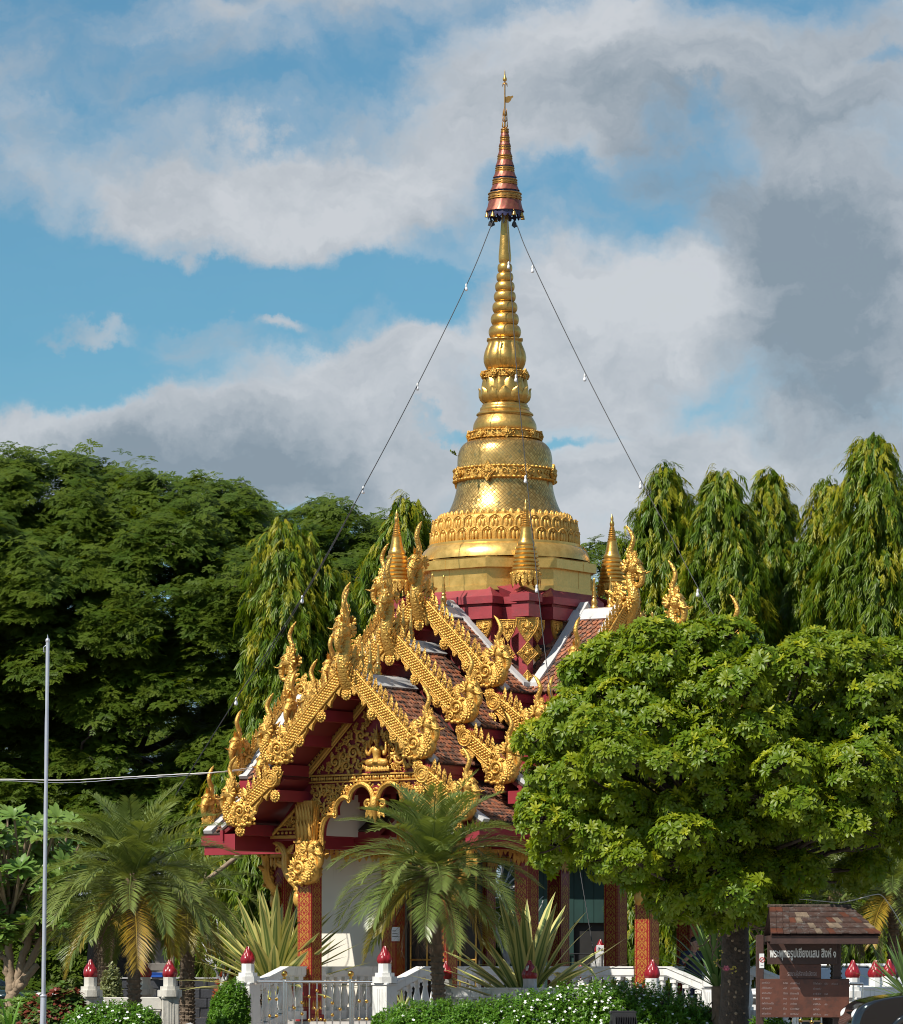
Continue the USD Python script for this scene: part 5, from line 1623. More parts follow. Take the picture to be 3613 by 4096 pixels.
for i in range(10):
    a = 2 * math.pi * (i + 0.3) / 10
    p = (0.365 * math.cos(a), 0.365 * math.sin(a), z1_(1100) - 0.02 * (i % 3))
    if i % 3 == 2:
        mesh(temple, 'wind_plate', moved(plate.arrays(), T4((p[0] * 0.8, p[1] * 0.8, z1_(1100)), rotz(40 * i))), L['plastic_black'])
    else:
        mesh(temple, 'wind_bell', moved(bellp.arrays(), T4(p)), L['gold_smooth'])
b = Build()
for s in range(4):
    R = rotz(90 * s + 35)
    for j, (z, h, w) in enumerate(((z1_(512), 0.14, 0.055), (z1_(470), 0.14, 0.05), (z1_(432), 0.13, 0.042))):
        b.tube(np.array(curve([(0.008, 0, z), (0.048 - 0.008 * j, 0, z + 0.03), (0.045 - 0.008 * j, 0, z + 0.08), (0.058 - 0.012 * j, 0, z + 0.15)], 7)) @ R.T, [0.012, 0.016, 0.013, 0.003], 5)
    b.tube(np.array(curve([(0.005, 0, z1_(212)), (0.035, 0, z1_(222)), (0.05, 0, z1_(242))], 5)) @ R.T, [0.008, 0.016, 0.002], 5)
mesh(temple, 'flame_filigree', b, L['umbrella_gold'])
b = Build()
b.revolve([(w * 0.0030505, z1_(y)) for w, y in [(4, 206), (12, 201), (14, 190), (11, 181), (6, 176), (7, 170), (4, 165), (5, 158), (3, 152), (3.4, 146), (2, 138), (0.3, 128)]], 16)
mesh(temple, 'spire_tip', b, L['gold_smooth'])
b = Build()
b.prism(sg.Polygon([(0.0, 0.0), (0.02, -0.03), (0.075, -0.03), (0.115, 0.01), (0.135, 0.055), (0.17, 0.085), (0.16, 0.115), (0.12, 0.10), (0.07, 0.105), (0.03, 0.09), (0, 0.085)]), 0.01, rotz(35).__class__ is np.ndarray and np.block([[rotz(35) @ XZ[:3, :3], np.array([[0], [0], [z1_(335)]])], [np.zeros((1, 3)), np.ones((1, 1))]]))
mesh(temple, 'metal_pennant', b, L['umbrella_gold'])

# small stupas on the corners of the base
sp = [(86, 548), (86, 474), (80, 470), (85, 464), (85, 455), (72, 448), (81, 440), (81, 430), (70, 424), (78, 416), (78, 406), (66, 400), (74, 392), (74, 380), (62, 374), (69, 366), (69, 354), (56, 348), (64, 340), (64, 330), (50, 322), (54, 312), (52, 298), (44, 290), (40, 272), (33, 240), (29, 214), (31, 209), (24, 204), (29, 196), (22, 190), (26, 182), (20, 176), (24, 168), (18, 162), (22, 154), (16, 149), (19, 141), (14, 136), (16, 128), (11, 122), (13, 112), (15, 104), (12, 92), (8, 82), (10, 74), (8, 62), (3, 50), (0.5, 40)]
k = 0.6656 / 205
prof = [(w * k, 10.52 - (y - 40) * k) for w, y in sp[1:]]
prof = [(w, z) for w, z in prof]
for sx in (-1, 1):
    for sy in (-1, 1):
        c = xform(temple, 'corner_stupa', (sx * 1.55, sy * 1.55, 0))
        b = Build(); b.revolve(prof, 32, sharp_deg=38)
        mesh(c, 'stupa_body', b, L['gold_smooth'])
        g = Build()
        g.revolve([(0.262, 8.98), (0.285, 9.00), (0.285, 9.10), (0.262, 9.12)], 24)
        for i in range(14):
            a = 360 / 14 * i
            R = rotz(a)
            flame_mb(g, 0.125, 0.26 if i % 2 else 0.19, thick=0.035, at=R @ np.array([0, -0.285, 9.05]), R=R @ np.diag([1, 1, -1.0]), notch=0.25)
            g.blob(R @ np.array([0, -0.287, 9.06]), (0.03, 0.03, 0.03), 1)
        mesh(c, 'hanging_collar', g, L['gold'])
# a sapling that took root on the bell, and one in a gutter
for (p, k) in (((-0.93 * math.cos(math.radians(35)) - 0.01, -0.55, 11.63), 1.0), ((0.12, -1.66, 8.24), 1.1)):
    b = Build()
    r = np.random.default_rng(5)
    b.tube(curve([(0, 0, 0), (-0.06, -0.02, 0.03), (-0.13, -0.03, 0.08)], 6), [0.008, 0.006, 0.004], 5)
    for i in range(9):
        t = r.random()
        a = r.uniform(0, 360)
        flame_mb(b, 0.035, 0.10, thick=0.004, lobes=1, at=(-0.13 * t, -0.03 * t, 0.08 * t), R=rotz(a) @ Rot.from_euler('x', r.uniform(30, 90), degrees=True).as_matrix(), notch=0.0)
    q = Build(); q.other(b, T4(p, s=k))
    mesh(temple, 'sapling', q, L['cannon'])
# ---------------------------------------------------------------- ground
g = Build()
n = 64
r_ = np.concatenate([np.linspace(0, 120, 25)[1:], [200, 400, 900, 2500]])
a = np.linspace(0, 2 * np.pi, n, endpoint=False)
v = [(0, 0, 0)]
for q in r_:
    v += [(q * math.cos(x), q * math.sin(x), 0.03 * math.sin(q * 0.7 + 3 * x) * (q < 100)) for x in a]
f = [(0, 1 + i, 1 + (i + 1) % n) for i in range(n)]
for k in range(len(r_) - 1):
    for i in range(n):
        p, q = 1 + k * n + i, 1 + k * n + (i + 1) % n
        f += [(p, p + n, q + n), (p, q + n, q)]
g.add(np.array(v), np.array(f))
mesh(None, 'ground', g, L['soil'], label='bare brown garden soil around the shrine', kind='structure')
b = Build(); b.box((-14, -46, 0.02), (40, -17, 0.07))
mesh(None, 'road', b, L['paving'], label='paved road in front of the garden', kind='structure')


def local(px, py, d):
    """A point of the photograph in the temple's own turned frame."""
    return rotz(-TURN) @ W(px, py, d)


yard = np.array(rotz(TURN))


# ---------------------------------------------------------------- lotus-bud posts, balustrades, gate
def bud_pack(chip=False):
    b = Build()
    for k, (rr, hh, ph) in enumerate(((0.118, 0.25, 0.0), (0.105, 0.29, 0.5), (0.075, 0.325, 0.0))):
        m = 5
        for i in range(m):
            z = np.linspace(0.0, hh, 9)
            t = z / hh
            r0 = rr * 1.2 * (0.72 + 1.6 * t - 2.32 * t ** 1.7)
            r0 = np.maximum(r0, 0.004)
            hw = rr * 0.98 * np.sin(np.clip(0.32 + 0.68 * t, 0, 1) * np.pi) ** 0.75
            rows = []
            for s, o in ((-1, -0.012), (-0.5, 0.006), (0, 0.016), (0.5, 0.006), (1, -0.012)):
                x = hw * s
                rows.append(np.stack([x, -np.sqrt(np.maximum((r0 + o * 1.3) ** 2 - (x * 0.9) ** 2, 1e-5)), z], 1))
            v = np.vstack(rows) @ rotz(360 / m * (i + ph) + 12).T
            nn = 9
            b.add(v, np.array([[j * nn + q, (j + 1) * nn + q, (j + 1) * nn + q + 1, j * nn + q + 1] for j in range(4) for q in range(nn - 1)]))
    b.revolve([(0.085, 0.0), (0.112, 0.05), (0.118, 0.10), (0.09, 0.18), (0.045, 0.25), (0.004, 0.33)], 20)
    return b


BUD = bud_pack().arrays()


def octa(b, r, z0, z1, r1=None):
    b.revolve([(r, z0), (r if r1 is None else r1, z1)], 8, phase=math.pi / 8)
    v, f = b.v[-1], b.f[-1] - (b.n - len(b.v[-1]))
    b.v[-1], b.f[-1], b.t[-1] = v[f].reshape(-1, 3), np.arange(3 * len(f)).reshape(-1, 3) + b.n - len(v), np.zeros((3 * len(f), 2))
    b.n += 3 * len(f) - len(v)
    b.add([(*((np.array([math.cos(q), math.sin(q)]) * (r if r1 is None else r1)).tolist()), z1) for q in np.linspace(0, 2 * np.pi, 8, endpoint=False) + math.pi / 8], [(0, i, i + 1) for i in range(1, 7)], True)


def post(loc, h, label, big=True, mat='white', rz=TURN, chip=False, group='lotus bud posts round the shrine'):
    p = xform(None, 'lotus_bud_post', loc, rz, label, 'post', group)
    b = Build()
    w = 0.165 if big else 0.15
    b.box((-w, -w, 0), (w, w, h - 0.36), bevel=0.008)
    for s in (-1, 1):
        for k in (-0.05, 0.0, 0.05):
            b.box((k - 0.012, s * (w + 0.008), 0.15), (k + 0.012, s * w, h - 0.46))
    b.box((-w - 0.02, -w - 0.02, h - 0.40), (w + 0.02, w + 0.02, h - 0.36), bevel=0.008)
    octa(b, 0.235, h - 0.36, h - 0.24); octa(b, 0.185, h - 0.24, h - 0.17); octa(b, 0.125, h - 0.17, h)
    mesh(p, 'shaft', b, L[mat])
    k = mesh(p, 'lotus_bud', BUD, L['lotus'], loc=(0, 0, h))
    if chip:
        q = Build()
        q.blob((0.012, -0.112, 0.17), (0.028, 0.012, 0.05), 1); q.blob((0.035, -0.105, 0.21), (0.018, 0.01, 0.03), 1)
        mesh(k, 'bare_patch', q, L['chip'])
    return p


def tl(u, v, z=0.0):
    """Plan position (outwards, sideways) in front of the temple's turned front, in world axes."""
    return yard @ np.array([v, -u, z])


def at_ground(px, d):
    p = W(px, HOR, d); return (p[0], p[1], 0.0)


post(tl(6.3, -1.6), 1.47, 'white gate post with red lotus bud, left of the steel gate')
post(tl(6.3, 1.6), 1.47, 'white gate post with red lotus bud, right of the steel gate, behind palm fronds')
post(tl(1.6, 5.85), 1.40, 'white post with red lotus bud at the foot of the right stair, behind the yucca')
post(at_ground(1782, 72.0), 1.19, 'grey post with red lotus bud just right of the leaning palm trunk', False, 'stone')
post(at_ground(2120, 70.5), 1.20, 'weathered grey post whose red lotus bud has a white chip', False, 'stone', chip=True)
post(at_ground(2610, 70.0), 1.21, 'white post with matt red lotus bud beside the gold stencilled column, over the hedge', False)
p_ = post(at_ground(2322, 92.0), 1.15, 'small white post with red lotus bud between the sword-leaved plant and the hedge flowers', False)
post(at_ground(2402, 97.0), 1.75, 'far post whose red lotus bud shows beside a dim column', False, 'stone')
post(at_ground(362, 74.0), 1.22, 'stained post with red bud at the left end of the low wall', False, 'white_old', 12)
post(at_ground(579, 82.0), 1.20, 'stained post with red lotus bud standing behind the palm trunk', False, 'white_old', 12)
post(at_ground(679, 74.0), 1.22, 'stained post at the right end of the low wall, bud behind yellowing fronds', False, 'white_old', 12)
post(at_ground(3413, 73.0), 1.21, 'white post with red lotus bud right next to the notice board', False)
post(at_ground(3503, 74.5), 1.21, 'white post with darker red lotus bud, middle of three by the far right yucca', False)
post(at_ground(3558, 76.0), 1.23, 'white post with bright red lotus bud, behind the far right yucca leaves', False)

stairs = xform(None, 'entrance_stair', (0, 0, 0), TURN, 'pale tiled steps behind the steel gate', 'stair')
for i, (u0, u1, z) in enumerate(((4.87, 5.3, 0.27), (5.3, 5.75, 0.18), (5.75, 6.2, 0.09))):
    b = Build(); b.box((-1.5, -u1, 0.0), (1.5, -u0, z), bevel=0.006)
    mesh(stairs, 'step', b, L['step'])
stairs2 = xform(None, 'side_stair', (0, 0, 0), TURN, 'pale tiled steps on the right of the shrine behind the hedge', 'stair')
for i, (u0, u1, z) in enumerate(((4.87, 5.2, 0.27), (5.2, 5.5, 0.18), (5.5, 5.8, 0.09))):
    b = Build(); b.box((u0, -1.5, 0.0), (u1, 1.5, z), bevel=0.006)
    mesh(stairs2, 'step', b, L['step'])


def stair_rail(pts, label):
    t = xform(None, 'stair_balustrade', (0, 0, 0), TURN, label, 'balustrade', 'white balustrades beside the stairs')
    for (a, c) in zip(pts[:-1], pts[1:]):
        rail_run(t, a[:2], c[:2], a[2], c[2])
    return t


stair_rail([(-1.6, -4.58, 0.36), (-1.6, -5.15, 0.36), (-1.6, -6.12, 0.06)], 'white stair balustrade behind the gate, left side, running down to the gate post')
stair_rail([(1.6, -4.58, 0.36), (1.6, -5.15, 0.36), (1.6, -6.12, 0.06)], 'white stair balustrade crossed by the leaning palm trunk')
stair_rail([(4.58, -1.6, 0.36), (4.85, -1.6, 0.36), (5.68, -1.6, 0.06)], 'white balustrade sloping down right behind the yucca')
stair_rail([(4.58, 1.6, 0.36), (4.85, 1.6, 0.36), (5.68, 1.6, 0.06)], 'white balustrade sloping down beyond the cannonball trunk')

low = xform(None, 'low_wall', (0, 0, 0), 0, 'stained low garden wall with an open slot under its rail, behind the flowering bush', 'wall')
p0, p1 = np.array(at_ground(395, 74.0)), np.array(at_ground(650, 74.0))
b = Build(); b.box((p0[0], p0[1] - 0.08, 0.62), (p1[0], p0[1] + 0.08, 0.85), bevel=0.012)
mesh(low, 'wall_rail', b, L['white_old'])
b = Build(); b.box((p0[0], p0[1] - 0.10, 0.0), (p1[0], p0[1] + 0.10, 0.30), bevel=0.012)
mesh(low, 'wall_foot', b, L['white_old'])
for i in range(6):
    v, f, nn, t = moved(BAL, T4((p0[0] + 0.1 + i * (p1[0] - p0[0] - 0.2) / 5, p0[1], 0.30), np.diag([1, 1, 0.52])))
    mesh(low, 'baluster', (v, f, nn, None), L['white_old'])
for (x0, d0, x1, d1, lab) in ((1800, 72.0, 2100, 70.5, 'low white garden balustrade behind the sword-leaved plant and the hedge'), (2135, 70.5, 2595, 70.0, 'low white garden balustrade mostly hidden by the flowering hedge'),
                              (3430, 73.0, 3700, 77.0, 'low white balustrade behind the black car')):
    fx = xform(None, 'garden_balustrade', (0, 0, 0), 0, lab, 'balustrade', 'low balustrades round the garden')
    a_, c_ = at_ground(x0, d0), at_ground(x1, d1)
    rail_run(fx, a_[:2], c_[:2], 0.42, 0.42, top=0.62)
    b = Build()
    dd = np.array(c_) - np.array(a_); ln = np.linalg.norm(dd); an = math.degrees(math.atan2(dd[1], dd[0]))
    q = Build(); q.box((0, -0.12, 0), (ln, 0.12, 0.46))
    b.other(q, T4(a_, rotz(an)))
    mesh(fx, 'wall_foot', b, L['white'])


def steel_gate(loc, rz, width, posts, bars, label, top=1.13, scroll=None):
    t = xform(None, 'steel_gate', loc, rz, label, 'gate')
    b = Build()
    b.tube([(0, 0, top), (width, 0, top)], 0.026, 10); b.tube([(0, 0, 0.12), (width, 0, 0.12)], 0.02, 8)
    b.revolve([(0.001, 0), (0.055, 0.0), (0.055, 0.02), (0.001, 0.02)], 14, c=(0, 0, 0))
    v = b.v[-1]; b.v[-1] = np.stack([v[:, 2], v[:, 1], v[:, 0] + top], 1)
    mesh(t, 'frame', b, L['steel'])
    for x in posts:
        b = Build(); b.tube([(x, 0, 0), (x, 0, top + 0.05)], 0.033, 10); b.tube([(x + 0.055, 0, 0.05), (x + 0.055, 0, top)], 0.022, 8)
        mesh(t, 'gate_post', b, L['steel'])
        b = Build(); b.blob((x, 0, top + 0.15), (0.058,) * 3, 2); b.tube([(x, 0, top + 0.05), (x, 0, top + 0.11)], [0.034, 0.018], 10)
        mesh(t, 'ball_finial', b, L['brass'])
    for x, balls in bars:
        b = Build(); b.tube([(x, 0, 0.12), (x, 0, top)], 0.0135, 7)
        bar = mesh(t, 'bar', b, L['steel'])
        for z in balls:
            q = Build(); q.blob((x, 0, z), (0.033,) * 3, 2)
            mesh(bar, 'brass_ball', q, L['brass'])
    if scroll:
        b = Build()
        for s in (-1, 1):
            P = curve([(scroll + s * 0.10, -0.02, 0.62), (scroll + s * 0.07, -0.02, 0.655), (scroll + s * 0.025, -0.02, 0.60), (scroll + s * 0.02, -0.02, 0.53), (scroll + s * 0.03, -0.02, 0.46), (scroll + s * 0.08, -0.02, 0.41), (scroll + s * 0.105, -0.02, 0.45)], 18)
            b.tube(P, [0.02, 0.012, 0.014, 0.016, 0.014, 0.012, 0.02], 6)
        mesh(t, 'brass_scroll', b, L['brass'])
    return t


# bar positions measured along the gate from its left post
gx = lambda zx: (zx - 495) / (1600 - 495) * 2.86
bars = [(gx(x), [1.13 - (y - 1425) * 0.4437 / 212 for y in ys]) for x, ys in
        ((565, []), (630, [1580, 1733]), (693, [1583, 1733]), (855, [1660]), (925, [1612, 1713]), (993, [1558, 1770]), (1062, [1505]), (1132, [1558, 1768]), (1200, [1613, 1720]), (1270, [1667]), (1440, [1595, 1752]), (1505, [1597, 1752]), (1575, []))]
steel_gate(tl(6.3, -1.43), TURN, 2.86, [gx(765), gx(1365)], bars, 'stainless steel gate with brass balls between the two white posts', scroll=gx(1065))
gp = at_ground(3395, 66.0)
steel_gate((gp[0], gp[1], 0), 0, 0.24, [], [(0.08, []), (0.235, [])], 'short polished steel rail right behind the notice board', top=1.13)
gp = at_ground(3165, 66.0)
steel_gate((gp[0], gp[1], 0), 0, 0.62, [0.05], [(0.16, [0.52]), (0.34, [0.5]), (0.5, [0.45])], 'low steel gate with brass balls seen under the notice board', top=0.62)

# ---------------------------------------------------------------- strings of bulbs, cables, flagpole
bulb = Build(); bulb.revolve([(0.001, -0.155), (0.018, -0.152), (0.031, -0.135), (0.034, -0.118), (0.030, -0.100), (0.020, -0.075), (0.018, -0.07)], 14)
cap_ = Build(); cap_.revolve([(0.019, -0.075), (0.021, -0.06), (0.021, -0.02), (0.012, -0.012), (0.004, 0.0)], 12)


def light_string(pts, bulbs, label, w=0.009):
    t = xform(None, 'light_string', (0, 0, 0), 0, label, 'string lights', None)
    P = curve([W(*p) for p in pts], 60)
    b = Build(); b.tube(P, w, 5)
    mesh(t, 'wire', b, L['black_cable'])
    D = np.array([(p[0] - CAMX) / (p[1] + DIST) for p in P]), np.array([(p[2] - EYE) / (p[1] + DIST) for p in P])
    for (bx, by) in bulbs:
        zz = (HOR - by) / FPX
        i = np.argmin(np.abs(D[1] - zz))
        p = P[i]
        q = (p[0] - 0.02, p[1] - 0.02, p[2])
        bb_ = mesh(t, 'bulb', moved(bulb.arrays(), T4(q)), L['bulb'])
        mesh(bb_, 'bulb_socket', moved(cap_.arrays(), T4(q)), L['bulb_cap'])
    return t


light_string([(1972, 885, 79.5), (1872, 1128, 79), (1660, 1560, 78), (1446, 1965, 76.5), (1205, 2395, 74.5), (945, 2795, 72.5), (700, 3185, 70)],
             [(1872, 1118), (1660, 1552), (1446, 1962), (1205, 2386), (945, 2800)], 'string of white bulbs running down left from the spire')
light_string([(1446, 1965, 76.5), (1300, 2240, 75.4), (1080, 2610, 73.5), (950, 2780, 72.5)], [], 'thin second wire beside the lower left string of bulbs', 0.007)
light_string([(2068, 900, 79.5), (2125, 1040, 79), (2340, 1487, 78), (2572, 1935, 76.5), (2650, 2080, 76), (2798, 2360, 75), (2960, 2640, 74), (3120, 2950, 73)],
             [(2125, 1045), (2340, 1487), (2572, 1935), (2798, 2362)], 'string of white bulbs running down right from the spire to the trees')
light_string([(2030, 880, 79.3), (2040, 1060, 78.9), (2068, 1490, 77.6), (2108, 1915, 76), (2150, 2325, 74.6), (2196, 2720, 73.4), (2310, 3420, 72.2), (2386, 3870, 71.4)],
             [(2040, 1052), (2068, 1485), (2108, 1908), (2150, 2320)], 'string of white bulbs hanging down the front of the golden stupa')


def cable(pts, label, mat, w, n=60, name='cable'):
    P = curve([W(*p) for p in pts], n)
    b = Build(); b.tube(P, w, 6)
    mesh(None, name, b, L[mat], label, 'cable')


cable([(-260, 3128, 78), (0, 3118, 78), (250, 3121, 78), (480, 3110, 78), (700, 3098, 78), (880, 3088, 78), (1010, 3070, 79)], 'pale upper cable strung from the left edge to the shrine eave', 'white_cable', 0.011)
cable([(-260, 3140, 78.1), (0, 3124, 78.1), (200, 3131, 78.1), (330, 3129, 78.1), (560, 3112, 78.1), (720, 3104, 78.1), (1010, 3078, 79)], 'thin sagging lower cable strung from the left edge to the shrine eave', 'pole', 0.006)
cable([(2980, 3560, 63), (3140, 3592, 63), (3240, 3600, 63), (3350, 3610, 63), (3410, 3602, 63), (3490, 3581, 63), (3530, 3584, 63), (3575, 3645, 63), (3613, 3705, 63), (3700, 3800, 63)], 'wavy white cable hanging above the notice board roof', 'white_cable', 0.008)
fp = xform(None, 'flag_pole', (0, 0, 0), 0, 'bare grey metal flagpole standing in front of the frangipani', 'flagpole')
top_, mid_, bot_ = W(191, 2570, 66), W(174, 3985, 66), W(170, 4300, 66)
b = Build(); b.tube([top_, mid_], [0.030, 0.036], 12); mesh(fp, 'upper_tube', b, L['pole'])
b = Build(); b.tube([mid_, (bot_[0], bot_[1], 0)], [0.050, 0.055], 12); mesh(fp, 'lower_tube', b, L['pole'])
b = Build(); b.blob(mid_, (0.062, 0.062, 0.035), 2); mesh(fp, 'collar', b, L['pole'])
b = Build(); b.blob(top_ + [0, 0, 0.03], (0.038, 0.038, 0.045), 2); b.tube([top_ + [0, 0, 0.06], top_ + [0, 0, 0.13]], [0.012, 0.003], 7)
b.tube([top_ + [-0.03, 0, -0.05], top_ + [-0.07, 0, -0.08], top_ + [-0.06, 0, -0.16]], 0.008, 5)
mesh(fp, 'finial', b, L['pole'])

# ---------------------------------------------------------------- notice board
from PIL import Image, ImageDraw, ImageFont
import glob
THAI = glob.glob('/opt/blender-*/*/datafiles/fonts/NotoSansThai*')


def lettering(text, height, depth=0.006, weight=1, width=None):
    """Thai lettering as a flat solid reading along +x, letters about height tall."""
    try:
        font = ImageFont.truetype(THAI[0], 120)
    except Exception:
        return meshkit.text_mesh(text, height, depth)
    x0, y0, x1, y1 = font.getbbox(text, anchor='ls', stroke_width=weight)
    im = Image.new('L', (x1 - x0 + 8, y1 - y0 + 8))
    ImageDraw.Draw(im).text((4 - x0, 4 - y0), text, 255, font, anchor='ls', stroke_width=weight)
    on = np.pad(np.asarray(im) > 127, ((0, 0), (1, 1))).astype(np.int8)
    rows, starts = np.nonzero(np.diff(on, axis=1) == 1)
    ends = np.nonzero(np.diff(on, axis=1) == -1)[1]
    shape = shapely.union_all(shapely.box(starts, -rows - 1, ends, -rows)).buffer(0.6).buffer(-0.6).simplify(0.8)
    s = height / 72.0
    sx = s if width is None else width / (x1 - x0)
    shape = affinity.affine_transform(shape, [sx, 0, 0, s, -4 * sx, (4 - y0) * s])
    return shape


SD = 57.0
sb = xform(None, 'notice_board', (0, 0, 0), 0, 'dark wooden notice board with a shingled roof and white Thai lettering', 'notice board')
sy = SD - DIST
sx_ = lambda px: W(px, HOR, SD)[0]
sz_ = lambda py: W(1800, py, SD)[2]
for px in (3040, 3348):
    b = Build(); b.box((sx_(px - 15), sy - 0.055, 0), (sx_(px + 15), sy + 0.055, sz_(3740)), bevel=0.006)
    mesh(sb, 'post', b, L['wood'])
for k, (x0, x1, y0, y1, mt, dy) in enumerate(((3068, 3347, 3770, 3858, 'wood', -0.075), (3118, 3283, 3858, 3921, 'wood_red', -0.07), (3040, 3394, 3916, 4070, 'wood_red', -0.10))):
    b = Build(); b.box((sx_(x0), sy + dy - 0.02, sz_(y1)), (sx_(x1), sy + dy + 0.02, sz_(y0)), bevel=0.005)
    bd = mesh(sb, 'board', b, L[mt])
    yf = sy + dy - 0.021
    if k == 0:
        shp = lettering('พระพุทธรูปเชียงแสน สิงห์ ๑', 0.098, weight=3, width=(sx_(3344) - sx_(3077)))
        q = Build(); q.prism(shp, 0.006, T4((sx_(3077), yf, sz_(3829)), XZ[:3, :3] @ np.diag([1, 1, -1.0])))
        mesh(bd, 'lettering', q, L['letter'])
    elif k == 1:
        shp = lettering('รายนามผู้บริจาคเงินปิดทอง', 0.055, weight=0, width=(sx_(3266) - sx_(3149)))
        q = Build(); q.prism(shp, 0.003, T4((sx_(3149), yf, sz_(3904)), XZ[:3, :3] @ np.diag([1, 1, -1.0])))
        mesh(bd, 'lettering', q, L['letter_faint'])
        for xx in (3155, 3258):
            q = Build(); q.blob((sx_(xx), yf, sz_(3870)), (0.008, 0.006, 0.008), 1); mesh(bd, 'screw', q, L['ink'])
    else:                                                       # faded list, too worn to read
        r = np.random.default_rng(3)
        q = Build()
        for row in range(7):
            for c0, wd in ((3046, 50), (3132, 16), (3161, 40), (3250, 38), (3297, 14), (3325, 30)):
                if (c0 == 3325 and row) or (c0 == 3297 and row % 2):
                    continue
                x = c0
                end = c0 + wd * r.uniform(0.6, 1.0)
                while x < end:
                    hh = r.choice([4.0, 5.5, 7.5]); z = sz_(3935 + row * 20.5 + 0.016 * (x - 3040))
                    wv = r.uniform(0.7, 1.3)
                    q.box((sx_(x), yf - 0.002, z), (sx_(x + wv), yf, z + hh * SD / FPX))
                    q.box((sx_(x), yf - 0.002, z + hh * 0.9 * SD / FPX), (sx_(x + 2.6), yf, z + (hh * 0.9 + 1.0) * SD / FPX))
                    x += r.uniform(3.0, 4.4)
        mesh(bd, 'worn_lettering', q, L['letter_faint'])
# little roof: ridge beam, fascia, courses of shingles on both slopes
rx0, rx1 = sx_(3078), sx_(3400)
ex0, ex1 = sx_(3070), sx_(3506)
zr, ze = sz_(3628), sz_(3738)
b = Build()
M_ = np.array([[0, 0, 1, 0], [1, 0, 0, 0], [0, 1, 0, 0], [0, 0, 0, 1.0]])
b.box((ex0, sy - 0.60, ze - 0.14), (ex1 - 0.03, sy - 0.55, ze - 0.01), bevel=0.004)
b.box((ex0, sy + 0.55, ze - 0.14), (ex1 - 0.03, sy + 0.60, ze - 0.01), bevel=0.004)
for x in (ex0 + 0.03, ex1 - 0.5):
    b.box((x - 0.04, sy - 0.55, ze - 0.10), (x + 0.04, sy + 0.55, ze - 0.02))
mesh(sb, 'fascia', b, L['wood'])
b = Build()
for s in (-1, 1):
    vv = np.array([(ex0, sy + s * 0.62, ze - 0.01), (ex1, sy + s * 0.62, ze - 0.01), (rx1, sy, zr - 0.02), (rx0, sy, zr - 0.02)])
    b.add(np.vstack([vv, vv - [0, 0, 0.02]]), [(0, 1, 2, 3), (7, 6, 5, 4)], True)
mesh(sb, 'roof_board', b, L['wood'])
b = Build(); b.tube([(rx0 - 0.02, sy, zr + 0.01), (rx1 + 0.02, sy, zr + 0.01)], 0.03, 7); mesh(sb, 'ridge_roll', b, L['bark'])
r = np.random.default_rng(8)
for s in (-1, 1):
    for c in range(5):
        t0, t1 = c / 5, (c + 1) / 5 + 0.03
        lerp = lambda e, q, t: q + (e - q) * t
        a0, a1 = lerp(ex0, rx0, t0), lerp(ex1, rx1, t0)
        b0, b1 = lerp(ex0, rx0, t1), lerp(ex1, rx1, t1)
        nn = 13 + c
        for i in range(nn):
            u0, u1 = i / nn, (i + 1) / nn - 0.004
            skew = 0.0
            h0, h1 = 0.012, 0.030 + r.uniform(0, 0.010)
            p = [np.array([lerp(a1, a0, u0), sy + s * 0.62 * t0, lerp(ze, zr, t0) + h0]), np.array([lerp(a1, a0, u1), sy + s * 0.62 * t0, lerp(ze, zr, t0) + h0]),
                 np.array([lerp(b1, b0, u1), sy + s * 0.62 * t1, lerp(ze, zr, t1) + h1]), np.array([lerp(b1, b0, u0), sy + s * 0.62 * t1, lerp(ze, zr, t1) + h1])]
            p = np.array(p); lo = p - [0, 0, 0.018]
            q = Build(); q.add(np.vstack([p, lo]), [(0, 1, 2, 3), (2, 1, 5, 6), (3, 2, 6, 7), (1, 0, 4, 5), (0, 3, 7, 4)], True)
            mesh(sb, 'shingle', q, L['shingle' if r.random() < 0.66 else ('wood_red' if r.random() < 0.5 else 'bark_palm')])
b = Build(); b.box((sx_(3037), sy - 0.062, sz_(3873)), (sx_(3056), sy - 0.057, sz_(3815)), bevel=0.001)
k_ = mesh(sb, 'no_smoking_sticker', b, L['sign_white'])
b = Build()
cx_, cz_ = sx_(3048), sz_(3840)
a = np.linspace(0, 2 * np.pi, 21)
b.tube(np.c_[cx_ + 0.034 * np.cos(a), np.full(21, sy - 0.063), cz_ + 0.034 * np.sin(a)], 0.005, 4)
b.tube([(cx_ - 0.024, sy - 0.064, cz_ - 0.024), (cx_ + 0.024, sy - 0.064, cz_ + 0.024)], 0.005, 4)
mesh(k_, 'red_ring', b, L['sign_red'])
b = Build(); b.box((cx_ - 0.024, sy - 0.0625, cz_ - 0.004), (cx_ + 0.024, sy - 0.062, cz_ + 0.004))
b.box((cx_ - 0.02, sy - 0.0625, sz_(3864)), (cx_ + 0.02, sy - 0.062, sz_(3862)))
mesh(k_, 'print', b, L['ink'])

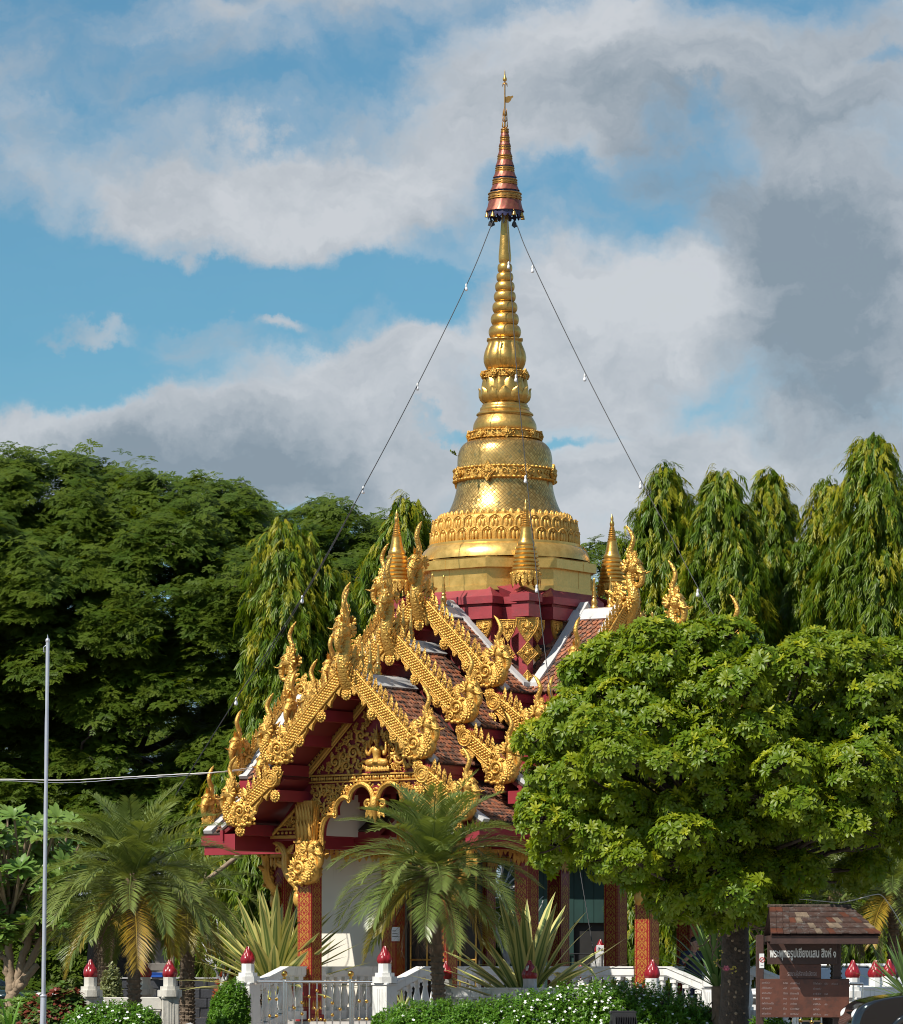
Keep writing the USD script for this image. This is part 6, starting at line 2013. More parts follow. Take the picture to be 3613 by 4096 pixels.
# ---------------------------------------------------------------- floodlight
fl_ = xform(None, 'floodlight', W(2495, 4096, 60), 10, 'black floodlight housing standing at the front of the hedge', 'floodlight')
b = Build()
M2 = np.array([[0, 0, 1, 0], [1, 0, 0, 0], [0, 1, 0, 0], [0, 0, 0, 1.0]])
b.prism(sg.Polygon([(-0.14, -0.2), (0.10, -0.2), (0.12, 0.17), (0.06, 0.19), (-0.02, 0.15)]).buffer(0.008), 0.36, T4((-0.18, 0, 0), M2[:3, :3]))
mesh(fl_, 'housing', b, L['plastic_black'])
b = Build()
for i in range(13):
    x = -0.16 + i * 0.0265
    b.box((x, -0.165, -0.15), (x + 0.006, -0.05, 0.12), R=Rot.from_euler('x', -14, degrees=True).as_matrix(), c=(0, -0.1, 0))
mesh(fl_, 'cooling_fin', b, L['plastic_black'])
b = Build(); b.box((-0.205, -0.01, 0.155), (0.205, 0.13, 0.19), bevel=0.01); mesh(fl_, 'visor', b, L['plastic_black'])
b = Build(); b.box((-0.21, -0.02, -0.45), (-0.185, 0.04, 0.05)); b.box((0.185, -0.02, -0.45), (0.21, 0.04, 0.05)); b.box((-0.21, -0.02, -0.47), (0.21, 0.04, -0.44)); b.tube([(0, 0, -0.45), (0, 0, -0.42 - 0.0)], 0.03, 8)
mesh(fl_, 'bracket', b, L['plastic_black'])
b = Build(); b.box((-0.05, -0.05, -W(2495, 4096, 60)[2]), (0.05, 0.05, -0.44)); mesh(fl_, 'stand', b, L['plastic_black'])


# ---------------------------------------------------------------- cars
def car(loc, rz, label, paint, glass, prof, roof, length, width, wheels, group=None):
    """Body with rounded sides from a side profile (x, z); roof is the cabin's profile; faces +x forwards."""
    t = xform(None, 'parked_car', loc, rz, label, 'car', group)
    def skin(pr, w, tuck, nseg=5, z_ref=None):
        p = curve([(x, z, 0) for x, z in pr], 70)[:, :2]
        b = Build()
        rows = []
        ys = np.concatenate([-np.cos(np.linspace(0, math.pi / 2, nseg)) * 0.12 + -w / 2 + 0.12, np.cos(np.linspace(math.pi / 2, 0, nseg)) * 0.12 + w / 2 - 0.12])
        ins = np.concatenate([1 - np.sin(np.linspace(0, math.pi / 2, nseg)), 1 - np.sin(np.linspace(math.pi / 2, 0, nseg))]) * 0.10
        c = p.mean(0)
        for y, i in zip(ys, ins):
            d = c - p; d /= np.maximum(np.linalg.norm(d, axis=1, keepdims=True), 1e-6)
            q = p + d * i
            k = 1 - tuck * np.clip((q[:, 1:2] - z_ref[0]) / (z_ref[1] - z_ref[0]), 0, 1) if z_ref else np.ones((len(q), 1))
            rows.append(np.c_[q[:, 0], y * k[:, 0], q[:, 1]])
        n, m = len(p), len(rows)
        v = np.vstack(rows)
        f = [[j * n + i, (j + 1) * n + i, (j + 1) * n + (i + 1) % n, j * n + (i + 1) % n] for j in range(m - 1) for i in range(n)]
        b.add(v, np.array(f))
        tri2 = trimesh.creation.triangulate_polygon(sg.Polygon(rows[0][:, [0, 2]]).buffer(0), engine='earcut')
        for rr, y in ((rows[0], 0), (rows[-1], 0)):
            yv = np.interp(tri2[0][:, 1], np.sort(rr[:, 2]), rr[np.argsort(rr[:, 2]), 1])
            b.add(np.c_[tri2[0][:, 0], yv, tri2[0][:, 1]], tri2[1])
        return b
    mesh(t, 'body', skin(prof, width, 0), paint)
    zz = (min(z for x, z in roof), max(z for x, z in roof))
    mesh(t, 'cabin_glass', skin(roof, width - 0.06, 0.20, z_ref=zz), glass)
    top = [(x, z) for x, z in roof if z > zz[1] - 0.10]
    b = Build()
    x0, x1 = min(x for x, z in top), max(x for x, z in top)
    b.box((x0 - 0.02, -width * 0.39, zz[1] - 0.05), (x1 + 0.02, width * 0.39, zz[1] + 0.025), bevel=0.03)
    pil = []
    for s in (-1, 1):
        xs = sorted(roof, key=lambda q: q[0])
        b.tube([(xs[-1][0], s * width * 0.47, zz[0] + 0.02), (x1, s * width * 0.39, zz[1])], 0.045, 7)
        b.tube([(xs[0][0], s * width * 0.47, zz[0] + 0.02), (x0, s * width * 0.39, zz[1])], 0.05, 7)
        b.tube([((x0 + x1) / 2, s * width * 0.48, zz[0]), ((x0 + x1) / 2, s * width * 0.40, zz[1])], 0.04, 7)
        b.tube([(x0, s * width * 0.395, zz[1] - 0.01), (x1, s * width * 0.395, zz[1] - 0.01)], 0.04, 7)
    mesh(t, 'roof', b, paint)
    for x in wheels:
        for s in (-1, 1):
            w_ = Build()
            R_ = np.array([[1, 0, 0], [0, 0, 1], [0, 1, 0.0]])
            w_.revolve([(0.20, -0.10), (0.34, -0.11), (0.365, -0.07), (0.365, 0.07), (0.34, 0.11), (0.20, 0.10)], 30)
            w_.v[-1] = w_.v[-1] @ R_.T + np.array([x, s * (width / 2 - 0.10), 0.365])
            wp = mesh(t, 'wheel', w_, L['rubber'])
            h = Build(); h.revolve([(0.001, -0.09), (0.21, -0.09), (0.21, 0.09), (0.001, 0.09)], 24); h.v[-1] = h.v[-1] @ R_.T + np.array([x, s * (width / 2 - 0.10), 0.365])
            mesh(wp, 'rim', h, L['steel'])
            a = np.linspace(-0.15, math.pi + 0.15, 18)
            ar = Build(); ar.tube(np.c_[x + 0.45 * np.cos(a), np.full(18, s * (width / 2 + 0.005)), 0.36 + 0.45 * np.sin(a)], 0.045, 8, flat=0.8)
            mesh(t, 'wheel_arch', ar, paint)
            dk = Build(); dk.revolve([(0.001, 0), (0.43, 0), (0.43, 0.02)], 28); dk.v[-1] = dk.v[-1] @ R_.T + np.array([x, s * (width / 2 - 0.002) - (0.02 if s > 0 else 0), 0.36])
            mesh(t, 'wheel_well', dk, L['rubber'])
    for s in (-1, 1):
        h = Build(); h.blob((length / 2 - 0.16, s * (width / 2 - 0.22), 0.78), (0.14, 0.17, 0.10), 2); mesh(t, 'headlight', h, L['sign_white'])
        h = Build(); h.blob((0.62, s * (width / 2 + 0.10), zz[0] + 0.08), (0.07, 0.10, 0.08), 2); mesh(t, 'mirror', h, paint)
    return t


suv = [(-2.3, 0.45), (-2.32, 0.9), (-2.2, 1.05), (-0.8, 1.10), (0.6, 1.12), (1.3, 1.07), (1.9, 1.0), (2.2, 0.88), (2.3, 0.6), (2.2, 0.35), (0, 0.32), (-2.2, 0.35)]
suv_roof = [(-2.15, 1.04), (-1.95, 1.60), (-1.0, 1.70), (0.0, 1.66), (0.95, 1.10), (0.0, 1.04)]
p = W(3380, HOR, 50.5)
car((p[0] + 2.32, p[1] + 0.3, 0.02), 180, 'glossy black car at the lower right corner, only its bonnet and wing showing', L['car_black'], L['glass_dark'], suv, suv_roof, 4.6, 1.85, (-1.4, 1.42))
sedan = [(-2.2, 0.4), (-2.22, 0.85), (-2.0, 0.98), (-0.9, 1.0), (0.7, 0.97), (1.6, 0.90), (2.1, 0.76), (2.2, 0.5), (2.1, 0.3), (0, 0.28), (-2.1, 0.3)]
sedan_roof = [(-1.75, 0.97), (-1.25, 1.40), (-0.4, 1.46), (0.3, 1.41), (1.05, 0.96), (0.0, 0.94)]
p = W(3290, HOR, 90)
car((p[0], p[1], 0), 160, 'white car parked beyond the balustrade, seen behind the notice board', L['van_white'], L['glass_blue'], sedan, sedan_roof, 4.4, 1.75, (-1.35, 1.35))
p = W(-190, HOR, 84)
car((p[0], p[1], 0), -8, 'dark teal car parked behind the frangipani trunk', L['car_teal'], L['glass_blue'], sedan, sedan_roof, 4.4, 1.75, (-1.35, 1.35))

# ---------------------------------------------------------------- things behind the garden
dw = xform(None, 'dark_block_wall', at_ground(730, 94.0), 0, 'low wall of dark stacked blocks behind the left posts', 'wall')
r = np.random.default_rng(12)
for row in range(5):
    for i in range(11):
        x = -1.75 + (i + 0.5 * (row % 2)) * 0.335
        if row == 4 and i > 8:
            continue
        b = Build(); b.box((x + 0.006, -0.14 + r.uniform(-0.02, 0.02), row * 0.225), (x + 0.325, 0.1, row * 0.225 + 0.215), bevel=0.012)
        mesh(dw, 'block', b, L['dark_block'])
b = Build(); b.box((-1.80, -0.16, 1.128), (1.95, 0.12, 1.165), bevel=0.006); mesh(dw, 'coping', b, L['stone'])
gb = xform(None, 'old_balustrade', at_ground(800, 99.0), 0, 'old grey concrete balustrade beyond the dark block wall', 'balustrade')
b = Build(); b.box((-1.6, -0.1, 1.32), (1.9, 0.1, 1.50), bevel=0.01); mesh(gb, 'rail', b, L['old_wall'])
for i in range(6):
    b = Build(); b.box((-1.45 + 0.62 * i, -0.08, 0.3), (-1.25 + 0.62 * i, 0.08, 1.32)); mesh(gb, 'upright', b, L['old_wall'])
b = Build(); b.box((-1.6, -0.12, 0), (1.9, 0.12, 0.3)); mesh(gb, 'foot', b, L['old_wall'])
p = W(628, 3905, 93.8)
cr = xform(None, 'blue_crate', (p[0], p[1] - 0.02, 1.165), 0, 'small bright blue plastic crate on the dark block wall', 'crate')
b = Build(); b.box((-0.14, -0.08, 0), (0.14, 0.08, 0.10), bevel=0.008); mesh(cr, 'box', b, L['blue_plastic'])
b = Build(); b.box((-0.155, -0.095, 0.085), (0.155, 0.095, 0.11), bevel=0.006); mesh(cr, 'rim', b, L['blue_plastic'])
sh = xform(None, 'garden_shed', at_ground(800, 108.0), 0, 'low shed with a rusty corrugated roof behind the left sword-leaved plant', 'shed')
b = Build(); b.box((-1.3, 0.0, 0), (2.6, 2.6, 2.2)); mesh(sh, 'wall', b, L['old_wall'])
b = Build()
for i in range(46):
    x = -1.5 + i * 0.095
    b.tube([(x, -0.5, 2.15), (x, 1.4, 3.15)], 0.05, 6, flat=0.5)
mesh(sh, 'corrugated_roof', b, L['rust_iron'])
b = Build(); b.box((-0.6, -0.02, 0), (0.3, 0.02, 1.9)); mesh(sh, 'door', b, L['dark_room'])
gh = xform(None, 'green_house', at_ground(2760, 112.0), 0, 'dark green boarded house with a black doorway behind the columns', 'house')
r = np.random.default_rng(4)
x = -5.2
while x < 7.0:
    w_ = 0.28
    if not (-3.45 < x < -2.35):
        b = Build(); b.box((x, 0 - r.uniform(0, 0.015), 0.0), (x + w_ - 0.012, 0.1, 4.4)); mesh(gh, 'wall_board', b, L['green_wall'])
    else:
        b = Build(); b.box((x, 0, 2.65), (x + w_ - 0.012, 0.1, 4.4)); mesh(gh, 'wall_board', b, L['green_wall'])
    x += w_
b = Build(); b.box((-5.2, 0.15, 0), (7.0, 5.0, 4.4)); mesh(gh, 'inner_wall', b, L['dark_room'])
b = Build(); b.box((-5.6, -0.7, 4.4), (7.4, 5.4, 4.5)); b.prism(sg.Polygon([(-0.7, 4.5), (5.4, 4.5), (2.35, 6.2)]), 13.0, T4((-5.6, 0, 0), M2[:3, :3])); mesh(gh, 'roof', b, L['rust_iron'])
b = Build()
for i in range(9):
    b.tube([(-3.38 + 0.14 * i, -0.06, 0.1), (-3.38 + 0.14 * i, -0.06, 1.75)], 0.014, 5)
for z in (0.1, 1.0, 1.78):
    b.tube([(-3.42, -0.06, z), (-2.2, -0.06, z)], 0.02, 5)
b.tube([(-3.42, -0.06, 0.1), (-3.42, -0.06, 1.8)], 0.025, 5); b.tube([(-2.22, -0.06, 0.1), (-2.22, -0.06, 1.8)], 0.025, 5)
mesh(gh, 'folding_grille', b, L['plastic_black'])
p = W(2404, 3799, 90)
pl = xform(None, 'name_plate', (p[0], p[1], p[2]), 0, 'small white sign with one dark letter beside a dim column', 'sign')
b = Build(); b.box((-0.10, -0.01, -0.10), (0.16, 0.01, 0.10), bevel=0.004); mesh(pl, 'plate', b, L['sign_white'])
b = Build(); b.prism(lettering('บ้าน', 0.06, weight=3), 0.004, T4((-0.08, -0.011, -0.03), XZ[:3, :3] @ np.diag([1, 1, -1.0]))); mesh(pl, 'lettering', b, L['ink'])
b = Build(); b.tube([(0.03, 0.02, -p[2]), (0.03, 0.02, 0.0)], 0.02, 6); mesh(pl, 'stake', b, L['plastic_black'])
P = curve([W(735, 3590, 88), W(790, 3545, 88), W(880, 3480, 88), (W(975, 3405, 88))], 14)
b = Build(); b.tube(P, [0.03, 0.04, 0.05, 0.055], 7); b.tube(curve([P[5], P[5] + [0.1, 0, 0.16], P[5] + [0.14, 0, 0.34]], 5), [0.02, 0.008], 5)
b.tube(curve([W(735, 3590, 88), W(700, 3680, 88), W(690, 3800, 88), W(688, HOR + 255, 88)], 10), [0.03, 0.04, 0.05, 0.06], 7)
mesh(None, 'leaning_branch', b, L['bark_pale'], 'bare grey branch leaning up to the right behind the left palm', 'branch')
b = Build()
P = np.array([W(x, 4050, 80) for x in np.linspace(715, 850, 12)]); P[:, 2] = 0.06 + 0.10 * np.sin(np.linspace(0, 3, 12) * 2) ** 2
for k in range(5):
    b.tube(P + [0, 0.16 * k, 0.02 * math.sin(k * 2)], [0.03, 0.12, 0.10, 0.14, 0.08, 0.02], 7)
mesh(None, 'grey_tarpaulin', b, L['stone'], 'crumpled grey tarpaulin lying on the soil behind the right end of the low wall', 'tarpaulin')

# ---------------------------------------------------------------- person on the right porch, behind the yucca
import manifold3d as m3


def figure(joints, bones, length=0.025):
    parts = []
    for a, c in bones:
        pts = []
        for (p, r) in (joints[a], joints[c]):
            pts.append(np.array(_ICO[1].vertices) * r + np.array(p))
        h = trimesh.convex.convex_hull(np.vstack(pts))
        parts.append(m3.Manifold(m3.Mesh(np.array(h.vertices, np.float32), np.array(h.faces, np.uint32))))
    u = m3.Manifold.batch_boolean(parts, m3.OpType.Add).refine_to_length(length)
    mm = u.to_mesh()
    t = trimesh.Trimesh(mm.vert_properties[:, :3], mm.tri_verts, process=True)
    trimesh.smoothing.filter_taubin(t, lamb=0.5, nu=0.53, iterations=14)
    return t


pp = W(2772, HOR, 77.0)
pr = xform(None, 'person', (pp[0], pp[1], FLOOR), 20, 'person in dark navy clothes leaning on the porch rail behind the yucca', 'person')
J = {'head': ((0.02, -0.10, 1.50), 0.088), 'crown': ((0.02, -0.09, 1.56), 0.085), 'jaw': ((0.02, -0.135, 1.44), 0.055), 'neck': ((0.0, -0.03, 1.36), 0.052), 'chest': ((0, 0.0, 1.22), 0.13), 'belly': ((0, 0.02, 1.02), 0.12),
     'shl': ((-0.18, -0.02, 1.29), 0.06), 'shr': ((0.18, -0.02, 1.29), 0.06), 'hipl': ((-0.09, 0.04, 0.88), 0.105), 'hipr': ((0.09, 0.04, 0.88), 0.105), 'knl': ((-0.10, 0.0, 0.47), 0.062), 'knr': ((0.10, 0.03, 0.47), 0.062),
     'anl': ((-0.10, 0.03, 0.09), 0.042), 'anr': ((0.11, 0.06, 0.09), 0.042), 'tol': ((-0.11, -0.12, 0.035), 0.034), 'tor': ((0.13, -0.10, 0.035), 0.034),
     'ell': ((-0.27, -0.10, 1.13), 0.042), 'elr': ((0.26, -0.10, 1.10), 0.042), 'wrl': ((-0.19, -0.26, 1.24), 0.030), 'wrr': ((0.16, -0.28, 1.10), 0.030), 'hal': ((-0.15, -0.31, 1.29), 0.034), 'har': ((0.12, -0.33, 1.09), 0.034)}
Bn = [('head', 'crown'), ('head', 'jaw'), ('neck', 'head'), ('neck', 'chest'), ('chest', 'belly'), ('shl', 'chest'), ('shr', 'chest'), ('belly', 'hipl'), ('belly', 'hipr'), ('hipl', 'knl'), ('hipr', 'knr'), ('knl', 'anl'), ('knr', 'anr'), ('anl', 'tol'), ('anr', 'tor'),
      ('shl', 'ell'), ('shr', 'elr'), ('ell', 'wrl'), ('elr', 'wrr'), ('wrl', 'hal'), ('wrr', 'har')]
for sd, hk in ((-1, 'hal'), (1, 'har')):
    hx, hy, hz = J[hk][0]
    for q in range(4):
        J[f'{hk}k{q}'] = ((hx - sd * 0.02 + (q - 1.5) * 0.018, hy - 0.035, hz + 0.01), 0.0095)
        J[f'{hk}t{q}'] = ((hx - sd * 0.02 + (q - 1.5) * 0.019, hy - 0.075 + 0.006 * abs(q - 1.4), hz - 0.012), 0.008)
        Bn += [(hk, f'{hk}k{q}'), (f'{hk}k{q}', f'{hk}t{q}')]
    J[hk + 'th'] = ((hx - sd * 0.045, hy - 0.02, hz + 0.02), 0.0095); Bn.append((hk, hk + 'th'))
body = figure(J, Bn)
b = Build(); b.add(np.array(body.vertices), np.array(body.faces))
for s in (-1, 1):
    b.blob((0.02 + s * 0.085, -0.085, 1.50), (0.014, 0.026, 0.036), 1)
b.blob((0.02, -0.20, 1.485), (0.016, 0.022, 0.024), 1)
bp = mesh(pr, 'body', b, L['skin'])


def cloth(jn, bn, grow):
    q = figure({k: (J[k][0], J[k][1] + grow) for k in jn}, bn)
    b = Build(); b.add(np.array(q.vertices), np.array(q.faces)); return b


mesh(pr, 'shirt', cloth(['chest', 'belly', 'shl', 'shr', 'hipl', 'hipr', 'ell', 'elr', 'neck'], [('chest', 'belly'), ('shl', 'chest'), ('shr', 'chest'), ('belly', 'hipl'), ('belly', 'hipr'), ('shl', 'ell'), ('shr', 'elr')], 0.016), L['navy'])
mesh(pr, 'trousers', cloth(['belly', 'hipl', 'hipr', 'knl', 'knr', 'anl', 'anr'], [('belly', 'hipl'), ('belly', 'hipr'), ('hipl', 'knl'), ('hipr', 'knr'), ('knl', 'anl'), ('knr', 'anr')], 0.02), L['navy'])
b = Build(); b.blob((0.02, -0.075, 1.555), (0.098, 0.100, 0.090), 2); b.blob((0.02, -0.035, 1.49), (0.085, 0.07, 0.09), 2)
mesh(pr, 'hair', b, L['hair'])
b = Build()
for s in (-1, 1):
    b.blob((0.02 + s * 0.034, -0.178, 1.515), (0.012, 0.010, 0.007), 1)
b.blob((0.02, -0.186, 1.435), (0.024, 0.008, 0.005), 1)
mesh(pr, 'eyes_and_mouth', b, L['ink'])
# ---------------------------------------------------------------- foliage pieces


def leaf_mb(b, p, d, up, ln, w, fold=0.25, droop=0.0, seg=3, widest=0.5):
    """A single leaf from p along d, folded along its midrib."""
    d = np.asarray(d, float); d /= np.linalg.norm(d)
    s = np.cross(d, up); s /= max(np.linalg.norm(s), 1e-6)
    n = np.cross(s, d)
    t = np.linspace(0, 1, seg + 1)
    hw = w / 2 * np.where(t < widest, np.sin(t / widest * math.pi / 2) ** 0.8, np.cos((t - widest) / (1 - widest) * math.pi / 2) ** 0.8)
    hw[0] = w * 0.05; hw[-1] = 0.0
    c = np.asarray(p) + np.outer(t * ln, d) - np.outer(droop * ln * t ** 2, [0, 0, 1])
    l = c + np.outer(hw, s) + np.outer(hw * fold, n)
    r = c - np.outer(hw, s) + np.outer(hw * fold, n)
    m = seg + 1
    i = np.arange(seg)
    v = np.vstack([l, c, r])
    b.add(v, np.vstack([np.stack([i, m + i, m + i + 1, i + 1], 1), np.stack([m + i, 2 * m + i, 2 * m + i + 1, m + i + 1], 1)]))


def drooping_spray(seed, n=24, ln=0.21, w=0.038):
    """Twig that arches out along +x and hangs, with narrow hanging leaves; local z is up."""
    r = np.random.default_rng(seed)
    b = Build()
    P = curve([(0, 0, 0), (0.10, 0, 0.05), (0.20, 0, 0.0), (0.26, 0, -0.13), (0.28, 0, -0.29)], 12)
    b.tube(P, [0.007, 0.003], 3, cap=False)
    for i in range(n):
        t = 0.15 + 0.85 * i / (n - 1)
        k = int(t * 11)
        side = 1 if i % 2 else -1
        d = np.array([r.normal(0.25, 0.25), side * r.uniform(0.12, 0.5), -r.uniform(0.7, 1.2)])
        leaf_mb(b, P[k], d, np.array([1.0, 0, 0.4]), ln * r.uniform(0.75, 1.2), w * r.uniform(0.8, 1.15), 0.35, r.uniform(0.0, 0.15), 3, 0.40)
    return b.arrays()


def feather_spray(seed, fronds=6, size=0.34):
    """Flat tuft of feathery compound leaves, lying in the local xy plane."""
    r = np.random.default_rng(seed)
    b = Build()
    for k in range(fronds):
        a = 2 * math.pi * (k + r.uniform(-0.3, 0.3)) / fronds
        d = np.array([math.cos(a), math.sin(a), r.uniform(-0.05, 0.35)]); d /= np.linalg.norm(d)
        s = np.array([-math.sin(a), math.cos(a), 0])
        L_ = size * r.uniform(0.7, 1.15)
        for j in range(6):
            t = (0.25 + 0.75 * j / 5) * L_
            base = d * t - np.array([0, 0, 0.25 * t * t / L_])
            for sg_ in (-1, 1):
                q = s * sg_ * 0.85 + d * 0.55 + np.array([0, 0, r.uniform(-0.25, 0.15)])
                leaf_mb(b, base, q, np.array([0, 0, 1.0]), 0.105 * r.uniform(0.8, 1.25) * (1.0 if j < 5 else 0.8), 0.058, 0.1, 0.1, 2, 0.55)
    return b.arrays()


def whorl(seed, n=9, ln=0.19, w=0.062, rise=0.32, inner=4, widest=0.68, fold=0.28):
    """Rosette of leaves at a twig's end, facing local +z."""
    r = np.random.default_rng(seed)
    b = Build()
    for k in range(n + inner):
        a = 2 * math.pi * (k * 0.381966 + r.uniform(-0.03, 0.03))
        inn = k >= n
        d = np.array([math.cos(a), math.sin(a), (r.uniform(0.9, 1.6) if inn else r.uniform(rise - 0.3, rise + 0.25))])
        leaf_mb(b, np.array([0.006 * math.cos(a), 0.006 * math.sin(a), 0]), d, np.array([0, 0, 1.0]) if not inn else np.array([-math.cos(a), -math.sin(a), 0.5]), ln * r.uniform(0.8, 1.15) * (0.6 if inn else 1), w * (0.75 if inn else 1) * r.uniform(0.85, 1.15), fold, r.uniform(0.05, 0.35), 4, widest)
    b.tube([(0, 0, -0.12), (0, 0, 0.01)], [0.006, 0.004], 4, cap=False)
    return b.arrays()


def sprig(seed, n=11, ln=0.045, w=0.022):
    r = np.random.default_rng(seed)
    b = Build()
    for k in range(n):
        a = r.uniform(0, 6.28); t = k / n
        d = np.array([math.cos(a), math.sin(a), r.uniform(-0.1, 0.9)])
        leaf_mb(b, np.array([0, 0, -0.02 + 0.07 * t]), d, np.array([0, 0, 1.0]), ln * r.uniform(0.8, 1.3), w * r.uniform(0.8, 1.2), 0.2, 0.1, 2, 0.5)
    return b.arrays()


def limb(b, pts, r, n=8, k=14, wob=0.02, rr=None):
    P = curve(pts, k)
    if rr is not None:
        P[1:-1] += rr.normal(0, wob, (k - 2, 3))
    b.tube(P, r, n)


# ---------------------------------------------------------------- drooping mast trees behind
HANG = [drooping_spray(21), drooping_spray(22, 18), drooping_spray(23, 22)]
HANG_NEW = [drooping_spray(24, 16, 0.16, 0.032), drooping_spray(25, 15, 0.15, 0.03)]


def mast_tree(px, top, half, d, label, seed, lean=0.0, foot=3900, dens=1.0, shoulder=0.26):
    r = np.random.default_rng(seed)
    base = W(px, HOR, d); H = W(px, top, d)[2] - 0.40; R0 = 1.22 * half * d / FPX
    z0 = max(W(px, foot, d)[2], 0.4)
    t = xform(None, 'mast_tree', (base[0], base[1], 0), 0, label, 'tree', 'drooping mast trees behind the shrine')
    b = Build(); limb(b, [(0, 0, 0), (0.05, 0, H * 0.4), (0, 0.03, H * 0.8), (0, 0, H - 0.15)], [0.17, 0.12, 0.06, 0.015])
    mesh(t, 'trunk', b, L['bark'])
    lobes = [(0.0, 0.0, H, 0.60)] + [(R0 * r.uniform(0.40, 0.66) * math.cos(q), R0 * r.uniform(0.40, 0.66) * math.sin(q), H - (0.25 + 0.62 * j_) * r.uniform(0.6, 1.2) * R0 / 1.1, r.uniform(0.36, 0.50)) for j_, q in enumerate(r.permutation(8) * 0.785 + r.uniform(0, 6)) if j_ < 7]
    pos, dirs, sc, wh = [], [], [], []
    for lx, ly, hl, lr in lobes:
        n = int(62 * (hl - z0) * R0 * lr * dens)
        for i in range(n):                                        # hanging bunches, with dark hollows between them
            z = hl - (hl - z0) * r.beta(0.95, 1.05)
            dz = hl - z
            rad = R0 * lr * min(1.0, 0.20 + 0.80 * (dz / (1.05 * R0)) ** 0.60) * r.uniform(0.80, 1.12)
            a = r.uniform(0, 2 * math.pi)
            k = min(1.0, 0.35 + dz / 1.8)
            pn = 0.60 * math.exp(-dz / 1.3) + 0.24
            young = r.random() < pn
            for j in range(r.integers(6, 11)):
                q = 1.0 if j < 6 else r.uniform(0.3, 0.8)
                aa = a + r.normal(0, 0.30)
                pos.append((lx * k + rad * q * math.cos(a) - 0.16 * math.cos(aa) + r.normal(0, 0.075), ly * k + rad * q * math.sin(a) - 0.16 * math.sin(aa) + r.normal(0, 0.075), z + 0.25 + r.normal(0, 0.13)))
                dirs.append(aa); sc.append(r.uniform(0.5, 0.95))
                wh.append(3 + r.integers(2) if young and q == 1.0 and r.random() < 0.75 else r.integers(3))
    for i in range(9):                                            # leading shoots
        a = r.uniform(0, 6.28); lx, ly, hl, _ = lobes[i % len(lobes)]
        pos.append((lx * 0.4 + r.normal(0, 0.10), ly * 0.4, hl - 0.05 + r.uniform(0, 0.35))); dirs.append(a); sc.append(r.uniform(0.6, 0.9)); wh.append(3 + r.integers(2))
    q = Rot.from_euler('zyx', np.c_[dirs, r.normal(0, 0.22, len(dirs)), r.normal(0, 0.2, len(dirs))])
    instancer(t, 'crown', [(h, L['mast']) for h in HANG] + [(h, L['mast_new']) for h in HANG_NEW], pos, q, sc, wh, kind='stuff')
    return t


for i, (px, top, half, d, lab) in enumerate([
        (1135, 2085, 225, 90, 'broad drooping mast tree left of the gilded front gable'),
        (1632, 1985, 150, 95, 'drooping mast tree just left of the golden stupa'),
        (1440, 2335, 75, 97, 'thin short mast tree seen between the left tree and the small left stupa'),
        (2655, 1868, 150, 96, 'narrow mast tree under the right string of bulbs'),
        (2890, 1872, 185, 94, 'wide mast tree right of the one under the bulb string'),
        (3085, 1880, 150, 97, 'mast tree whose tip stands beside the gap of sky on the right'),
        (3310, 1925, 140, 95, 'lower mast tree left of the tallest one'),
        (3490, 1738, 195, 92, 'tallest drooping mast tree near the right edge'),
        (3675, 1880, 150, 95, 'mast tree cut by the right edge of the picture')]):
    mast_tree(px, top, half, d, lab, 40 + i)
for i, (px, top, half, d, lab) in enumerate([(905, 3080, 190, 96, 'low drooping tree under the left eave of the shrine'), (2720, 3250, 150, 99, 'low drooping tree seen between the right hand columns'), (3480, 3300, 260, 101, 'low drooping tree behind the palms on the right')]):
    mast_tree(px, top, half, d, lab, 60 + i, shoulder=0.25)

# ---------------------------------------------------------------- big rain trees on the left
FEATHER = [feather_spray(31), feather_spray(32), feather_spray(33, 5, 0.38)]


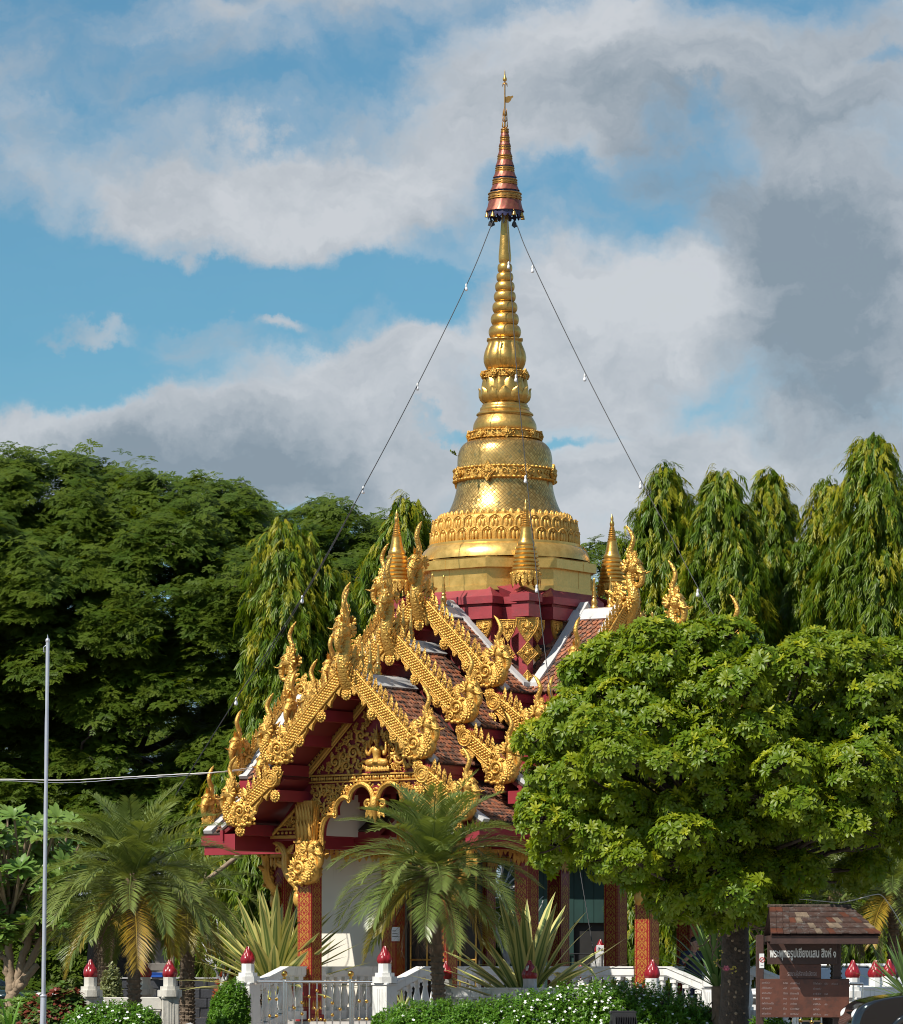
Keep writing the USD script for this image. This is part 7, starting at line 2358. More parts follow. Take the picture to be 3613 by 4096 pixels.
def rain_tree(name_label, d, plates, trunk, seed, per=150, mats=('rain', 'rain', 'rain')):
    """plates: (px, py, half width in px, depth offset); every plate is one flat spreading clump."""
    r = np.random.default_rng(seed)
    bx, base_y = trunk[0]
    base = W(bx, HOR, d)
    t = xform(None, 'rain_tree', (base[0], base[1], 0), 0, name_label, 'tree')
    o = np.array([base[0], base[1], 0])
    tr = Build()
    fork = W(trunk[1][0], trunk[1][1], d) - o
    limb(tr, [(0, 0, 0), fork * [0.3, 1, 0.5] + [0.1, 0, 0], fork], [0.65, 0.5, 0.42], 10)
    pos, dirs, sc, wh, ups = [], [], [], [], []
    for j, (px, py, hw, dy) in enumerate(plates):
        c = W(px, py, d + dy) - o
        R = hw * d / FPX
        if j % 4 == 0:
            mid = fork * 0.45 + c * 0.55 + r.normal(0, 0.5, 3) - [0, 0, 0.6]
            limb(tr, [fork, mid, c - [0, 0, 0.25]], [0.15, 0.07, 0.02], 6, 12, 0.08, r)
            for _ in range(4):
                e = c + np.array([r.uniform(-R, R), r.uniform(-R, R), -0.05])
                limb(tr, [mid * 0.25 + c * 0.75 - [0, 0, 0.2], (c + e) / 2 - [0, 0, 0.18], e], [0.04, 0.012], 5, 7, 0.03, r)
        n = int(per * (R / 1.1) ** 1.6)
        for i in range(n):
            a = r.uniform(0, 6.28); q = math.sqrt(r.random())
            x, y = R * q * math.cos(a), R * 1.1 * q * math.sin(a)
            dome = (1 - q ** 2) * R * 0.62
            z = dome * r.uniform(0.05, 1.05) + r.normal(0, 0.07) - 0.12 * q + 0.42 * y
            pos.append(c + [x, y, z])
            ups.append([x * 0.45 / R + r.normal(0, 0.32), y * 0.35 / R + r.normal(0, 0.32) - 0.42, 1.0])
            sc.append(r.uniform(0.55, 1.0)); wh.append(r.integers(3))
    pc = np.array([W(px, py, d + dy) - o for px, py, hw, dy in plates])
    for i in range(int(len(plates) * per * 0.34)):                # looser growth that bridges neighbouring clumps
        a = r.integers(len(pc)); near = np.argsort(np.linalg.norm(pc - pc[a], axis=1))[1:7]
        q = r.random()
        pos.append(pc[a] * q + pc[r.choice(near)] * (1 - q) + r.normal(0, 0.30, 3) + [0, -0.3, 0])
        ups.append([r.normal(0, 0.35), r.normal(-0.45, 0.3), 1.0]); sc.append(r.uniform(0.55, 1.0)); wh.append(r.integers(3))
    mesh(t, 'trunk', tr, L['bark'])
    instancer(t, 'crown', [(f, L[m]) for f, m in zip(FEATHER, mats)], pos, aim(ups, r.uniform(0, 6.28, len(ups))), sc, wh, kind='stuff')


r = np.random.default_rng(77)
top_line = lambda x: np.interp(x, [-400, 0, 90, 200, 300, 430, 560, 660, 780, 870, 960, 1015, 1060, 1120], [1780, 1815, 1850, 1870, 1850, 1885, 1905, 1890, 1935, 1960, 1975, 2030, 2130, 2350])
pl = []
for row, y in enumerate(np.arange(0, 1500, 66)):
    for x in np.arange(-380, 1120, 125):
        px = x + r.uniform(-70, 70) + (75 if row % 2 else 0)
        py = top_line(px) + 42 + y * (1.0 if y < 700 else 1.0) + r.uniform(-28, 28)
        if px > 1060 or py > 3330:
            continue
        front = 5.5 * math.sin(min(1.0, (y + 60) / 750) * math.pi * 0.6)
        thin = 0.62 if 650 < py - top_line(px) + 0 < 1100 and 480 < px < 1000 else 0.86
        if r.random() > thin:
            continue
        if py < 2500 and px < 420 and 2380 < py and r.random() < 0.4:
            continue
        pl.append((px, py, r.uniform(80, 150), -front + r.uniform(-1.5, 2.5)))
rain_tree('huge spreading rain tree with layered dark foliage at the left edge', 112, pl, ((420, HOR), (430, 3050)), 5)
pl = []
top2 = lambda x: np.interp(x, [980, 1060, 1200, 1300, 1420, 1530, 1700], [2090, 2040, 2052, 2048, 2080, 2075, 2120])
for row, y in enumerate(np.arange(0, 900, 75)):
    for x in np.arange(960, 1760, 125):
        px = x + r.uniform(-60, 60)
        py = top2(px) + 38 + y + r.uniform(-25, 25)
        pl.append((px, py, r.uniform(85, 135), r.uniform(-3, 3) - 4 * math.sin(min(1, y / 600) * 1.5)))
rain_tree('smaller spreading rain tree further back, between the mast trees', 126, pl, ((1350, HOR), (1350, 3000)), 6, per=130)
pl = [(px + r.uniform(-60, 60), py + r.uniform(-40, 40), r.uniform(110, 170), r.uniform(-2, 4)) for px in np.arange(-200, 1900, 170) for py in (2960, 3150, 3330, 3500, 3650, 3780)]
rain_tree('dark shaded tree filling the background under the rain trees', 124, pl, ((120, HOR), (120, 3300)), 9, per=110)
pl = [(px + r.uniform(-50, 50), py + r.uniform(-40, 40), r.uniform(110, 160), r.uniform(-2, 4)) for px in np.arange(2380, 3850, 170) for py in (2250, 2420, 2600, 2800, 3000, 3200)]
rain_tree('dark tree showing in gaps behind the right mast trees', 128, pl, ((3050, HOR), (3050, 3300)), 10, per=100)

# ---------------------------------------------------------------- round-leaved tree in front on the right
WHORL = [whorl(51), whorl(52, 8), whorl(53, 10, 0.20)]
WHORL_NEW = [whorl(54, 8, 0.17, 0.052, 0.6, 5)]


def round_tree():
    d = 60.0
    r = np.random.default_rng(15)
    base = W(2935, HOR, d)
    o = np.array([base[0], base[1], 0])
    t = xform(None, 'cannonball_tree', (base[0], base[1], 0), 0, 'large round-crowned cannonball tree with whorled bright leaves and flowers on its dark trunk', 'tree')
    b = Build()
    P = curve([(0, 0, 0), (0.0, 0, 0.5), (0.03, 0, 1.3), (0.02, 0.05, 2.2), (0.0, 0.1, 3.2), (0.05, 0.1, 4.2)], 40)
    rad = np.interp(np.linspace(0, 1, 40), [0, 0.1, 0.3, 0.6, 1], [0.25, 0.235, 0.215, 0.21, 0.13]) * (1 + r.normal(0, 0.02, 40))
    b.tube(P, rad, 16)
    clumps = []
    # outline of the crown in the photograph; the clumps sit on a dome inside it
    # the crown reaches past the right edge
    tops = lambda x: np.interp(x, [2060, 2130, 2210, 2330, 2450, 2560, 2680, 2760, 2880, 3020, 3150, 3290, 3420, 3540, 3650, 3800, 3900], [3290, 2950, 2720, 2600, 2500, 2440, 2480, 2530, 2500, 2475, 2480, 2550, 2590, 2620, 2700, 2900, 3200])
    bots = lambda x: np.interp(x, [2040, 2150, 2260, 2350, 2450, 2560, 2680, 2800, 2950, 3080, 3180, 3300, 3480, 3650, 3900], [3340, 3400, 3450, 3510, 3590, 3670, 3720, 3735, 3730, 3710, 3590, 3500, 3510, 3490, 3300])
    k = d / FPX
    for row, y in enumerate(np.arange(2440, 3800, 130)):
        for x in np.arange(2180, 3960, 160):
            px = x + (75 if row % 2 else 0) + r.uniform(-45, 45); py = y + r.uniform(-35, 35)
            hw = r.uniform(95, 135)
            if py - hw * 0.75 < tops(px):
                py = tops(px) + hw * 0.80
            if py > y + 110 or py + hw * 0.25 > bots(px):
                continue
            if r.random() < 0.03:
                continue
            nx = (px - 2990) / 960; nz = (3080 - py) / 660
            rr = min(0.97, nx * nx + nz * nz)
            depth = math.sqrt(1 - rr)
            clumps.append((px, py, hw * r.uniform(0.75, 1.15), -3.0 * depth + r.uniform(-0.8, 0.8)))
            if r.random() < 0.35:
                clumps.append((px, py + 20, hw, 2.6 * depth + r.uniform(-0.4, 0.4)))
            if rr < 0.85 and r.random() < 0.8:
                clumps.append((px, py, hw * 0.9, r.uniform(-1.2, 1.0)))
    for px, py in ((2165, 3290), (2215, 3110), (2270, 2950), (2340, 2790), (2300, 3320), (2290, 3160), (2420, 3440), (2480, 3230), (2570, 3530), (2390, 3040), (2450, 2650), (2700, 3600), (2860, 3640), (3020, 3630)):
        clumps.append((px, py, r.uniform(95, 125), r.uniform(-1.6, -0.4)))
    pos, nrm, sc, wh = [], [], [], []
    for j, (px, py, hw, dy) in enumerate(clumps):
        c = W(px, py, d) + [0, dy, 0] - o
        R = hw * k
        mid = np.array([c[0] * 0.35, c[1] * 0.35, 2.7 + (c[2] - 2.7) * 0.5])
        limb(b, [(0.02, 0.08, min(2.4 + 0.5 * r.random(), c[2])), mid + r.normal(0, 0.12, 3), c], [0.075, 0.04, 0.012], 6, 9, 0.03, r)
        n = int(118 * (R / 0.42) ** 2)
        for i in range(n):
            v = r.normal(0, 1, 3); v /= np.linalg.norm(v)
            if v[2] < -0.55 and r.random() < 0.6:
                v[2] *= -0.5
            q = r.uniform(0.78, 1.05)
            p = c + v * R * q * [1.05, 1.05, 0.72]
            pos.append(p)
            nn = v * [1, 1, 0.8] + [0, -0.1, 0.5] + r.normal(0, 0.22, 3)
            nrm.append(nn); sc.append(r.uniform(0.45, 0.82))
            wh.append(3 if (r.random() < 0.16 and v[2] > 0.1) else r.integers(3))
            if i % 6 == 0:
                limb(b, [c, (c + p) / 2 - [0, 0, 0.03], p], [0.014, 0.006], 4, 4)
    mesh(t, 'trunk', b, L['bark'])
    instancer(t, 'crown', [(w, L['cannon']) for w in WHORL] + [(w, L['cannon_new']) for w in WHORL_NEW], pos, aim(nrm, r.uniform(0, 6.28, len(nrm))), sc, wh, kind='stuff')
    # flower stems, buds and one open flower on the trunk
    def on(px, py, dy=-0.35):
        return W(px, py, d) + [0, dy, 0] - o
    st_ = Build(); bd = Build(); fl = Build()
    for pts in ([(2885, 3600), (2845, 3700), (2830, 3760), (2850, 3810), (2870, 3850)], [(2890, 3660), (2850, 3810), (2840, 3840)], [(2880, 3700), (2870, 3780), (2850, 3805)], [(2860, 3850), (2890, 3880), (2920, 3880)], [(2900, 3620), (2815, 3770), (2780, 3790)],
                [(2990, 3700), (3090, 3740), (3150, 3770)], [(2995, 3690), (3070, 3780), (3140, 3800)], [(3000, 3720), (3100, 3700), (3180, 3690)], [(2995, 3730), (3060, 3830), (3100, 3840)]):
        limb(st_, [on(*p) for p in pts], [0.016, 0.010, 0.006], 5, 10, 0.012, r)
    for (px, py, n) in ((2862, 3852, 9), (2925, 3882, 10), (2870, 3812, 4), (3150, 3690, 14), (3170, 3735, 12), (3150, 3780, 10), (3185, 3700, 8), (2860, 3745, 4)):
        for i in range(n):
            bd.blob(on(px + r.uniform(-16, 16), py + r.uniform(-16, 16)), (0.013,) * 3, 1)
    for i in range(6):
        a = i * 60
        q = Build(); leaf_mb(q, np.zeros(3), np.array([1, 0, 0.2]), np.array([0, 0, 1.0]), 0.055, 0.045, -0.4, -0.2, 4, 0.6)
        v = np.vstack(q.v) @ (Rot.from_euler('x', 60, degrees=True).as_matrix() @ rotz(a)).T
        fl.add(v + on(2898, 3876, -0.42), np.vstack(q.f))
    fl.blob(on(2898, 3876, -0.43), (0.018, 0.015, 0.018), 1)
    mesh(t, 'flower_stem', st_, L['bark_palm']); mesh(t, 'flower_bud', bd, L['bud_yellow']); mesh(t, 'open_flower', fl, L['petal_pink'])
    sc_ = Build()
    for i in range(26):
        z = r.uniform(0.4, 2.0); a = r.uniform(-2.4, -0.7)
        sc_.blob((0.222 * math.cos(a) + 0.02, 0.222 * math.sin(a), z), (0.018 * r.uniform(0.6, 1.6), 0.012, 0.02 * r.uniform(0.6, 1.6)), 1)
    mesh(t, 'trunk_scar', sc_, L['bark_pale'])


round_tree()


# ---------------------------------------------------------------- palms
def frond(b, heart, az, el, ln, droop, seed, n=54, lw=0.026, ll=0.40, twist=0.0):
    """One feather frond with its own curve, rachis and leaflets."""
    r = np.random.default_rng(seed)
    h = np.array([math.cos(az), math.sin(az), 0])
    t = np.linspace(0, 1, 18)
    ang = el - droop * t ** 1.3
    st_ = ln / 17
    P = [np.zeros(3)]
    for a in ang[1:]:
        P.append(P[-1] + st_ * (h * math.cos(a) + np.array([0, 0, math.sin(a)])))
    P = np.array(P) + heart
    b.tube(P, [0.020, 0.013, 0.009, 0.003], 4, cap=False)
    T, _, _ = frames(P)
    side = np.array([-math.sin(az), math.cos(az), 0])
    for i in range(n):
        s = 0.13 + 0.87 * i / n
        k = s * 17; i0 = min(int(k), 16)
        p = P[i0] + (P[i0 + 1] - P[i0]) * (k - i0)
        tt = T[i0]; up = np.cross(side, tt); up *= np.sign(up[2]) if abs(up[2]) > 0.05 else 1
        L_ = ll * (0.55 + 0.75 * math.sin(min(1, s * 1.25) * math.pi * 0.62)) * (1 - 0.62 * max(0, s - 0.55) / 0.45) * r.uniform(0.85, 1.1)
        for sg_ in (-1, 1):
            d = side * sg_ * 0.78 + tt * (0.55 + 0.5 * s) + up * (0.32 + r.uniform(-0.10, 0.14))
            leaf_mb(b, p, d, up, L_, lw * r.uniform(0.85, 1.15), 0.35, 0.10 + 0.22 * r.random(), 2, 0.35)


def palm(px, py, gx, d, label, seed, n=46, ln=1.75, trunk_r=0.105, dead=8, low_yellow=0.3, name='date_palm', group=None):
    r = np.random.default_rng(seed)
    heart = W(px, py, d); g = at_ground(gx, d)
    t = xform(None, name, g, 0, label, 'palm', group)
    o = np.array(g); H = heart - o
    b = Build()
    P = curve([(0, 0, 0), (H[0] * 0.25 - 0.02, 0, H[2] * 0.35), (H[0] * 0.75, 0, H[2] * 0.75), H - [0, 0, 0.05]], 40)
    b.tube(P, np.full(40, trunk_r) * (1 + 0.05 * np.sin(np.arange(40) * 2.1)), 12)
    for i in range(int(H[2] / 0.05)):                            # old leaf bases in a spiral
        z = i * 0.05; s = z / H[2]
        c = P[min(int(s * 39), 39)]
        for j in range(6):
            a = j * math.pi / 3 + i * 0.52
            q = Build(); q.box((-0.03, -0.012, -0.02), (0.03, 0.018, 0.026))
            R = rotz(math.degrees(a) - 90) @ Rot.from_euler('x', -28, degrees=True).as_matrix()
            b.other(q, T4(c + np.array([math.cos(a), math.sin(a), 0]) * trunk_r * 1.0, R))
    mesh(t, 'trunk', b, L['bark_palm'])
    hb = Build(); hb.blob(H + [0, 0, -0.05], (0.14, 0.14, 0.24), 2)
    for i in range(40):
        a = r.uniform(0, 6.28)
        hb.tube(curve([H + [0, 0, -0.15], H + np.array([0.16 * math.cos(a), 0.16 * math.sin(a), r.uniform(-0.3, 0.1)]), H + np.array([0.26 * math.cos(a), 0.26 * math.sin(a), r.uniform(-0.5, -0.1)])], 5), [0.02, 0.012, 0.004], 4)
    mesh(t, 'crown_heart', hb, L['husk'])
    for i in range(n):
        s = (i + 0.5) / n
        az = i * 2.39996 + r.uniform(-0.2, 0.2)
        el = math.radians(84 - 112 * s ** 1.05 + r.uniform(-6, 6))
        b = Build()
        frond(b, H + [0, 0, 0.06 - 0.16 * s], az, el, ln * r.uniform(0.82, 1.10) * (0.90 + 0.10 * min(1, s * 3)), math.radians(42 + 34 * math.sin(s * math.pi) + r.uniform(-8, 12)), seed * 100 + i)
        old = s > 0.80 and r.random() < low_yellow
        mesh(t, 'frond', b, L['palm_old' if old else 'palm'], label='yellowing frond hanging low' if old else None)
    for i in range(dead):
        b = Build()
        az = r.uniform(0, 6.28)
        frond(b, H + [0, 0, -0.16], az, math.radians(-30 - 25 * r.random()), ln * r.uniform(0.6, 0.85), math.radians(55), seed * 100 + 70 + i, n=30, lw=0.012, ll=0.22)
        mesh(t, 'frond', b, L['dead_leaf'], label='dead brown frond hanging down')


palm(532, 3530, 545, 68.0, 'slender date palm in front of the low wall on the left, lower fronds turning yellow', 3, ln=2.0, n=62, low_yellow=0.55, dead=5)
palm(1728, 3480, 1768, 69.5, 'date palm with a leaning trunk and dead brown fronds before the porch', 4, n=60, ln=1.95, dead=14, low_yellow=0.35)
palm(752, 3600, 752, 84.0, 'dark shaded date palm standing behind the low wall and the left palm', 5, n=26, dead=4, low_yellow=0.9, trunk_r=0.15)
palm(410, 3640, 412, 81.0, 'short date palm mostly hidden behind the left palm', 6, n=22, ln=1.4, dead=3)
palm(1020, 3640, 1040, 92.0, 'background palm under the left eave, behind the corner column', 8, n=26, ln=1.9, dead=2)
palm(3345, 3590, 3350, 84.0, 'background palm directly above the notice board roof', 9, n=34, ln=1.9, dead=6, low_yellow=0.5)
palm(3575, 3560, 3575, 80.0, 'background palm at the right edge with yellow lower fronds', 10, n=34, ln=2.0, dead=5, low_yellow=0.7)


# ---------------------------------------------------------------- sword-leaved plants
def sword_leaf(b, o, az, el, ln, w, droop, uv=True, fold=0.16):
    h = np.array([math.cos(az), math.sin(az), 0]); side = np.array([-math.sin(az), math.cos(az), 0])
    n = 12
    t = np.linspace(0, 1, n)
    ang = el - droop * t ** 2
    P = [np.zeros(3)]
    for a in ang[1:]:
        P.append(P[-1] + ln / (n - 1) * (h * math.cos(a) + np.array([0, 0, math.sin(a)])))
    P = np.array(P) + o
    hw = w / 2 * np.interp(t, [0, 0.12, 0.5, 0.8, 1.0], [0.75, 0.62, 1.0, 0.62, 0.0])
    up = np.stack([-h * np.sin(a) + np.array([0, 0, math.cos(a)]) for a in ang])
    rows, uvs = [], []
    for k in (-1, -0.5, 0, 0.5, 1):
        rows.append(P + np.outer(hw * k, side) + up * (hw * fold * abs(k))[:, None]); uvs.append(np.c_[np.full(n, 0.5 + 0.5 * k), t * 3])
    v = np.vstack(rows)
    f = np.array([[j * n + i, (j + 1) * n + i, (j + 1) * n + i + 1, j * n + i + 1] for j in range(4) for i in range(n - 1)])
    b.add(v, f, uv=np.vstack(uvs) + 1e-4)


def sword_plant(px, d, z, label, seed, n, ln, w, mat, name, el_lo=5, spread=1.0, trunk=None, droopy=0.25, bias=None):
    r = np.random.default_rng(seed)
    g = at_ground(px, d)
    t = xform(None, name, g, 0, label, 'plant')
    for i in range(n):
        s = (i + 0.5) / n
        az = i * 2.39996 + r.uniform(-0.3, 0.3)
        el = math.radians(88 - (88 - el_lo) * s ** 0.9 + r.uniform(-5, 5))
        if bias is not None:
            az = bias + (az % (2 * math.pi) - math.pi) * 0.8
        b = Build()
        bent = r.random() < droopy * s
        sword_leaf(b, np.array([0, 0, z]), az, el, ln * r.uniform(0.78, 1.08), w * r.uniform(0.8, 1.15), math.radians(r.uniform(95, 150) if bent else r.uniform(2, 22)))
        mesh(t, 'sword_leaf', b, L[mat])
    b = Build()
    b.tube([(0, 0, 0), (0.01, 0, z * 0.5), (0, 0, z + 0.02)], trunk or 0.09, 10)
    for i in range(int(z / 0.035)):
        a = i * 2.4
        flame_mb(b, 0.07, 0.14, thick=0.02, lobes=1, at=(0.07 * math.cos(a), 0.07 * math.sin(a), i * 0.035), R=rotz(math.degrees(a) + 90) @ Rot.from_euler('x', 150 + r.uniform(-25, 25), degrees=True).as_matrix(), notch=0)
    mesh(t, 'stem', b, L['husk'])


sword_plant(1095, 78.2, 0.90, 'big variegated sword-leaved plant behind the left gate post', 11, 74, 2.15, 0.25, 'striped', 'sword_plant', droopy=0.25, el_lo=4)
sword_plant(2108, 71.6, 0.62, 'big variegated sword-leaved plant behind the post with the chipped bud', 12, 66, 2.15, 0.25, 'striped', 'sword_plant', el_lo=-2, droopy=0.35)
sword_plant(2868, 62.5, 1.08, 'green yucca fanning up left beside the cannonball trunk', 13, 40, 1.35, 0.075, 'yucca', 'yucca_plant', el_lo=20, droopy=0.0, bias=math.radians(150))
sword_plant(3640, 56.0, 0.95, 'green yucca reaching in from the right edge above the black car', 14, 48, 1.0, 0.06, 'yucca', 'yucca_plant', el_lo=-5, droopy=0.1)
sword_plant(40, 60.0, 0.25, 'light green strap-leaved lily in the lower left corner', 15, 16, 0.75, 0.06, 'hedge', 'strap_lily', el_lo=25, droopy=1.0)
sword_plant(1610, 63.5, 0.62, 'small striped sword plant at the back of the hedge before the stair rail', 16, 12, 0.42, 0.05, 'striped', 'small_sword_plant', el_lo=35, droopy=0)
sword_plant(3035, 59.5, 0.10, 'thin grassy plant beside the notice board post', 17, 12, 0.62, 0.035, 'yucca', 'grass_plant', el_lo=55, droopy=0)

# ---------------------------------------------------------------- hedges, shrubs, frangipani
SPRIG = [sprig(71), sprig(72), sprig(73, 9, 0.055, 0.026)]
flower = Build()
for k in range(5):
    leaf_mb(flower, np.zeros(3), np.array([math.cos(k * 1.2566), math.sin(k * 1.2566), 0.12]), np.array([0, 0, 1.0]), 0.024, 0.021, -0.1, 0.0, 2, 0.65)
FLOWER = flower.arrays()


def hedge(label, d, prof, depth, seed, n, mat='hedge', protos=None, flowers=None, name='flowering_hedge', cat='hedge', scale=1.0, z_min=0.0):
    """Leafy mass whose outline on the photograph is prof [(px, py)]; depth metres front to back."""
    r = np.random.default_rng(seed)
    pr = np.asarray(prof, float)
    c0 = W(pr[:, 0].mean(), HOR, d)
    o = np.array([c0[0], c0[1], 0])
    t = xform(None, name, o, 0, label, cat)
    topz = lambda px: W(px, np.interp(px, pr[:, 0], pr[:, 1]), d)[2]
    x0, x1 = pr[0, 0], pr[-1, 0]
    pos, nrm, sc, wh, fp, fn = [], [], [], [], [], []
    k = d / FPX
    for i in range(n):
        px = r.uniform(x0, x1)
        H = topz(px)
        th = math.acos(1 - 1.25 * r.random())                    # from the top over towards the front
        if r.random() < 0.2:
            th = -th * 0.8
        e = min(1.0, min(px - x0, x1 - px) * k / 0.35)
        bump = 0.05 * math.sin(px * 0.021 + 1) + 0.04 * math.sin(px * 0.05 + th * 4)
        y = -math.sin(th) * depth / 2 * (0.45 + 0.55 * e)
        z = H - (1 - math.cos(th)) * H * 0.78 + bump * math.sin(th) + r.normal(0, 0.02)
        q = r.uniform(0.90, 1.04)
        p = np.array([(px - pr[:, 0].mean()) * k, y * q, max(z * q, 0.03)])
        nn = np.array([r.normal(0, 0.35), -math.sin(th) + r.normal(0, 0.3), math.cos(th) + 0.5])
        pos.append(p); nrm.append(nn); sc.append(scale * r.uniform(0.8, 1.35)); wh.append(r.integers(len(protos or SPRIG)))
        if flowers and r.random() < flowers(px, th):
            fp.append(p + nn / np.linalg.norm(nn) * 0.06); fn.append(nn + [0, -0.5, 0.2])
    core = Build()
    xs = np.linspace(x0 + 12, x1 - 12, 30)
    for a, c in zip(xs[:-1], xs[1:]):
        m = (a + c) / 2; H = topz(m) * 0.86
        e = min(1.0, min(m - x0, x1 - m) * k / 0.35)
        core.blob(((m - pr[:, 0].mean()) * k, 0, H * 0.45), ((c - a) * k * 1.1, depth * 0.44 * (0.4 + 0.6 * e), H * 0.55), 1)
    mesh(t, 'twigs', core, L['bark'])
    instancer(t, 'foliage', [(s, L[mat]) for s in (protos or SPRIG)], pos, aim(nrm, r.uniform(0, 6.28, len(nrm))), sc, wh, kind='stuff')
    if fp:
        instancer(t, 'white_flower', [(FLOWER, L['flower_white'])], fp, aim(fn, r.uniform(0, 6.28, len(fn))), r.uniform(0.8, 1.3, len(fp)), np.zeros(len(fp), int), kind='stuff')


fdens = lambda px, th: 0.008 + 0.16 * math.exp(-((px - 2380) / 230) ** 2) + 0.03 * (px > 2000)
hedge('long clipped green hedge dotted with small white flowers along the front', 63.0, [(1490, 4080), (1560, 4040), (1660, 4015), (1780, 4010), (1900, 4015), (2000, 4000), (2080, 3985), (2160, 3972), (2230, 3955), (2320, 3940), (2450, 3925), (2560, 3928), (2640, 3950), (2740, 3985), (2820, 4010), (2885, 4050)], 1.5, 81, 7500, flowers=fdens)
hedge('low bush covered with white flowers under the left palm', 65.0, [(262, 4075), (320, 4040), (400, 4020), (470, 4012), (540, 4020), (600, 4045), (645, 4085)], 0.9, 82, 2000, flowers=lambda px, th: 0.10, name='flowering_bush', cat='bush')
hedge('rounded dark green bush between the low wall and the left gate post', 73.0, [(835, 4085), (850, 4010), (880, 3960), (930, 3925), (975, 3940), (1000, 4000)], 1.0, 83, 2400, name='round_bush', cat='bush', scale=0.9)
CRO = [whorl(91, 8, 0.13, 0.06, 0.4, 3, 0.5), whorl(92, 7, 0.15, 0.07, 0.3, 3, 0.5)]
hedge('mixed red and green leafy shrubs at the foot of the flagpole', 67.5, [(95, 4060), (150, 3990), (205, 3950), (260, 3925), (300, 3960), (340, 4030)], 1.0, 84, 330, mat='croton', protos=CRO, name='croton_shrub', cat='shrub')
hedge('green leafy plants left of the flagpole foot', 68.5, [(-60, 4070), (10, 4020), (60, 3990), (120, 3985), (170, 4010), (230, 4060)], 0.9, 85, 300, mat='plumeria', protos=[whorl(93, 8, 0.12, 0.045, 0.5, 3, 0.5)], name='leafy_shrub', cat='shrub')
hedge('pale green shrub behind the low wall beside the palm trunk', 75.5, [(400, 4000), (415, 3900), (440, 3862), (470, 3880), (490, 3960)], 0.5, 86, 700, mat='pale_shrub', name='pale_shrub', cat='shrub', scale=1.2)
hedge('small red-leaved shrub behind the low dark wall', 93.0, [(868, 3990), (880, 3890), (905, 3850), (940, 3880), (955, 3960)], 0.6, 87, 260, mat='red_shrub', protos=CRO, name='red_shrub', cat='shrub', scale=0.8)
hedge('low green shrubs at the foot of the notice board', 58.5, [(3000, 4100), (3030, 4070), (3080, 4072), (3130, 4085), (3160, 4110)], 0.5, 88, 500, name='low_shrub', cat='shrub')
FRAN = [whorl(95, 11, 0.30, 0.088, 0.55, 4, 0.62, 0.18), whorl(96, 10, 0.28, 0.08, 0.5, 4, 0.62, 0.18)]


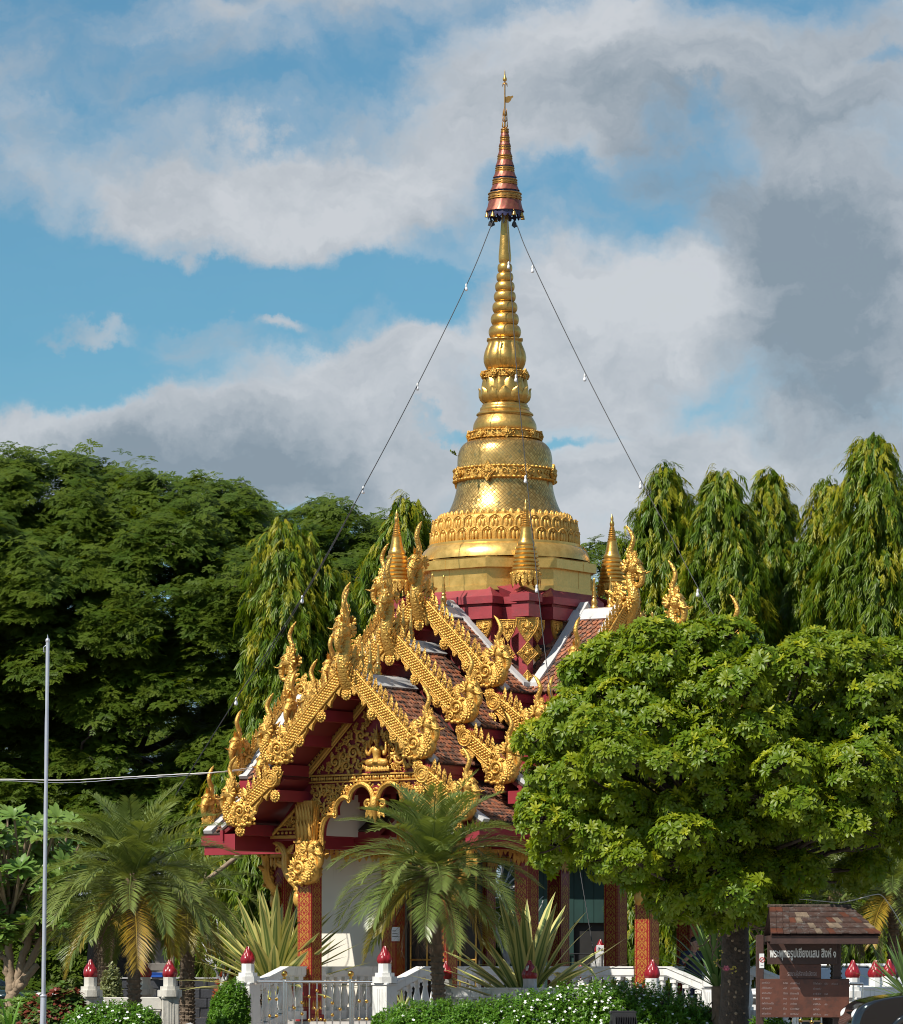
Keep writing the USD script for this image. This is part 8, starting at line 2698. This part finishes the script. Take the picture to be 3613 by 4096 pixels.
def frangipani(label, gx, d, tips, forks, seed, leaves=True, th=0.11, mat='bark_pale', sc_=1.0):
    r = np.random.default_rng(seed)
    g = at_ground(gx, d); o = np.array(g)
    t = xform(None, 'frangipani_tree', g, 0, label, 'tree')
    b = Build()
    F = [W(*f, d) - o for f in forks]
    limb(b, [(0, 0, 0), F[0] * 0.5 + [0.03, 0, 0], F[0]], [th * 1.35, th * 1.15, th], 10, 12, 0.012, r)
    for f in F[1:]:
        limb(b, [F[0] - [0, 0, 0.05], (F[0] + f) / 2 + [0, 0, -0.06], f], [th * 0.85, th * 0.65, th * 0.55], 8, 10, 0.012, r)
    pos, nrm = [], []
    for (px, py) in tips:
        p = W(px, py, d + r.uniform(-1.1, 1.1)) - o
        f = min(F[1:], key=lambda q: np.linalg.norm((q - p) * [1, 0.3, 1]))
        m = (f + p) / 2 + r.normal(0, 0.08, 3) - [0, 0, 0.05]
        limb(b, [f, m, p], [th * 0.42, th * 0.3, th * 0.22], 6, 8, 0.012, r)
        pos.append(p); nrm.append([(p[0] - F[0][0]) * 0.25 + r.normal(0, 0.25), r.normal(-0.45, 0.3), 1.0])
        for _ in range(2 if leaves else 0):
            q = p + r.normal(0, 0.16, 3); limb(b, [m, (m + q) / 2, q], [th * 0.25, th * 0.18], 5, 5)
            pos.append(q); nrm.append([(q[0] - F[0][0]) * 0.3 + r.normal(0, 0.35), r.normal(-0.5, 0.3), 0.9])
    mesh(t, 'trunk', b, L[mat])
    if leaves:
        instancer(t, 'crown', [(w, L['plumeria']) for w in FRAN], pos, aim(nrm, r.uniform(0, 6.28, len(nrm))), sc_ * r.uniform(0.8, 1.15, len(pos)), r.integers(0, 2, len(pos)), kind='stuff')


r = np.random.default_rng(99)
tips = [(x + r.uniform(-28, 28), y + r.uniform(-28, 28)) for y in np.arange(3280, 3770, 42) for x in np.arange(-130, 300, 48) if y > np.interp(x, [-130, 60, 130, 200, 300], [3330, 3300, 3260, 3280, 3420]) and not (y > 3640 and x > 180)]
frangipani('frangipani tree with thick pale forked limbs and big paddle leaves in the left corner', 20, 70.0, tips, [(48, 3960), (20, 3830), (95, 3820), (150, 3860), (125, 3730), (30, 3700), (180, 3740)], 101)
tips = [(x + r.uniform(-25, 25), y + r.uniform(-25, 25)) for y in np.arange(3690, 3860, 40) for x in np.arange(810, 960, 40)]
frangipani('leafless pale-branched frangipani behind the left sword-leaved plant', 890, 90.0, tips, [(890, 3930), (860, 3850), (900, 3840), (935, 3850)], 102, False, 0.05, 'stone')
tips = [(x + r.uniform(-25, 25), y + r.uniform(-25, 25)) for y in np.arange(3420, 3800, 50) for x in np.arange(1900, 2170, 50)]
frangipani('leafless grey-branched frangipani seen between the porch columns', 2030, 96.0, tips, [(2030, 3850), (1980, 3700), (2040, 3640), (2090, 3700), (2010, 3560)], 103, False, 0.06, 'stone')
hedge('dense dark undergrowth closing the back of the garden', 116.0, [(-700, 3700), (-300, 3620), (200, 3650), (700, 3600), (1200, 3640), (1700, 3600), (2200, 3640)], 3.0, 89, 2600, mat='rain', protos=FEATHER, name='undergrowth', cat='undergrowth', scale=1.7)
hedge('tall dark undergrowth behind the car on the right', 106.0, [(3120, 3640), (3300, 3540), (3500, 3560), (3800, 3520), (4200, 3600)], 3.0, 90, 1300, mat='rain', protos=FEATHER, name='undergrowth', cat='undergrowth', scale=1.6)
